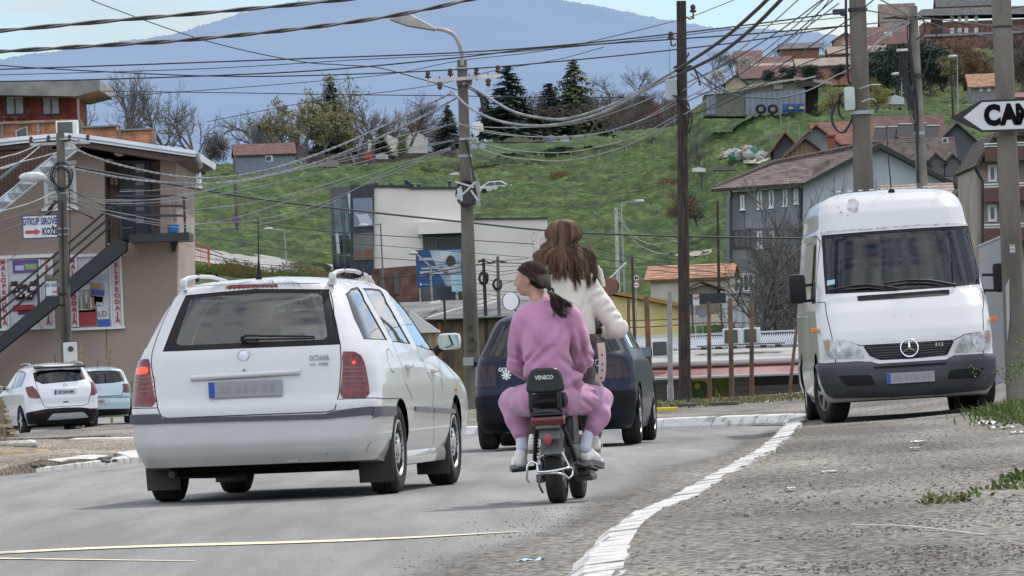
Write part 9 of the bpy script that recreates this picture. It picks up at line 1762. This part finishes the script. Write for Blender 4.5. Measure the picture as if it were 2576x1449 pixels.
bu=MB();rg=random.Random(77);c=W(2632,960,66);P=[Vector((rg.gauss(0,.18),rg.gauss(0,.4),abs(rg.gauss(.25,.15))))for _ in range(60)];leaves(bu,P,1600,.016,.05,rg);o=bu.build('shrub',mat('bush_leaves',(.05,.09,.02),.7,col2=(.12,.18,.05),vscale=6));o.location=(c.x,66,.35);tag(o,'small bright green bush at the foot of the rightmost pole','shrub')
rg=random.Random(88);mb=MB()
for _ in range(7000):
 v=1055+420*rg.random()**.8;q=gp(rg.uniform(1500,2680),v,.08);kx=kx_at(min(q.y,84))
 if q.x<kx+.25 or q.y>120 or q.y<22:continue
 z=float(gz(np.array(q.x),np.array(q.y)));r_=rg.uniform(.0012,.0042)*(2.4 if rg.random()<.03 else 1);mb.box((q.x,q.y,z+r_*.4),(r_*2*rg.uniform(.7,1.5),r_*2,r_*1.3),1 if rg.random()<.12 else 0,Matrix.Rotation(rg.uniform(0,3),3,'Z'))
for _ in range(1500):
 t=rg.random();i=int(t*(len(KS)-24));p=KS[i];o_=abs(rg.gauss(0,.35));
 if p.y<22:continue
 r_=rg.uniform(.0012,.004);mb.box((p.x-.06-o_,p.y+rg.uniform(-.5,.5),r_*.4+float(rz(p.x,p.y))),(r_*2,r_*2,r_*1.3),0,Matrix.Rotation(rg.uniform(0,3),3,'Z'))
tag(mb.build('gravel',[flat((.15,.14,.125),.95),flat((.5,.49,.47),.9)]),kind='stuff')
def litter(name,label,u,v,w,h,m,z=.13,d=.12,cat='litter',seed=1):
 q=gp(u,v,z);rg=random.Random(seed);zz=float(gz(np.array(q.x),np.array(q.y)))if z>.02 else 0;mb=MB();n=7;vs=[]
 for i in range(n):
  for j in range(3):vs.append((w*(i/(n-1)-.5)+rg.gauss(0,w*.03),d*(j-1)+rg.gauss(0,.02),.008+h*abs(math.sin(i*1.9+j*2.3+seed))*rg.uniform(.3,1)))
 mb.add(vs,[(i*3+j,(i+1)*3+j,(i+1)*3+j+1,i*3+j+1)for i in range(n-1)for j in range(2)]);o=mb.build(name,m);o.location=(q.x,q.y,zz);return tag(o,label,cat)
PM=flat((.6,.6,.58),.8);litter('face_mask','crumpled pale blue face mask on the road edge at the bottom',1333,1418,.115,.02,flat((.40,.58,.70),.7),0,.05,'mask',3)
for k,(u,v,w_,h_)in enumerate(((2085,1176,.11,.006),(2482,1075,.16,.05),(2520,1082,.2,.02),(2560,1095,.12,.02),(2312,1110,.14,.015),(2300,1125,.06,.01),(1990,1215,.05,.01))):litter('paper_scrap',('flat white scrap in the gravel below the van, left','crumpled white paper near the right pole, largest','flat white paper strip right of the crumpled one','small pale scrap at the right edge by the grass','pale scrap between the van and the weeds, upper','tiny pale scrap between the van and the weeds, lower','tiny white scrap on the gravel near the kerb')[k],u,v,w_,h_,PM,seed=k+5)
m=MB();q0,q1,q2=gp(2140,1303,.14),gp(2290,1311,.14),gp(2478,1335,.14);P=[Vector((q.x,q.y,float(gz(np.array(q.x),np.array(q.y)))+.012))for q in(q0,q1,q2)];m.tube(crm(P,6),[.004]*13,5);o=m.build('cord',flat((.5,.48,.42),.8));tag(o,'thin pale cord lying across the gravel at lower right','cord')
m=MB();q=gp(1660,1037,-.03);m.box((0,0,.04),(.5,.5,.07),0,Matrix.Rotation(.25,3,'Z'),bev=.02);o=m.build('yellow_block',flat((.55,.42,.02),.6));o.location=q;tag(o,'yellow painted block lying by the far kerb','block')
m=MB();rg=random.Random(6)
for k in range(7):m.box((rg.gauss(0,.35),rg.gauss(0,.5),.04),(.4,.2,.06),0,Matrix.Rotation(rg.uniform(0,3),3,'Z'),bev=.02)
p=W(1815,1022,112);o=m.build('rubble',flat((.10,.07,.06),.9));o.location=(p.x,112,float(gz(np.array(p.x),np.array(112.))));tag(o,'small pile of dark broken rubble in front of the posts','rubble')
T=Th('timber_stack','leaning stack of weathered timber slats at the left edge of the island','timber',tuple(gp(-5,1112,.05)),0);T.o.location.z=0;T.M=Matrix.Translation(T.o.location);T.I=T.M.inverted();Yt=T.o.location.y;a=PT(T,Yt)
for k in range(8):u=4+k*4.6;v=1012+k*12;m=MB();m.tube([a(-40,v-4,.2*k%.5),a(u+6,v,0)],px(6,Yt),4);m.build('slat',flat(random.choice([(.30,.23,.14),(.24,.19,.12),(.34,.27,.17)]),.9,var=.3),T)
m=MB();m.tube([a(-5,1120),a(8,1010)],px(5,Yt),4);m.tube([a(14,1112),a(2,1000)],px(5,Yt),4);m.build('slat',flat((.2,.16,.11),.9),T)
for k,(u,v,w_,h_,c_)in enumerate(((52,1104,.45,.10,(.42,.38,.32)),(103,1112,.32,.015,(.6,.6,.58)),(20,1130,.55,.07,(.30,.20,.09)),(75,1110,.12,.06,(.10,.11,.12)),(216,1120,.14,.05,(.2,.18,.16)),(100,1165,.10,.04,(.08,.07,.06)),(275,1152,.12,.03,(.07,.06,.055)),(262,1143,.12,.03,(.09,.08,.07)),(60,1102,.25,.09,(.5,.47,.42)))):
 q=gp(u,v,.1);rg=random.Random(k);m=MB()
 for j in range(5):m.ball((rg.gauss(0,w_*.3),rg.gauss(0,.3),h_*.3),(w_*.28,.12,h_*.6),7,5)
 o=m.build('debris',flat(c_,.95,var=.3));o.location=(q.x,q.y,.09+float(rz(q.x,q.y)));tag(o,('pale broken slabs beside the timber stack','flat white scrap on the dirt island','rusty soil heap at the left edge of the island','dark stone on the dirt island near the slabs','grey stone on the middle of the dirt island','dark clod near the left kerb','dark lump near the estate car on the island','second dark lump on the island edge','pale rubble piece next to the slabs')[k],'rubble')
# camera, world, sun, colour
cam=bpy.data.cameras.new('camera');co=bpy.data.objects.new('camera',cam);C.objects.link(co)
cam.sensor_width=36;cam.lens=F/2576*36;cam.clip_start=.5;cam.clip_end=30000
co.matrix_world=Matrix.Translation(EYEP)@Matrix.Rotation(pi/2+math.atan(B0/F),4,'X')@Matrix.Rotation(-ROLL,4,'Z')
sc=bpy.context.scene;sc.camera=co
sc.view_settings.view_transform='Standard';sc.view_settings.look='None';sc.view_settings.exposure=0;sc.view_settings.gamma=1
SUN_EL,SUN_AZ=R(50),R(32)
w=bpy.data.worlds.new('World');sc.world=w;w.use_nodes=True
N=w.node_tree.nodes;L=w.node_tree.links;bg=N['Background'];bg.inputs[1].default_value=0.16
sky=N.new('ShaderNodeTexSky');sky.sky_type='NISHITA';sky.sun_disc=False;sky.sun_elevation=SUN_EL;sky.sun_rotation=SUN_AZ;sky.air_density=1.0;sky.dust_density=.6;sky.ozone_density=1.5;sky.altitude=300
tc=N.new('ShaderNodeTexCoord');mp=N.new('ShaderNodeMapping');mp.inputs['Scale'].default_value=(1,1,4.5)
n1=N.new('ShaderNodeTexNoise');n1.inputs['Scale'].default_value=5.2;n1.inputs['Detail'].default_value=9;n1.inputs['Roughness'].default_value=.52
cr=N.new('ShaderNodeValToRGB');cr.color_ramp.elements[0].position=.40;cr.color_ramp.elements[1].position=.55
n2=N.new('ShaderNodeTexNoise');n2.inputs['Scale'].default_value=9;n2.inputs['Detail'].default_value=6
c2=N.new('ShaderNodeValToRGB');c2.color_ramp.elements[0].color=(5.2,5.4,5.7,1);c2.color_ramp.elements[1].color=(7.6,7.5,7.2,1);c2.color_ramp.elements[0].position=.35;c2.color_ramp.elements[1].position=.65
mx=N.new('ShaderNodeMixRGB')
L.new(tc.outputs['Generated'],mp.inputs[0]);L.new(mp.outputs[0],n1.inputs['Vector']);L.new(mp.outputs[0],n2.inputs['Vector'])
n3=N.new('ShaderNodeTexNoise');n3.inputs['Scale'].default_value=24;n3.inputs['Detail'].default_value=7;L.new(mp.outputs[0],n3.inputs['Vector']);av=N.new('ShaderNodeMixRGB');av.inputs[0].default_value=.42;L.new(n1.outputs['Fac'],av.inputs[1]);L.new(n3.outputs['Fac'],av.inputs[2]);L.new(av.outputs[0],cr.inputs[0]);L.new(n2.outputs['Fac'],c2.inputs[0])
L.new(cr.outputs[0],mx.inputs[0]);tn=N.new('ShaderNodeMixRGB');tn.blend_type='MULTIPLY';tn.inputs[0].default_value=1;tn.inputs[2].default_value=(.70,.85,1.04,1);L.new(sky.outputs[0],tn.inputs[1]);L.new(tn.outputs[0],mx.inputs[1]);L.new(c2.outputs[0],mx.inputs[2]);sx=N.new('ShaderNodeSeparateXYZ');L.new(tc.outputs['Generated'],sx.inputs[0]);mr=N.new('ShaderNodeMapRange');mr.inputs[1].default_value=-1;mr.inputs[3].default_value=2.0;mr.inputs[4].default_value=.78;L.new(sx.outputs[1],mr.inputs[0]);vm=N.new('ShaderNodeVectorMath');vm.operation='SCALE';L.new(mx.outputs[0],vm.inputs[0]);  # sky scaled up behind the camera, added fill for walls facing it
z1=N.new('ShaderNodeMapRange');z1.inputs[1].default_value=.0;z1.inputs[2].default_value=.22;z1.inputs[3].default_value=.28;L.new(sx.outputs[2],z1.inputs[0])  # low sky behind the camera darkened, standing in for an unseen town
y1=N.new('ShaderNodeMapRange');y1.inputs[1].default_value=-.25;y1.inputs[2].default_value=.15;L.new(sx.outputs[1],y1.inputs[0])
zz=N.new('ShaderNodeMath');zz.operation='MAXIMUM';L.new(z1.outputs[0],zz.inputs[0]);L.new(y1.outputs[0],zz.inputs[1]);zm=N.new('ShaderNodeMath');zm.operation='MULTIPLY';L.new(zz.outputs[0],zm.inputs[0]);L.new(mr.outputs[0],zm.inputs[1]);L.new(zm.outputs[0],vm.inputs[3]);L.new(vm.outputs[0],bg.inputs[0])
sl=bpy.data.lights.new('sun','SUN');so=bpy.data.objects.new('sun',sl);C.objects.link(so);sl.energy=3.4;sl.angle=R(2.);sl.color=(1,.95,.88)
d=Vector((math.sin(SUN_AZ)*math.cos(SUN_EL),math.cos(SUN_AZ)*math.cos(SUN_EL),math.sin(SUN_EL)))
so.rotation_euler=d.to_track_quat('Z','Y').to_euler()
sc.cycles.max_bounces=6;sc.cycles.transparent_max_bounces=16;sc.cycles.use_denoising=True
sc.cycles.sample_clamp_indirect=6
